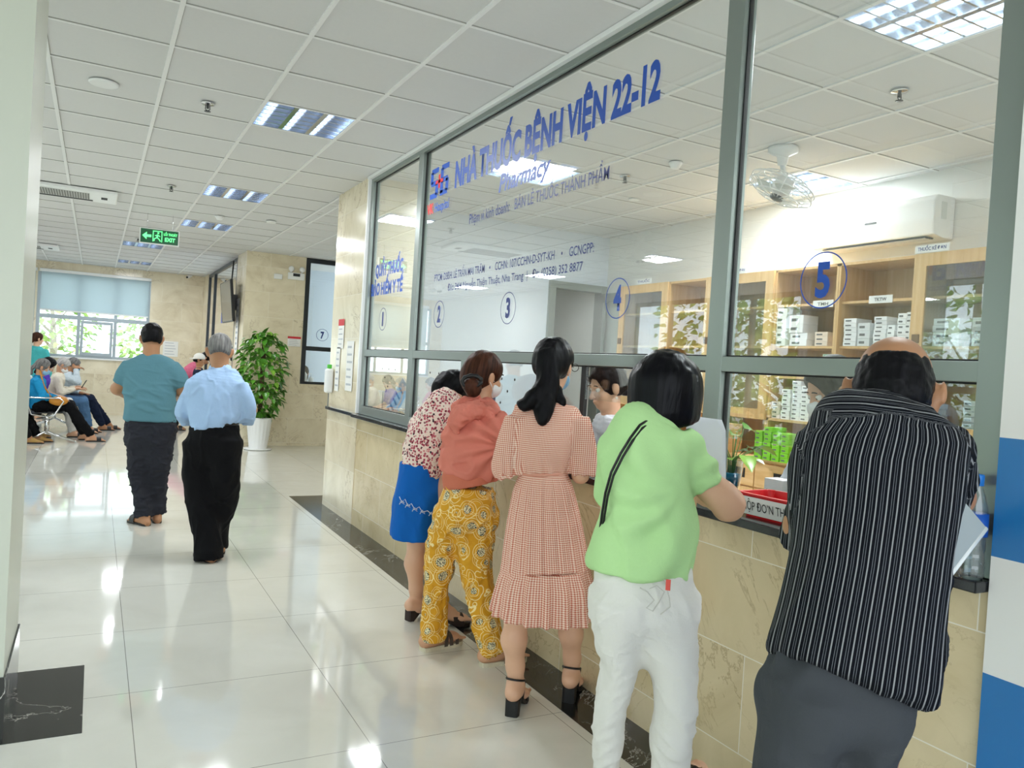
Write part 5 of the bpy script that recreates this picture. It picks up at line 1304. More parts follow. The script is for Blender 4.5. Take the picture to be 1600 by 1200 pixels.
M_stripe = None
def stripe_mat():
    t = NT('striped_shirt_cloth'); v = t.coord('pat'); x, y, z = t.sep(v)[:3]
    per = 0.0185
    u = t.math('FRACT', t.math('ADD', t.math('DIVIDE', x, per), 50.0))
    def band(c, w_): return t.math('LESS_THAN', t.math('ABSOLUTE', t.math('SUBTRACT', u, c)), w_)
    a = band(0.2, 0.07); b_ = band(0.60, 0.032); c_ = band(0.82, 0.032)
    n = t.noise(t.coord('Object'), 400, 2)
    base = t.mix(n, lin('030408'), lin('0a0d18'))
    col = t.mix(t.math('MULTIPLY', a, 0.85), base, lin('97989a')); col = t.mix(t.math('MULTIPLY', t.math('MAXIMUM', b_, c_), 0.7), col, lin('74777e'))
    t.color(col); t.p.inputs['Roughness'].default_value = 0.8; t.p.inputs['Specular IOR Level'].default_value = 0.15
    t.bump(t.noise(t.coord('Object'), 16, 4, 0.6, 0.6), 0.35, 0.012); return t.m
def gingham_mat():
    t = NT('gingham_dress_cloth'); v = t.coord('pat'); x, y, z = t.sep(v)[:3]; per = 0.0085
    def sq(c): return t.math('LESS_THAN', t.math('FRACT', t.math('ADD', t.math('DIVIDE', c, per), 100.0)), 0.5)
    s_ = t.math('ADD', sq(x), sq(z))
    t.color(t.ramp(t.math('DIVIDE', s_, 2.0), [(0.0, lin('f4dfcd')), (0.5, lin('e2ab96')), (1.0, lin('c06a55'))]))
    t.n[-1] if False else None
    t.p.inputs['Roughness'].default_value = 0.85; t.p.inputs['Specular IOR Level'].default_value = 0.2
    t.bump(t.noise(t.coord('Object'), 18, 4, 0.6, 0.5), 0.3, 0.01); return t.m
def floral_mat():
    t = NT('floral_blouse_cloth'); v = t.coord('Object'); n2 = t.node('ShaderNodeVectorMath', operation='MULTIPLY_ADD')
    vo = t.node('ShaderNodeTexVoronoi'); vo.inputs['Scale'].default_value = 75; t.link(v, vo.inputs['Vector'])
    x = t.sep(vo.outputs['Color'])[0]; d = vo.outputs['Distance']
    m = t.math('MULTIPLY', t.math('LESS_THAN', d, 0.52), t.math('GREATER_THAN', x, 0.22))
    c = t.ramp(x, [(0.25, lin('7c1f35')), (0.55, lin('b8485c')), (0.8, lin('d88a8c')), (0.92, lin('3b2330'))])
    t.color(t.mix(m, lin('f0dccf'), c)); t.p.inputs['Roughness'].default_value = 0.8; t.bump(t.noise(v, 14, 4), 0.3, 0.01); return t.m
def medallion_mat():
    t = NT('yellow_medallion_cloth'); v = t.coord('Object')
    def vor(sc, off):
        mp = t.node('ShaderNodeMapping'); mp.inputs['Location'].default_value = off; t.link(v, mp.inputs['Vector'])
        q = t.node('ShaderNodeTexVoronoi'); q.inputs['Scale'].default_value = sc; q.inputs['Randomness'].default_value = 0.55; t.link(mp.outputs[0], q.inputs['Vector']); return q.outputs['Distance']
    d1, d2 = vor(11, (0, 0, 0)), vor(13, (3.3, 1.7, 5.1))
    def ring(d, r, w_): return t.math('LESS_THAN', t.math('ABSOLUTE', t.math('SUBTRACT', d, r)), w_)
    rings = t.math('MAXIMUM', t.math('MAXIMUM', ring(d1, 0.50, 0.016), ring(d1, 0.37, 0.012)), t.math('MAXIMUM', ring(d2, 0.52, 0.013), ring(d2, 0.40, 0.011)))
    disc_ = t.math('LESS_THAN', d1, 0.29)
    spk = t.node('ShaderNodeTexVoronoi'); spk.inputs['Scale'].default_value = 190; t.link(v, spk.inputs['Vector'])
    dots = t.math('MULTIPLY', disc_, t.math('LESS_THAN', spk.outputs['Distance'], 0.48))
    base = t.mix(t.noise(v, 4, 3), lin('cf8f0e'), lin('dfa41a'))
    c = t.mix(rings, base, lin('f6dd9c')); c = t.mix(disc_, c, lin('eadfb4')); c = t.mix(dots, c, lin('2c2f2c'))
    t.color(c); t.p.inputs['Roughness'].default_value = 0.8; t.bump(t.noise(v, 9, 4, 0.6, 0.8), 0.4, 0.02); return t.m
C_pants_grey = cloth_mat('charcoal_trouser_cloth', '43464a'); C_black = cloth_mat('black_trouser_cloth', '0d0d10', 0.8)

# ---------- 1: bald man in the striped shirt
f1 = (0.82, 0.57, 0)
p = Person('balding man in a dark striped shirt leaning on the counter at the far right', (1.20, 0.83, 0), f1)
torso = [S(1394, 636, 1.66, 46, .050), S(1393, 650, 1.645, 58, .062), S(1390, 663, 1.63, 86, .080), S(1385, 680, 1.61, 110, .10), S(1378, 708, 1.58, 115, .118), S(1370, 780, 1.55, 110, .135),
         S(1359, 860, 1.52, 105, .14), S(1343, 950, 1.49, 112, .14), S(1329, 1030, 1.47, 122, .145), S(1322, 1062, 1.46, 119, .14)]
waist = [S(1318, 1015, 1.47, 98, .12), S(1308, 1080, 1.455, 100, .12), S(1308, 1110, 1.45, 94, .12), S(1312, 1135, 1.45, 70, .09)]
la = S(1242, 1200, 1.44, 58, .085); ra = S(1352, 1200, 1.45, 44, .085)
legl = [S(1258, 1080, 1.45, 56, .11), S(1248, 1140, 1.445, 56, .10), la, drop(la, .45, .065, .08), drop(la, .06, .075, .09)]
legr = [S(1354, 1080, 1.455, 56, .11), S(1356, 1140, 1.45, 50, .10), ra, drop(ra, .45, .065, .08, .03, -.02), drop(ra, .06, .075, .09, .05, -.04)]
hd = Head(P(1395, 614, 1.70), (0.80, 0.56, -0.36), 1.04)
B = Solid(0.0065); hd.build(B, P(1392, 660, 1.65), 0.058, ears=1.12); B.loft(shrink(torso[3:], .8), CAMR)
B.chain([la[0], legl[-1][0]], [.05, .045]); B.chain([ra[0], legr[-1][0]], [.05, .045]); B.loft(shrink(legl[:3], .8), CAMR); B.loft(shrink(legr[:3], .8), CAMR)
eL, eR = P(1256, 822, 1.66), P(1491, 776, 1.72)
wL, wR = np.array([2.10, 1.47, 1.03]), np.array([2.03, 1.16, 1.03]); wR = np.array([1.98, 1.36, 1.05])
B.chain([P(1290, 710, 1.59), eL, wL], [.036, .040, .027]); B.chain([P(1470, 710, 1.59), eR, wR], [.036, .040, .027])
hand(B, wL, (0.8, -0.1, -0.1), (0, 0, -1), 1.0, 0.5, -1); hand(B, wR, (0.3, 0.9, 0.0), (0.2, 0, -1), 1.0, 0.6, 1)
for a_, s_ in ((legl[-1][0], -1), (legr[-1][0], 1)): foot(B, a_ + UPZ * .03, f1, z0=.02)
p.part('body', B, SKIN2)
# hair: horseshoe, bald crown
H_ = Solid(0.0055); H_.ell(hd(0, -0.016, 0.018), np.array((.0815, .102, .085)), hd.RT, .01); H_.ell(hd(0, -.05, -.02), (.074, .062, .058), hd.RT, .02)
a_, b_ = hd.c - .2, hd.c + .2
H_.halfspace_cut(hd(0, 0, -.070), -hd.U - .15 * hd.F, a_, b_, .004); H_.ell(hd(0, .14, -.02), (.12, .12, .16), hd.RT, .012, 's')
H_.ell(hd(0, -.012, .120), (.083, .128, .088), hd.RT, .012, 's')
for x in (-1, 1): H_.ell(hd(.087 * x, .0, -.02), (.018, .032, .048), hd.RT, .006, 's')
p.part('hair', H_, HB, lambda V, N: .003 * fbm(V * 60, 3) - .004 * np.clip(vnoise(V * 38), 0, 1), hd.pat())
p.mb(MB().tube([hd(-.078, .0, -.01), hd(-.074, .02, -.03), hd(-.068, .055, -.035)], .0016, 5).tube([hd(.078, .0, -.01), hd(.074, .02, -.03), hd(.068, .055, -.035)], .0016, 5), 'mask_loop', M_white_gloss)
hd.eyes(p)
sh = Solid(0.0065); sh.loft(torso, CAMR, n=2.5, k=.03)
slL = [S(1286, 690, 1.59, 34, .062), S(1268, 745, 1.60, 28, .058), S(1261, 800, 1.645, 26, .054), (eL + np.array([.02, .01, -.03]), .058, .055)]
slR = [S(1470, 692, 1.59, 36, .058), S(1484, 730, 1.61, 28, .055), S(1490, 755, 1.66, 22, .050), S(1492, 774, 1.71, 18, .046)]
sh.loft(slL, CAMR, k=.03); sh.loft(slR, CAMR, k=.03)
def shirt_disp(V, N):
    L_ = p1.loc(V); q = L_ * np.array([5, 5, 3.2]) + 3
    diag = crease(np.stack([L_[:, 0] * 7 - L_[:, 2] * 6, L_[:, 1] * 4, L_[:, 2] * 2.0 + L_[:, 0] * 2], 1))
    m = np.clip((L_[:, 0] + .02) / .2, 0, 1) * np.clip((1.18 - L_[:, 2]) / .3, 0, 1)
    return .010 * fbm(q, 2) + .014 * diag * (.25 + m) + .004 * crease(L_ * np.array([9, 9, 3]) + 2)
p1 = p
yk = P(1386, 668, 1.6)[2] + .030
def stripe_pat(V):
    L_ = p1.loc(V); u = L_[:, 0].copy(); c = p1.loc(np.array([x[0] for x in torso]))
    z = L_[:, 2]; order = np.argsort(c[:, 2]); cx_ = np.interp(z, c[order, 2], c[order, 0]); hw_ = np.interp(z, c[order, 2], np.array([t_[1] for t_ in torso])[order])
    u = (L_[:, 0] - cx_) * (.17 / np.maximum(hw_, .10)) ** 0.35
    v = z.copy()
    up = z > yk + .004 - .18 * np.abs(L_[:, 0] - cx_); u = np.where(up, z * .95 + .25 * L_[:, 1], u)
    for sl, sg in ((slL, -1), (slR, 1)):
        cs = p1.loc(np.array([x[0] for x in sl])); 
        for i in range(len(cs) - 1):
            d = cs[i + 1] - cs[i]; t_ = np.clip(((L_ - cs[i]) @ d) / (d @ d), 0, 1); q = L_ - cs[i] - t_[:, None] * d
            r_ = np.linalg.norm(q, axis=1); m = (r_ < .078) & (np.abs(L_[:, 0] - cx_) > hw_ * .93) & (z < yk)
            u = np.where(m, q[:, 0] + .003 + .1 * sg, u)
    return np.stack([u, L_[:, 1], v], 1)
p.part('shirt', sh, stripe_mat(), shirt_disp, stripe_pat)
trousers(p, 'trousers', C_pants_grey, waist, legl, legr, folds(p, .009, (5, 5, 4)), .008, k=.05)
M_sole = mat('dark_sole', '24211f', 0.6); M_up = mat('black_leather', '151415', 0.45)
for a_ in (legl[-1][0], legr[-1][0]): shoe(p, a_, f1, 'slide', M_sole, M_up)
# clear folder tucked under his right arm
q = [P(1468, 742, 1.52), P(1539, 826, 1.54), P(1478, 905, 1.44), P(1410, 820, 1.44)]
r = empty('document_folder', q[2], 0, 'frosted clear document folder tucked under the striped shirt arm', 'folder')
b = MB(); n_ = _unit(np.cross(q[1] - q[0], q[2] - q[1])) * .004
vs = [b.b.verts.new(x - q[2] + s_ * n_) for s_ in (-1, 1) for x in q]
for f_ in ((0, 1, 2, 3), (7, 6, 5, 4), (0, 1, 5, 4), (1, 2, 6, 5), (2, 3, 7, 6), (3, 0, 4, 7)): b.b.faces.new([vs[i] for i in f_])
b.build('folder_sheet', mat('frosted_plastic', 'b9c2c4', 0.3, var=0.08, trans=0.25), r)
b = MB(); b.tube([q[1] - q[2], (0, 0, 0)], .006, 8); b.build('spine', mat('clear_spine', 'e6ebec', 0.15, var=0), r)

# ---------- 2: woman in the green T-shirt
f2 = (0.78, 0.62, 0)
p = Person('woman with a black bob, pale green T-shirt and white jeans, elbow on the counter', (1.43, 1.76, 0), f2)
torso = [S(1018, 650, 2.24, 26, .05), S(1016, 662, 2.22, 48, .075), S(1010, 676, 2.21, 58, .10), S(1006, 705, 2.2, 62, .118), S(1010, 760, 2.2, 66, .13), S(1012, 820, 2.2, 71, .135), S(1004, 870, 2.2, 79, .14), S(1002, 890, 2.2, 77, .14)]
sleeve = [S(1052, 690, 2.2, 34, .055), S(1080, 722, 2.2, 33, .055), S(1106, 758, 2.2, 27, .052)]
elbow = P(1140, 792, 2.22)
B = Solid(0.007); hd = Head(P(1040, 612, 2.27), (0.84, 0.52, -0.25), 0.98)
hd.build(B, P(1018, 672, 2.22), .05); B.loft(shrink(torso[3:], .78), CAMR)
B.loft([(sleeve[0][0], .038, .038), (sleeve[1][0], .042, .042), (sleeve[2][0], .044, .044), S(1128, 776, 2.2, 26, .045), S(1140, 790, 2.22, 23, .042)], CAMR, k=.02)
wr = np.array([1.98, 2.02, 1.20]); B.chain([elbow, P(1105, 770, 2.4), P(1060, 740, 2.55)], [.042, .036, .027], .03); hand(B, P(1062, 738, 2.55), (-.2, .5, .5), (-.5, .3, 0), .95, .7)
B.chain([P(972, 710, 2.24), P(958, 790, 2.37), P(975, 760, 2.6)], [.035, .038, .028]); hand(B, P(975, 760, 2.6), (.5, .5, .3), (.2, -.2, -.8), .95, .7, -1)
ll = S(948, 1200, 2.27, 23, .062); rl = S(1047, 1200, 2.2, 31, .07)
legl = [S(966, 930, 2.2, 42, .12), S(966, 1000, 2.21, 37, .11), S(967, 1040, 2.22, 28, .095), S(953, 1100, 2.25, 26, .085), S(950, 1150, 2.26, 24, .075), ll, drop(ll, .05, .052, .075)]
legr = [S(1042, 930, 2.2, 44, .12), S(1044, 1000, 2.19, 46, .115), S(1053, 1060, 2.18, 37, .10), S(1054, 1110, 2.18, 33, .085), S(1049, 1150, 2.19, 33, .08), rl, drop(rl, .05, .058, .08)]
B.loft(shrink(legl, .8), CAMR); B.loft(shrink(legr, .8), CAMR)
for a_ in (legl[-1][0], legr[-1][0]): foot(B, a_ + UPZ * .04, f2, z0=.02)
p.part('body', B, SKIN1); hd.eyes(p); hd.mask(p, mat('blue_mask', '8fc3e6', 0.7, var=0.02))
H_ = Solid(.007); H_.ell(hd(0, -.012, .030), (.092, .106, .092), hd.RT, .02)
H_.loft([(P(1040, 584, 2.27), .080, .085), (P(1040, 600, 2.27), .094, .098), (P(1039, 625, 2.26), .103, .104), (P(1037, 648, 2.25), .103, .100), (P(1039, 666, 2.25), .094, .090)], CAMR, k=.05, n=2.1)
H_.ell(hd(0, .15, -.05), (.075, .10, .16), hd.RT, .02, 's')
p.part('hair', H_, hair_mat('glossy_black_hair', '040406', '0e0e14', (90, 90, 6), .28), lambda V, N: .0022 * fbm(V * np.array([60, 60, 4]), 2), hd.pat())
ts = Solid(.0065); ts.loft(torso, CAMR, n=2.35, k=.03); ts.loft(sleeve, CAMR, k=.025)
ts.loft([S(965, 700, 2.22, 30, .055), S(956, 740, 2.28, 26, .05), S(952, 775, 2.33, 24, .05)], CAMR, k=.03)
def tdisp(V, N, p=p):
    L_ = p.loc(V); c = L_ - p.loc(P(1075, 760, 2.15)[None])[0]
    rad = np.hypot(c[:, 0], c[:, 2]); ang = np.arctan2(c[:, 2], c[:, 0])
    lo = np.clip((1.35 - L_[:, 2]) * 3, .1, 1)
    return .009 * np.sin(ang * 8 + rad * 14 + 2 * vnoise(L_ * 6)) * np.exp(-((rad - .16) / .11) ** 2) * np.clip(rad / .1, 0, 1) + .012 * fbm(L_ * np.array([6, 5, 3]), 2) * lo + .011 * crease(np.stack([L_[:, 0] * 7 + L_[:, 2] * 3, L_[:, 1] * 4, L_[:, 2] * 2.2], 1)) * lo
p.part('t_shirt', ts, cloth_mat('pale_green_jersey', 'bde6a2', .8, .03), tdisp)
o = trousers(p, 'jeans', cloth_mat('white_denim', 'e9e6df', .85, .03), [S(1003, 885, 2.2, 74, .125), S(1004, 930, 2.2, 77, .135), S(1004, 960, 2.2, 77, .135), S(1004, 985, 2.2, 50, .10)], legl, legr, folds(p, .0055, (6, 6, 12), 2, tilt=.8), .007, k=.045)
b = MB(); c0 = P(1044, 914, 2.035); b.box(c0, (.012, .004, .028), rz=p.yaw); p.mb(b, 'red_tab', mat('red_label', 'e0554a', .6, var=0), o)
b = MB(); b.tube([P(x, y, 2.045) for x, y in ((1038, 905), (1046, 935), (1047, 948), (1032, 960))], .0016, 5); b.tube([P(x, y, 2.04) for x, y in ((1000, 918), (1012, 925), (1022, 938), (1010, 950), (1020, 955), (1030, 940), (1038, 925), (1026, 915), (1015, 920))], .0016, 5)
p.mb(b, 'pocket_stitching', mat('off_white_thread', 'cfcbc2', .8, var=0), o)
for a_ in (legl[-1][0], legr[-1][0]): shoe(p, a_, f2, 'slide', M_sole, M_up)
p2 = p
# crossbody strap and bag
r = empty('shoulder_bag', P(938, 800, 2.2), 0, 'thin black crossbody strap running over the green T-shirt shoulder', 'bag')
o0 = P(938, 800, 2.2)
b = MB()
for off in (0, 5):
    b.tube([P(x + off * .7, y + off, d) - o0 for x, y, d in ((1030, 652, 2.19), (1022, 655, 2.15), (1008, 659, 2.12), (1000, 664, 2.105), (985, 684, 2.085), (970, 708, 2.075), (955, 738, 2.08), (946, 770, 2.10), (941, 800, 2.13), (937, 830, 2.17), (942, 850, 2.26), (960, 860, 2.38))], .0036, 6)
b.build('strap', M_dark, r)
b = MB(); b.box(P(985, 850, 2.44) - o0, (.16, .06, .12), rz=.6, bevel=.015); b.build('pouch', M_dark, r)
# paper bag beyond her head
q = P(1105, 690, 2.46)
r = empty('paper_sheet', q, 0, 'large white sheet of paper held up beside the black bob, over the ledge', 'paper')
b = MB(); pts = [[P(1072 + 62 * u + (0 if v else -6), 648 + 8 * u + 130 * v - 12 * u * v, 2.50 + .02 * math.sin(3 * u + 2 * v) + .02 * u) - q for u in np.linspace(0, 1, 8)] for v in np.linspace(0, 1, 8)]
G = [[b.b.verts.new(x) for x in row] for row in pts]
for i in range(7):
    for j in range(7): b.b.faces.new([G[i][j], G[i][j + 1], G[i + 1][j + 1], G[i + 1][j]])
b._mark(0, True); o = b.build('sheet', mat('white_translucent_paper', 'e3e6ea', .6, var=.03), r)
md = o.modifiers.new('thick', 'SOLIDIFY'); md.thickness = .002

# ---------- 3: woman in the gingham dress
f3 = (0.62, 0.78, 0)
p = Person('woman with a long black ponytail in a pink gingham dress, third from the camera', (1.80, 2.93, 0), f3)
D3 = 3.35
bod = [S(860, 615, D3 + .06, 17, .05), S(857, 628, D3 + .05, 28, .065), S(853, 642, D3 + .04, 50, .085), S(853, 665, D3 + .02, 55, .10), S(850, 700, D3, 46, .105), S(848, 728, D3, 38, .095), S(848, 738, D3, 36, .092)]
skt = [S(848, 736, D3, 36, .092), S(849, 760, D3, 45, .115), S(850, 800, D3, 54, .14), S(851, 845, D3 - .01, 62, .16), S(852, 888, D3 - .02, 68, .178)]
tier = [S(852, 884, D3 - .02, 67, .178), S(852, 905, D3 - .02, 72, .19), S(851, 935, D3 - .03, 78, .205), S(850, 957, D3 - .03, 81, .215)]
aL, aR = P(806, 1068, 3.33), P(893, 1052, 3.5)
cal = [(P(808, 960, 3.3), .050), (P(803, 1000, 3.3), .051), (P(805, 1040, 3.32), .036), (aL, .032)]; car = [(P(893, 955, 3.45), .047), (P(892, 990, 3.46), .050), (P(894, 1028, 3.49), .035), (aR, .032)]
B = Solid(.007); hd = Head(P(866, 573, D3 + .1), (0.80, 0.58, -0.12), .95); hd.build(B, P(858, 632, D3 + .05), .046)
B.loft(shrink(bod[2:], .85), CAMR); B.loft(shrink(skt, .55), CAMR)
for c_ in (cal, car): B.chain([c_[0][0] * .5 + P(850, 860, D3 - .01) * .5 + UPZ * .05] + [x[0] for x in c_], [.05] + [x[1] for x in c_], .03)
B.chain([P(898, 670, D3), P(907, 742, D3 - .02), P(900, 700, D3 + .32)], [.032, .036, .024]); B.chain([P(812, 670, D3), P(803, 730, D3 + .05), P(830, 700, D3 + .35)], [.032, .034, .024])
hand(B, P(900, 700, D3 + .32), (.5, .5, .2), (-.5, .3, -.3), .9, .5); hand(B, P(830, 700, D3 + .35), (.6, .5, .2), (.2, .3, -.6), .9, .5, -1)
def heelfoot(B, a): foot(B, a, (0.66, 0.75), .20, 0.012, .05, .030)
z3 = .0
for a_ in (aL, aR): foot(B, a_, (0.66, .75), .20, .012, .055, .030)
p.part('body', B, SKIN1); hd.eyes(p); hd.mask(p, mat('blue_mask', '8fc3e6'))
b = MB()
for x in (-1, 1): b.tube([hd(.078 * x, .0, .01), hd(.07 * x, .07, .012)], .0018, 5); b.tube([hd(.07 * x, .085, .012) + hd.s * (.018 * math.cos(a) * -x * hd.R + .018 * math.sin(a) * hd.U) for a in [2 * PI * i / 14 for i in range(15)]], .0016, 5)
p.mb(b, 'eyeglasses', M_dark)
H_ = hd.hair_short(.006, .018, -.075, .9)
H_.ell(hd(0, -.055, .02), (.075, .075, .085), hd.RT, .03)
H_.loft([(hd(0, -.115, .05), .035, .03), (P(856, 590, D3 - .02), .05, .035), (P(852, 615, D3 - .03), .052, .038), (P(850, 640, D3 - .06), .045, .035), (P(848, 655, D3 - .08), .028, .025), (P(846, 664, D3 - .08), .012, .012)], CAMR, k=.03)
H_.chain([P(848, 605, D3 - .04), P(832, 622, D3 - .06), P(820, 634, D3 - .07), P(812, 630, D3 - .06)], [.03, .03, .022, .014], .02)
H_.chain([P(872, 610, D3), P(878, 628, D3 - .02), P(880, 640, D3 - .02)], [.02, .014, .006], .02)
p.part('hair', H_, HB, lambda V, N: .004 * fbm(V * np.array([38, 38, 9]), 3), hd.pat())
p.mb(MB().tube([hd(-.05, -.09, .062), hd(-.02, -.118, .066), hd(.02, -.118, .066), hd(.05, -.09, .062)], .006, 6), 'hair_clip', M_dark)
G_ = gingham_mat()
def dpat(V, p=p, ref=None):
    L_ = p.loc(V); cs = p.loc(np.array([x[0] for x in bod + skt[1:] + tier[1:]])); o_ = np.argsort(cs[:, 2]); cx_ = np.interp(L_[:, 2], cs[o_, 2], cs[o_, 0]); cy_ = np.interp(L_[:, 2], cs[o_, 2], cs[o_, 1])
    u = np.arctan2(L_[:, 0] - cx_, -(L_[:, 1] - cy_)) * .15
    sl_ = (L_[:, 2] > P(848, 742, D3)[2]) & (np.abs(L_[:, 0] - cx_) > .118); u = np.where(sl_, L_[:, 0] - cx_, u)
    return np.stack([u, L_[:, 1], L_[:, 2]], 1)
dr_ = Solid(.0065); dr_.loft(bod, CAMR, k=.02)
S_l = [S(806, 652, D3, 18, .055), S(798, 690, D3, 23, .062), S(796, 722, D3, 28, .070), S(800, 737, D3 + .01, 29, .072)]
S_r = [S(902, 655, D3, 18, .055), S(908, 695, D3, 22, .062), S(908, 728, D3, 25, .070), S(907, 741, D3, 24, .072)]
dr_.loft(S_l, CAMR, k=.022, fold=lambda th, s_: .04 * s_ * np.sin(9 * th)); dr_.loft(S_r, CAMR, k=.022, fold=lambda th, s_: .04 * s_ * np.sin(9 * th + 1))
dr_.loft([S(859, 607, D3 + .05, 19, .05), S(858, 622, D3 + .05, 24, .058)], CAMR, k=.01)
def bd(V, N, p=p):
    L_ = p.loc(V); z = L_[:, 2]; zw = P(848, 738, D3)[2]
    return .005 * fbm(L_ * np.array([7, 7, 4]), 2) + .0045 * np.sin(L_[:, 0] * 150 + 3 * vnoise(L_ * 9)) * np.exp(-((z - zw) / .06) ** 2)
dress = p.part('dress', dr_, G_, bd, dpat)
sk = Solid(.0058)
def sfold(th, s_): return .055 * np.minimum(1, s_ * 4) * (np.sin(23 * th + .9 * np.sin(3 * th)) * .6 + .45 * np.sin(41 * th + 1.3 + np.sin(2 * th))) * (1 - .35 * s_)
sk.loft(skt, CAMR, k=.012, fold=sfold)
sk.loft(tier, CAMR, k=.01, fold=lambda th, s_: (.02 + .07 * s_) * (np.sin(17 * th + .8 * np.sin(4 * th)) * .6 + .4 * np.sin(33 * th)))
p.part('skirt', sk, G_, None, dpat)
b = MB(); b.tube([c + CAMR * a_ * math.cos(t_) + np.cross(UPZ, CAMR) * bb_ * math.sin(t_) for c, a_, bb_ in [(bod[-1][0], bod[-1][1] * 1.04, .097)] for t_ in [2 * PI * i / 40 for i in range(41)]], .006, 6, caps=False); p.mb(b, 'waistband', mat('dress_waistband', 'd99a84', .8, var=.05))
for a_ in (aL, aR): shoe(p, a_, (0.66, .75), 'heelstrap', M_dark, M_dark, .225, .08, .012, .055, 0.0, 'heeled_sandal')

# ---------- 4: woman in the coral hooded jacket
D4 = 3.92
f4 = (0.93, 0.36, 0)
p = Person('woman in a coral hooded jacket and yellow patterned trousers, head near the glass', (1.73, 3.52, 0), f4)
tor = [S(748, 628, D4 + .03, 20, .06), S(748, 640, D4 + .02, 34, .09), S(744, 655, D4, 42, .14), S(741, 680, D4, 46, .18), S(738, 710, D4, 47, .18), S(733, 730, D4, 46, .17), S(731, 740, D4, 43, .155)]
B = Solid(.0075); hd = Head(P(757, 588, D4 + .06), (0.97, 0.12, -0.15), .97); hd.build(B, P(748, 645, D4), .05); B.loft(shrink(tor[2:], .78), CAMR)
hips = [S(734, 758, D4, 38, .14), S(730, 790, D4, 47, .16), S(727, 812, D4, 46, .16), S(727, 832, D4, 30, .11)]
lL = [S(708, 800, D4, 28, .12), S(692, 850, D4 + .03, 25, .10), S(684, 900, D4 + .05, 22, .09), S(679, 950, D4 + .07, 19, .08), S(676, 998, D4 + .08, 19, .08)]
lR = [S(746, 800, D4, 30, .12), S(742, 850, D4 - .02, 29, .11), S(745, 900, D4 - .04, 25, .095), S(756, 960, D4 - .06, 21, .085), S(769, 1018, D4 - .08, 17, .075)]
B.loft(shrink(lL, .75), CAMR); B.loft(shrink(lR, .75), CAMR)
kL, kR = P(676, 1002, D4 + .08), P(770, 1022, D4 - .08)
kL[2] = .07; kR[2] = .07
foot(B, kL, (0.97, .2), .22, .02); foot(B, kR, (0.97, -.05), .22, .02)
B.chain([P(768, 675, D4 - .06), P(800, 704, D4 - .02), np.array([2.12, 3.62, 1.10])], [.034, .036, .026]); hand(B, np.array([2.12, 3.62, 1.10]), (.9, .1, -.1), (0, 0, -1), .9, .3)
p.part('body', B, SKIN3); hd.eyes(p); hd.mask(p, mat('white_mask', 'eef0f0', .7, var=.01))
H_ = hd.hair_short(.0065, .016, -.07, .9); H_.ell(hd(0, -.06, -.02), (.07, .07, .085), hd.RT, .03)
p.part('hair', H_, HBR, lambda V, N: .003 * fbm(V * np.array([30, 30, 9]), 3), hd.pat())
H_ = Solid(.0065); bc = P(737, 602, D4 - .09); H_.ell(bc, (.045, .04, .04), None, .01); H_.ell(bc + np.array([.01, 0, -.03]), (.04, .035, .03), None, .02)
p.part('hair_bun', H_, HBR, lambda V, N: .004 * fbm(V * 40, 2), hd.pat())
b = MB(); b.tube([bc + .047 * (CAMR * math.cos(a) + UPZ * math.sin(a) * .6) + np.array([-.01, -.02, .02]) for a in [2 * PI * i / 18 for i in range(19)]], [.008 + .004 * (i % 2) for i in range(19)], 6); p.mb(b, 'scrunchie', M_dark)
C4 = cloth_mat('coral_jacket_cloth', 'd8806f', .8, .05)
jk = Solid(.0065); jk.loft(tor, CAMR, k=.03, n=2.4)
jk.loft([S(768, 662, D4 - .08, 20, .075), S(783, 684, D4 - .08, 19, .07), S(799, 704, D4 - .04, 15, .06), (np.array([2.02, 3.6, 1.12]), .045, .045)], CAMR, k=.03)
def jd(V, N, p=p):
    L_ = p.loc(V); c = L_ - p.loc(P(778, 695, D4 - .1)[None])[0]; rad = np.linalg.norm(c, axis=1); ang = np.arctan2(c[:, 2], c[:, 1])
    return .012 * fbm(L_ * 6 + 3, 3) + .011 * crease(L_ * np.array([6, 6, 9]) + 5) + .009 * np.sin(ang * 11 + 5 * vnoise(L_ * 5)) * np.exp(-((rad - .18) / .14) ** 2)
p.part('jacket', jk, C4, jd)
hood = Solid(.0065); hood.chain([P(714, 676, D4 - .19), P(712, 660, D4 - .19), P(722, 646, D4 - .18), P(742, 640, D4 - .15), P(762, 646, D4 - .10), P(778, 664, D4 - .08)], [.018, .034, .040, .042, .034, .016], .02)
hood.chain([P(712, 652, D4 - .1), P(712, 636, D4 - .06), P(726, 626, D4 - .06), P(746, 623, D4 - .06), P(768, 632, D4 - .02), P(785, 655, D4 - .05)], [.022, .022, .022, .020, .020, .015], .02)
p.part('hood', hood, C4, folds(p, .009, (16, 16, 20)))
band = Solid(.007); band.loft([S(732, 733, D4, 40, .15), S(733, 744, D4, 42, .156), S(735, 756, D4, 42, .156)], CAMR, fold=lambda th, s_: .008 * np.sin(60 * th)); p.part('waist_band', band, cloth_mat('coral_rib', 'c9745c', .85, .04))
trousers(p, 'trousers', medallion_mat(), hips, lL, lR, folds(p, .012, (8, 8, 6)), .007, k=.04)
Sc = mat('cream_rope_sole', 'cfc6ab', .8, var=.15, nscale=120); Su = mat('brown_straps', '4a4038', .6, var=.1)
shoe(p, kL, (0.97, .2), 'cross', Sc, Su, .25, .09, .022); shoe(p, kR, (0.97, -.05), 'cross', Sc, Su, .25, .09, .022)

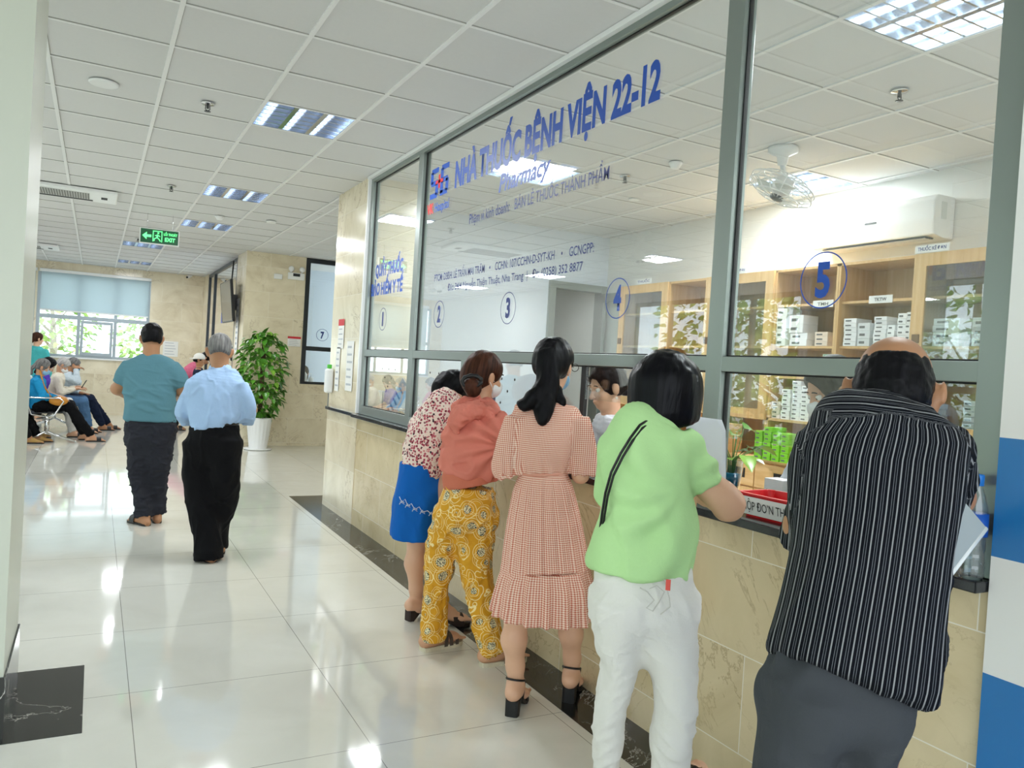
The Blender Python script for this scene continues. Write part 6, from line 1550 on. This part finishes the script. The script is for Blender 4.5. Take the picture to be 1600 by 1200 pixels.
# ---------- 5: woman in the floral blouse, bending to the window
D5 = 4.42
f5 = (0.96, 0.26, 0)
p = Person('woman in a floral blouse and blue skirt bending down to the second window', (1.72, 4.12, 0), f5)
tor = [S(655, 738, D5, 26, .14), S(662, 728, D5, 33, .15), S(665, 700, D5, 34, .16), S(674, 668, D5, 34, .16), S(690, 640, D5, 27, .15), S(703, 622, D5 + .03, 18, .11), S(708, 612, D5 + .04, 10, .06)]
B = Solid(.0075); hd = Head(P(708, 614, D5 + .12), (0.85, 0.3, -0.7), .95); hd.build(B, P(700, 632, D5 + .05), .045); B.loft(shrink(tor[2:], .78), CAMR)
cL = [P(653, 760, D5), P(651, 845, D5), P(648, 880, D5 + .02), P(650, 920, D5 + .03), P(651, 946, D5 + .04)]; cR = [P(688, 760, D5), P(684, 845, D5 - .03), P(684, 880, D5 - .05), P(688, 920, D5 - .06), P(692, 950, D5 - .06)]
for c_ in (cL, cR): B.chain(c_, [.065, .050, .055, .036, .031], .03)
foot(B, cL[-1], (0.95, .3), .2, .012, .045, .03); foot(B, cR[-1], (0.97, -.1), .2, .015, .03, .03)
B.chain([P(706, 640, D5), P(735, 665, D5), np.array([2.14, 4.15, 1.06])], [.042, .036, .024]); hand(B, np.array([2.14, 4.15, 1.06]), (.9, .2, 0), (0, 0, -1), .88, .4)
p.part('body', B, SKIN1); hd.eyes(p)
H_ = hd.hair_short(.0075, .02, -.08, .9); H_.ell(hd(0, -.02, .03), (.09, .105, .09), hd.RT, .02); H_.loft([(hd(0, -.05, .02), .085, .06), (P(688, 612, D5 + .05), .07, .06), (P(679, 618, D5 + .03), .03, .03)], UPZ, k=.03); p.part('hair', H_, HB, lambda V, N: .005 * fbm(V * np.array([30, 30, 9]), 3), hd.pat())
bl = Solid(.007); bl.loft(tor, CAMR, k=.03); bl.loft([S(700, 640, D5 - .05, 16, .07), S(712, 660, D5 - .05, 16, .065), S(722, 674, D5 - .03, 15, .06)], CAMR, k=.03); p.part('blouse', bl, floral_mat(), folds(p, .009, (7, 7, 5)))
sk = Solid(.007); sk.loft([S(657, 722, D5, 31, .15), S(656, 745, D5, 34, .16), S(652, 785, D5, 37, .175), S(648, 825, D5, 38, .18), S(647, 838, D5, 37, .18)], CAMR, fold=lambda th, s_: .03 * s_ * np.sin(6 * th + 1)); o = p.part('skirt', sk, cloth_mat('bright_blue_cloth', '0f62b8', .75, .03), folds(p, .006, (5, 5, 3)))
b = MB(); e0 = D5 - .185
pts = [(624, 776), (628, 785), (633, 780), (637, 790), (643, 787), (648, 796), (655, 792), (660, 800), (668, 798), (674, 803)]
b.tube([P(x, y, e0 + .012 * abs(x - 650) / 10) for x, y in pts], .0022, 5)
for x, y in pts[1::2]: b.tube([P(x - 4, y + 3, e0 - .002), P(x, y - 3, e0 - .002), P(x + 4, y + 3, e0 - .002), P(x - 3, y - 1, e0 - .002), P(x + 4, y, e0 - .002)], .0022, 5)
p.mb(b, 'embroidery', mat('white_thread', 'dfe6f2', .7, var=0), o)
Bs = mat('dark_brown_sole', '2b1d17', .6); shoe(p, cL[-1], (0.95, .3), 'slide', Bs, Bs, .225, .08, .015, .045, 0, 'wedge_sandal'); shoe(p, cR[-1], (0.97, -.1), 'slide', Bs, Bs, .23, .085, .015, .03, 0, 'wedge_sandal')

# ---------- 6 / 7: the two men walking away
D6 = 6.42; f6 = (0.02, 1.0, 0)
p = Person('man in a teal T-shirt and dark jeans walking away, left of the pair', (0.40, 7.05, 0), f6)
tor = [S(236, 553, D6, 14, .055), S(236, 560, D6, 27, .075), S(236, 570, D6, 38, .10), S(235, 590, D6, 39, .125), S(234, 615, D6, 38, .135), S(234, 640, D6, 37, .14), S(233, 657, D6, 37, .14)]
B = Solid(.0085); hd = Head(P(237, 529, D6 + .02), (0.0, 1, -0.08), 1.0); hd.build(B, P(236, 560, D6), .062, ears=1.1); B.loft(shrink(tor[2:], .78), CAMR)
lL = [S(219, 665, D6, 21, .11), S(218, 710, D6, 19, .10), S(219, 750, D6 + .01, 15, .085), S(222, 780, D6, 13, .075), S(224, 808, D6 - .02, 13, .075)]
lR = [S(250, 665, D6, 21, .11), S(248, 710, D6, 20, .10), S(247, 745, D6 + .05, 15, .085), S(246, 775, D6 + .09, 12, .075), S(245, 800, D6 + .12, 12, .075)]
B.loft(shrink(lL, .8), CAMR); B.loft(shrink(lR, .8), CAMR)
B.chain([P(206, 584, D6), P(184, 607, D6 + .03), P(204, 621, D6 + .18)], [.045, .05, .033], .03); hand(B, P(205, 621, D6 + .18), (.5, .7, -.1), (0, 0, -1), 1, 1.3)
B.chain([P(268, 587, D6), P(284, 612, D6 + .08), P(272, 622, D6 + .28)], [.042, .044, .032], .03); hand(B, P(272, 622, D6 + .28), (-.4, .9, 0), (0, 0, -1), 1, 1.0, -1)
aL, aR = lL[-1][0].copy(), lR[-1][0].copy(); aL[2] = aR[2] = .08; foot(B, aL, (-.5, .85)); foot(B, aR, (-.1, 1))
p.part('body', B, SKIN2)
p.part('hair', hd.hair_short(.007, .012, -.055), HB, lambda V, N: .003 * fbm(V * 45, 2), hd.pat())
ts = Solid(.0075); ts.loft(tor, CAMR, k=.03, n=2.4); ts.loft([S(206, 572, D6, 12, .07), S(196, 586, D6, 13, .075), S(191, 598, D6 + .01, 12, .07)], CAMR, k=.03); ts.loft([S(266, 574, D6, 12, .07), S(277, 588, D6 + .02, 13, .075), S(283, 602, D6 + .05, 12, .07)], CAMR, k=.03)
def hz(p, a, f): 
    def d(V, N): L_ = p.loc(V); return a * crease(np.stack([L_[:, 0] * 3, L_[:, 1] * 3, L_[:, 2] * f + L_[:, 0] * 2], 1)) * np.clip((1.35 - L_[:, 2]) * 3.5, .1, 1) + a * .8 * fbm(L_ * 6, 2)
    return d
p.part('t_shirt', ts, cloth_mat('teal_jersey', '5b8592', .85, .05), hz(p, .011, 9))
trousers(p, 'jeans', cloth_mat('dark_grey_denim', '2b2c33', .8, .12), [S(234, 654, D6, 36, .135), S(234, 675, D6, 36, .135), S(234, 690, D6, 34, .13), S(234, 708, D6, 22, .09)], lL, lR, folds(p, .010, (8, 8, 14)), .008, k=.045)
shoe(p, aL, (-.5, .85), 'slide', M_sole, M_up); shoe(p, aR, (-.1, 1), 'slide', M_sole, M_up)
D7 = 5.45
p = Person('grey haired man in a light blue shirt and black trousers walking away', (0.76, 5.80, 0), (0.1, 1, 0))
tor = [S(344, 577, D7 + .03, 15, .055), S(344, 586, D7 + .01, 30, .08), S(342, 597, D7, 44, .11), S(340, 615, D7, 45, .13), S(338, 640, D7, 42, .14), S(336, 655, D7, 38, .15), S(337, 668, D7, 32, .14)]
B = Solid(.0085); hd = Head(P(343, 549, D7 + .05), (0.1, 1, -0.3), 1.0); hd.build(B, P(344, 585, D7 + .02), .058, ears=1.1); B.loft(shrink(tor[2:], .78), CAMR)
lL = [S(314, 690, D7, 25, .12), S(312, 740, D7 + .02, 24, .115), S(316, 790, D7 + .03, 22, .105), S(324, 835, D7, 20, .10), S(326, 873, D7 - .02, 21, .10)]
lR = [S(352, 690, D7, 24, .12), S(352, 740, D7, 22, .11), S(349, 785, D7 + .1, 20, .10), S(343, 820, D7 + .18, 15, .085), S(343, 856, D7 + .22, 12, .07)]
B.loft(shrink(lL, .75), CAMR); B.loft(shrink(lR, .75), CAMR)
B.chain([P(308, 606, D7), P(286, 640, D7 + .03), P(300, 655, D7 + .25)], [.036, .038, .028], .03); hand(B, P(300, 655, D7 + .25), (.3, .9, 0), (0, 0, -1), 1, .8)
B.chain([P(374, 606, D7), P(392, 640, D7 + .05), P(380, 652, D7 + .28)], [.036, .038, .028], .03); hand(B, P(380, 652, D7 + .28), (-.3, .9, 0), (0, 0, -1), 1, .8, -1)
aL, aR = lL[-1][0].copy(), lR[-1][0].copy(); aL[2] = aR[2] = .08; foot(B, aL, (-.25, .97)); foot(B, aR, (.1, 1))
p.part('body', B, SKIN2); p.part('hair', hd.hair_short(.007, .008, -.05), HG, lambda V, N: .002 * fbm(V * 60, 2), hd.pat())
ts = Solid(.0075); ts.loft(tor, CAMR, k=.03, n=2.4)
ts.loft([S(307, 602, D7, 12, .07), S(296, 622, D7, 12, .062), S(288, 643, D7 + .02, 12, .058), S(295, 656, D7 + .15, 11, .05)], CAMR, k=.035)
ts.loft([S(376, 604, D7, 12, .07), S(385, 622, D7, 12, .062), S(389, 642, D7 + .04, 12, .058), S(386, 655, D7 + .18, 11, .05)], CAMR, k=.035)
p.part('shirt', ts, cloth_mat('light_blue_shirt_cloth', 'a9c6ea', .7, .04), folds(p, .0085, (8, 7, 4.0), 3, tilt=.6))
cl = Solid(.006); cl.loft([S(344, 572, D7 + .04, 16, .062), S(344, 582, D7 + .03, 19, .068)], CAMR); p.part('collar', cl, cloth_mat('light_blue_collar_cloth', 'b4cff0', .7, .03))
trousers(p, 'trousers', C_black, [S(337, 656, D7, 33, .13), S(335, 675, D7, 38, .14), S(334, 700, D7, 42, .145), S(334, 722, D7, 26, .10)], lL, lR, folds(p, .007, (6, 6, 4)), .008, k=.045)
cl = Solid(.007); cl.loft([S(337, 657, D7, 33.5, .135), S(337, 664, D7, 34.5, .138)], CAMR); p.part('belt', cl, mat('black_leather', '151415'))
shoe(p, aL, (-.25, .97), 'closed', M_sole, M_up, .28, .1); shoe(p, aR, (.1, 1), 'closed', M_sole, M_up, .28, .1)

# ---------- seated and far people, built in their own frame (x right, y forward)
def seated(label, x, y, facing, skin, hair, top, bottom, hairkind='short', seat=0.43, lean=0.0, feet='slide', mask=None, sleeve='long', h=.011, headdir=(0, 1, -.35), hands='lap', size=1.0, kx=0.12, legs=(0, 0), z0=0.0, tall=1.0, mname='jacket', shoes_m=None, group=None):
    p = Person(label, (x, y, z0), facing, group); R = p.R
    q = size; hipz = seat + .09; ty = lean
    w0 = p.w
    def w_(x_, y_, z_): return w0(x_, y_, hipz + (z_ - hipz) * tall if z_ > hipz else z_)
    tr = [(w_(0, 0, hipz - .05), .17 * q, .13), (w_(0, .0 + ty * .1, hipz + .10), .165 * q, .12), (w_(0, ty * .5 + .0, hipz + .28), .17 * q, .12), (w_(0, ty * .85 + .02, hipz + .42), .185 * q, .105), (w_(0, ty + .03, hipz + .48), .12 * q, .075), (w_(0, ty + .04, hipz + .52), .06, .055)]
    hc = w_(0, ty + .07, hipz + .66); fd = p.R * headdir[0] + p.F * headdir[1] + UPZ * headdir[2]
    hd = Head(hc, fd, .97); B = Solid(h * .8); hd.build(B, w_(0, ty + .03, hipz + .47), .05); B.loft(shrink(tr[:-1], .78), R)
    kz = seat + .06; legp = []
    for sg, dy in ((-1, legs[0]), (1, legs[1])):
        hip = w_(.085 * sg, .03, hipz); kn = w_(kx * sg, .44, kz + .03); an = w_(.11 * sg, .44 + dy, .09 - z0 if z0 < 0 else .09)
        B.chain([hip, kn, an], [.06, .052, .036], .03); foot(B, an, p.F); legp.append((hip, kn, an))
    if hands == 'lap': wr = [w_(-.06, .30, seat + .20), w_(.05, .30, seat + .20)]; el = [w_(-.24, .10, hipz + .17), w_(.24, .10, hipz + .17)]
    elif hands == 'phone': wr = [w_(-.05, .36, hipz + .26), w_(.05, .34, hipz + .24)]; el = [w_(-.23, .12, hipz + .16), w_(.23, .12, hipz + .16)]
    elif hands == 'write': wr = [w_(-.12, .38, hipz + .17), w_(.14, .36, hipz + .17)]; el = [w_(-.26, .16, hipz + .16), w_(.26, .16, hipz + .16)]
    else: wr = [w_(-.06, .30, seat + .2), w_(.07, .20, hipz + .62)]; el = [w_(-.24, .10, hipz + .17), w_(.24, .24, hipz + .33)]
    for i, sg in ((0, -1), (1, 1)):
        B.chain([w_(.155 * sg * q, ty * .85 + .02, hipz + .40), el[i], wr[i]], [.034, .036, .026], .02)
        hand(B, wr[i], p.F * .8 - p.R * .3 * sg, -UPZ, .95, .7, -sg)
    p.part('body', B, skin)
    J = Solid(h); J.loft(tr, R, k=.03)
    for i, sg in ((0, -1), (1, 1)):
        sh_ = w_(.165 * sg * q, ty * .85 + .02, hipz + .41)
        if sleeve == 'long': J.chain([sh_, el[i], wr[i] * .8 + el[i] * .2], [.062, .055, .042], .03)
        else: J.chain([sh_, sh_ * .4 + el[i] * .6], [.064, .058], .03)
    p.part(mname, J, top, folds(p, .010, (9, 9, 9)))
    T = Solid(h)
    T.loft([(w_(0, -.02, hipz - .07), .17 * q, .11), (w_(0, .04, hipz), .17 * q, .10)], R)
    for hip, kn, an in legp: T.chain([hip, kn, an * .92 + kn * .08], [.092, .075, .06], .03)
    p.part('trousers', T, bottom, folds(p, .008, (9, 9, 9)))
    if hairkind == 'short': Hh = hd.hair_short(h * .7, .012)
    elif hairkind == 'long': Hh = hd.hair_short(h * .7, .018, -.09); Hh.loft([(hd(0, -.05, .0), .085, .06), (hd(0, -.07, -.1), .085, .045), (hd(0, -.06, -.2), .06, .03)], hd.R, k=.03)
    elif hairkind == 'bun': Hh = hd.hair_short(h * .7, .016, -.06); Hh.ell(hd(0, -.12, -.03), (.045, .04, .045), hd.RT, .02)
    elif hairkind == 'pony': Hh = hd.hair_short(h * .7, .016, -.06); Hh.loft([(hd(0, -.10, .0), .035, .03), (hd(0, -.13, -.08), .04, .03), (hd(0, -.10, -.16), .02, .02)], hd.R, k=.02)
    p.part('hair', Hh, hair, lambda V, N: .004 * fbm(V * 35, 2), hd.pat()); hd.eyes(p)
    if mask: hd.mask(p, mask, .007)
    if feet != 'none':
        for hip, kn, an in legp: shoe(p, an, p.F, feet, M_sole, shoes_m or M_up)
    p.hd = hd; return p
MK_B = mat('blue_mask', '8fc3e6'); MK_W = mat('white_mask', 'eef0f0')
X_ = (1, 0.0, 0); SX = BX - .12
pa = seated('seated elderly woman in a bright blue jacket, mask and glasses, nearest on the bench', SX, 13.34, X_, SKIN3, HG, cloth_mat('sky_blue_jacket_cloth', '1f8fc4', .6, .04), C_black, 'pony', tall=.84, mask=MK_B, legs=(.20, .30), h=.009)
b = MB()
for x in (-1, 1): b.tube([pa.hd(.076 * x, 0, .008), pa.hd(.066 * x, .075, .008)], .002, 5); b.tube([pa.hd(.031 * x, .095, .003) + .017 * (math.cos(a) * pa.hd.R + math.sin(a) * pa.hd.U) for a in [2 * PI * i / 12 for i in range(13)]], .002, 5)
pa.mb(b, 'eyeglasses', M_dark)
seated('seated woman in a purple top with long black hair looking down, second on the bench', SX - .04, 13.92, X_, SKIN1, HB, cloth_mat('purple_cloth', '5a3fb5', .75, .05), cloth_mat('white_trouser_cloth', 'e4e2dd'), 'long', tall=.86, lean=.08, legs=(.12, .08), headdir=(0, .85, -.6), sleeve='short', mname='blouse')
seated('seated white haired person in a cream shirt and white mask, third on the bench', SX + .16, 14.50, X_, SKIN3, HW, cloth_mat('cream_cloth', 'e3dccb'), cloth_mat('blue_denim', '4d6f93', .8, .1), 'short', tall=.86, mask=MK_W, lean=.06, hands='phone', headdir=(0, .8, -.6), legs=(.1, .05), mname='shirt')
seated('man in a blue mask and navy trousers, hand at his face, last on the bench', SX + .26, 15.08, X_, SKIN2, HG, cloth_mat('pale_grey_cloth', 'c9d6de'), cloth_mat('navy_trouser_cloth', '1a2338'), 'short', tall=.86, mask=MK_B, lean=.1, hands='chin', legs=(.3, .2), headdir=(0, .9, -.4), mname='shirt')
seated('seated person in a pink top on the bench farther left, partly behind the column', -1.42, 13.6, X_, SKIN1, HB, cloth_mat('pink_cloth', 'e0628f'), C_black, 'long', sleeve='short', tall=.86, legs=(.25, .2), shoes_m=mat('tan_leather', 'b08a4a', .6), feet='closed', mname='blouse')
seated('seated person in dark trousers left of the bench, hidden by the column', -1.42, 13.0, X_, SKIN2, HB, cloth_mat('grey_shirt_cloth', '8a8f94'), C_black, 'short', tall=.86, legs=(.3, .2), shoes_m=mat('tan_leather', 'b08a4a'), feet='closed', mname='shirt')
# seated person behind the column, only a hand shows
pz = seated('seated person behind the cream column, only an outstretched hand in view', -1.12, 5.15, X_, SKIN3, HB, cloth_mat('olive_cloth', '6f7355'), C_pants_grey, 'short', h=.010, mname='shirt', sleeve='short', legs=(.02, .02))
# (arm reaching past the column)
# orange bag on the first sitter's lap, phones
def lump(name, c, r, m, lab, cat, sub=None, M_=None):
    o_ = empty(name, c, 0, lab, cat); S_ = Solid(.01); S_.ell((0, 0, 0), r, M_, .02); solid_obj('bag_body' if cat == 'bag' else 'shell', S_, m, o_, lambda V, N: .006 * fbm(V * 14, 2)); return o_
ob = lump('handbag', (SX + .30, 13.12, .60), (.12, .05, .07), mat('orange_leather', 'cf8a2c', .5, var=.08), 'orange brown handbag on the lap of the woman in the blue jacket', 'bag')
b = MB(); b.tube([(-.1, 0, .05), (-.2, .05, .22), (-.26, .15, .42), (-.22, .2, .46)], .012, 6); b.build('bag_strap', mat('orange_leather', 'cf8a2c'), ob)
r = empty('mobile_phone', (SX + .60, 14.50, .80), 0, 'dark phone held by the white haired person on the bench', 'phone'); b = MB(); b.box((0, 0, 0), (.012, .075, .15), bevel=.004, rot=Matrix.Rotation(.5, 3, 'Y')); b.build('phone_body', M_dark, r)
b = MB(); b.box((-.0085, 0, 0.004), (.001, .066, .135), rot=Matrix.Rotation(.5, 3, 'Y')); b.build('phone_screen', mat('teal_screen', '4f7f78', .1), r)
# ---------- standing far people
def standing(label, x, y, facing, skin, hair, top, bottom, hairkind='short', H=1.6, bend=0.0, h=.011, headdir=(0, 1, -.1), sleeve='long', arms='down', mname='jacket', mask=None, feet='slide'):
    p = Person(label, (x, y, 0), facing); w_ = p.w; k = H / 1.65
    hz_ = .86 * k; sy = bend * .5; cb = math.cos(bend)
    tr = [(w_(0, 0, hz_ - .06), .17, .12), (w_(0, .0, hz_ + .08), .16, .11)] + [(w_(0, math.sin(bend) * t_, hz_ + cb * t_), a_, b_) for t_, a_, b_ in ((.25, .165, .115), (.42, .18, .105), (.48, .12, .08), (.53, .055, .055))]
    hc = w_(0, math.sin(bend) * .66 + .02, hz_ + cb * .66); hd = Head(hc, p.R * headdir[0] + p.F * headdir[1] + UPZ * headdir[2], .97)
    B = Solid(h * .8); hd.build(B, tr[-2][0], .05); B.loft(shrink(tr[:-1], .78), p.R); T = Solid(h); T.loft([tr[0], (w_(0, 0, hz_ - .02), .165, .12), (w_(0, 0, hz_ + .04), .155, .11)], p.R)
    J = Solid(h); J.loft(shrink(tr, 1.07), p.R, k=.03)
    for sg in (-1, 1):
        hip = w_(.08 * sg, 0, hz_ - .04); kn = w_(.09 * sg, .02, .46 * k); an = w_(.09 * sg, 0, .08)
        B.chain([hip, kn, an], [.075, .05, .035], .03); foot(B, an, p.F); T.chain([hip, kn, an + UPZ * .02], [.09, .07, .06], .03)
        sh_ = tr[3][0] + p.R * .17 * sg; el = sh_ + p.R * .06 * sg + UPZ * -.28 + p.F * .04
        wr = el + (p.F * .22 + UPZ * .05 - p.R * .08 * sg) if arms == 'front' else el + UPZ * -.25 + p.F * .06
        B.chain([sh_ - p.R * .02 * sg - UPZ * .02, el, wr], [.034, .036, .026], .02); hand(B, wr, _unit(wr - el), -p.R * sg, .95, .5, -sg)
        J.chain([sh_, el, wr] if sleeve == 'long' else [sh_, sh_ * .45 + el * .55], [.062, .052, .04] if sleeve == 'long' else [.063, .057], .03)
        if feet: shoe(p, an, p.F, feet, M_sole, M_up)
    p.part('body', B, skin); p.part(mname, J, top, folds(p, .010, (8, 8, 8))); p.part('trousers', T, bottom, folds(p, .008, (8, 8, 6)))
    if hairkind == 'bun': Hh = hd.hair_short(h * .7, .016, -.07); Hh.ell(hd(0, -.11, -.05), (.045, .04, .05), hd.RT, .02)
    else: Hh = hd.hair_short(h * .7, .012)
    p.part('hair', Hh, hair, None, hd.pat()); hd.eyes(p)
    if mask: hd.mask(p, mask, .007)
    p.hd = hd; return p
standing('woman in a turquoise hooded jacket standing with her back turned by the far window', -0.98, 17.2, (.5, .8, 0), SKIN1, HBR, cloth_mat('turquoise_cloth', '4fb9bb', .8, .04), C_black, 'bun', 1.60, headdir=(.7, 1, -.1))
standing('person in a pink shirt bending forward beside the glazed wall, behind the grey haired man', 1.32, 15.3, (.9, -.1, 0), SKIN2, HB, cloth_mat('rose_cloth', 'd9708c', .8, .04), C_black, 'short', 1.62, bend=.75, sleeve='short', arms='front', mname='shirt', headdir=(0, .6, -.8))
r = empty('white_cap', (1.62, 14.75, 1.33), 0, 'white cap in front of the pink shirt at the back of the hall', 'hat')
S_ = Solid(.008); S_.ell((0, 0, 0), (.10, .12, .09), None, .01); S_.halfspace_cut((0, 0, -.02), (0, 0, -1), (-.3, -.3, -.3), (.3, .3, .3), .005); S_.ell((-.09, 0, -.015), (.08, .07, .012), None, .01); solid_obj('crown', S_, mat('white_cotton', 'e9e6dd', .8), r)
r['label'] = 'white cap worn by the small child in front of the pink shirt'
ch = Person('small person in a white cap standing in front of the pink shirt', (1.62, 14.74, 0), (.9, -.2, 0)); w_ = ch.w
hd = Head(w_(0, 0, 1.29), ch.F, .92); B = Solid(.009); hd.build(B, w_(0, 0, 1.15), .042); B.loft([(w_(0, 0, .62), .12, .09), (w_(0, 0, .9), .12, .09), (w_(0, 0, 1.1), .14, .08), (w_(0, 0, 1.16), .05, .045)], ch.R)
J = Solid(.01); J.loft([(w_(0, 0, .58), .14, .10), (w_(0, 0, .9), .135, .10), (w_(0, 0, 1.09), .15, .09), (w_(0, 0, 1.16), .055, .05)], ch.R); T = Solid(.01); T.loft([(w_(0, 0, .55), .13, .10), (w_(0, 0, .66), .13, .10)], ch.R)
for sg in (-1, 1):
    B.chain([w_(.07 * sg, 0, .62), w_(.07 * sg, .01, .34), w_(.07 * sg, 0, .08)], [.06, .045, .032], .03); foot(B, w_(.07 * sg, 0, .08), ch.F, .2); T.chain([w_(.07 * sg, 0, .60), w_(.07 * sg, .01, .34), w_(.07 * sg, 0, .1)], [.075, .06, .05], .03)
    B.chain([w_(.14 * sg, 0, 1.08), w_(.18 * sg, .02, .86), w_(.14 * sg, .1, .70)], [.035, .03, .022], .02); hand(B, w_(.14 * sg, .1, .70), ch.F * .5 - UPZ, -ch.R * sg, .8, .5, -sg); J.chain([w_(.13 * sg, 0, 1.07), w_(.17 * sg, .01, .93)], [.05, .045], .03)
    shoe(ch, w_(.07 * sg, 0, .08), ch.F, 'slide', M_sole, M_up, .22, .08)
ch.part('body', B, SKIN2); ch.part('shirt', J, cloth_mat('navy_shirt_cloth', '232b3f')); ch.part('trousers', T, C_black)
hs = hd.hair_short(.008, .006); ch.part('hair', hs, HB, None, hd.pat())

# ---------- staff behind the glass
WC = cloth_mat('white_coat_cloth', 'e9edf6', .8, .02)
ps = seated('pharmacist in a white coat with an embroidered logo, looking left behind the third window', 2.70, 3.36, (-1, -.05, 0), SKIN1, HB, WC, C_black, 'bun', seat=.645, lean=.28, hands='write', headdir=(.12, 1, -.28), h=.007, legs=(-.15, -.15), feet='slide', mname='coat', z0=0)
ps.o.location.z += 0.0
c = ps.w(-.045, .325, 1.075)
s_logo(c, 0, 0, .055, .04, ps.o, xd=tuple(-ps.R), plane='v'); 
for ch_ in list(ps.o.children)[-2:]: ch_.data.transform(Matrix(ps.M))
b = MB(); b.sphere(ps.hd(.084, .0, -.055), .006, 8, 6); b.sphere(ps.hd(-.084, .0, -.055), .006, 8, 6); ps.mb(b, 'earring', mat('pearl', 'f0ede4', .2, var=0))
def stool(x, y, h, lab):
    r = empty('stool', (x, y, 0), 0, lab, 'stool'); b = MB(); b.lathe([(.17, h - .05), (.18, h - .03), (.18, h - .005), (.16, h), (0, h)]); b.build('seat', M_dark, r)
    b = MB(); b.tube([(0, 0, .06), (0, 0, h - .05)], .025, 10); b.build('post', M_chrome, r)
    for k in range(5): a = 2 * PI * k / 5; b = MB(); b.tube([(0, 0, .07), (.22 * math.cos(a), .22 * math.sin(a), .03)], .014, 6); b.sphere((.22 * math.cos(a), .22 * math.sin(a), .022), .02, 8, 6); b.build('leg', M_dark, r)
stool(2.72, 3.36, .60, 'dark office stool under the pharmacist in the white coat')
p8 = seated('second pharmacist with black hair in a white coat, behind the striped shirt man', 2.66, 2.0, (-.95, .1, 0), SKIN1, HB, WC, C_black, 'bun', seat=.70, lean=.14, hands='write', headdir=(.3, 1, -.5), h=.008, mask=MK_W, mname='coat')
stool(2.66, 2.0, .62, 'dark office stool under the second pharmacist')
for x, y, lb in ((3.22, 13.75, 'clerk with black hair behind window seven, at its left edge'), (3.75, 13.75, 'second clerk behind window seven, mostly cut off by the tiled pier')):
    seated(lb, x, y, (-.2, -1, 0), SKIN1, HB, cloth_mat('dark_clerk_cloth', '2b2d38'), C_black, 'long', seat=.43, hands='write', mask=MK_W, h=.011, mname='shirt')
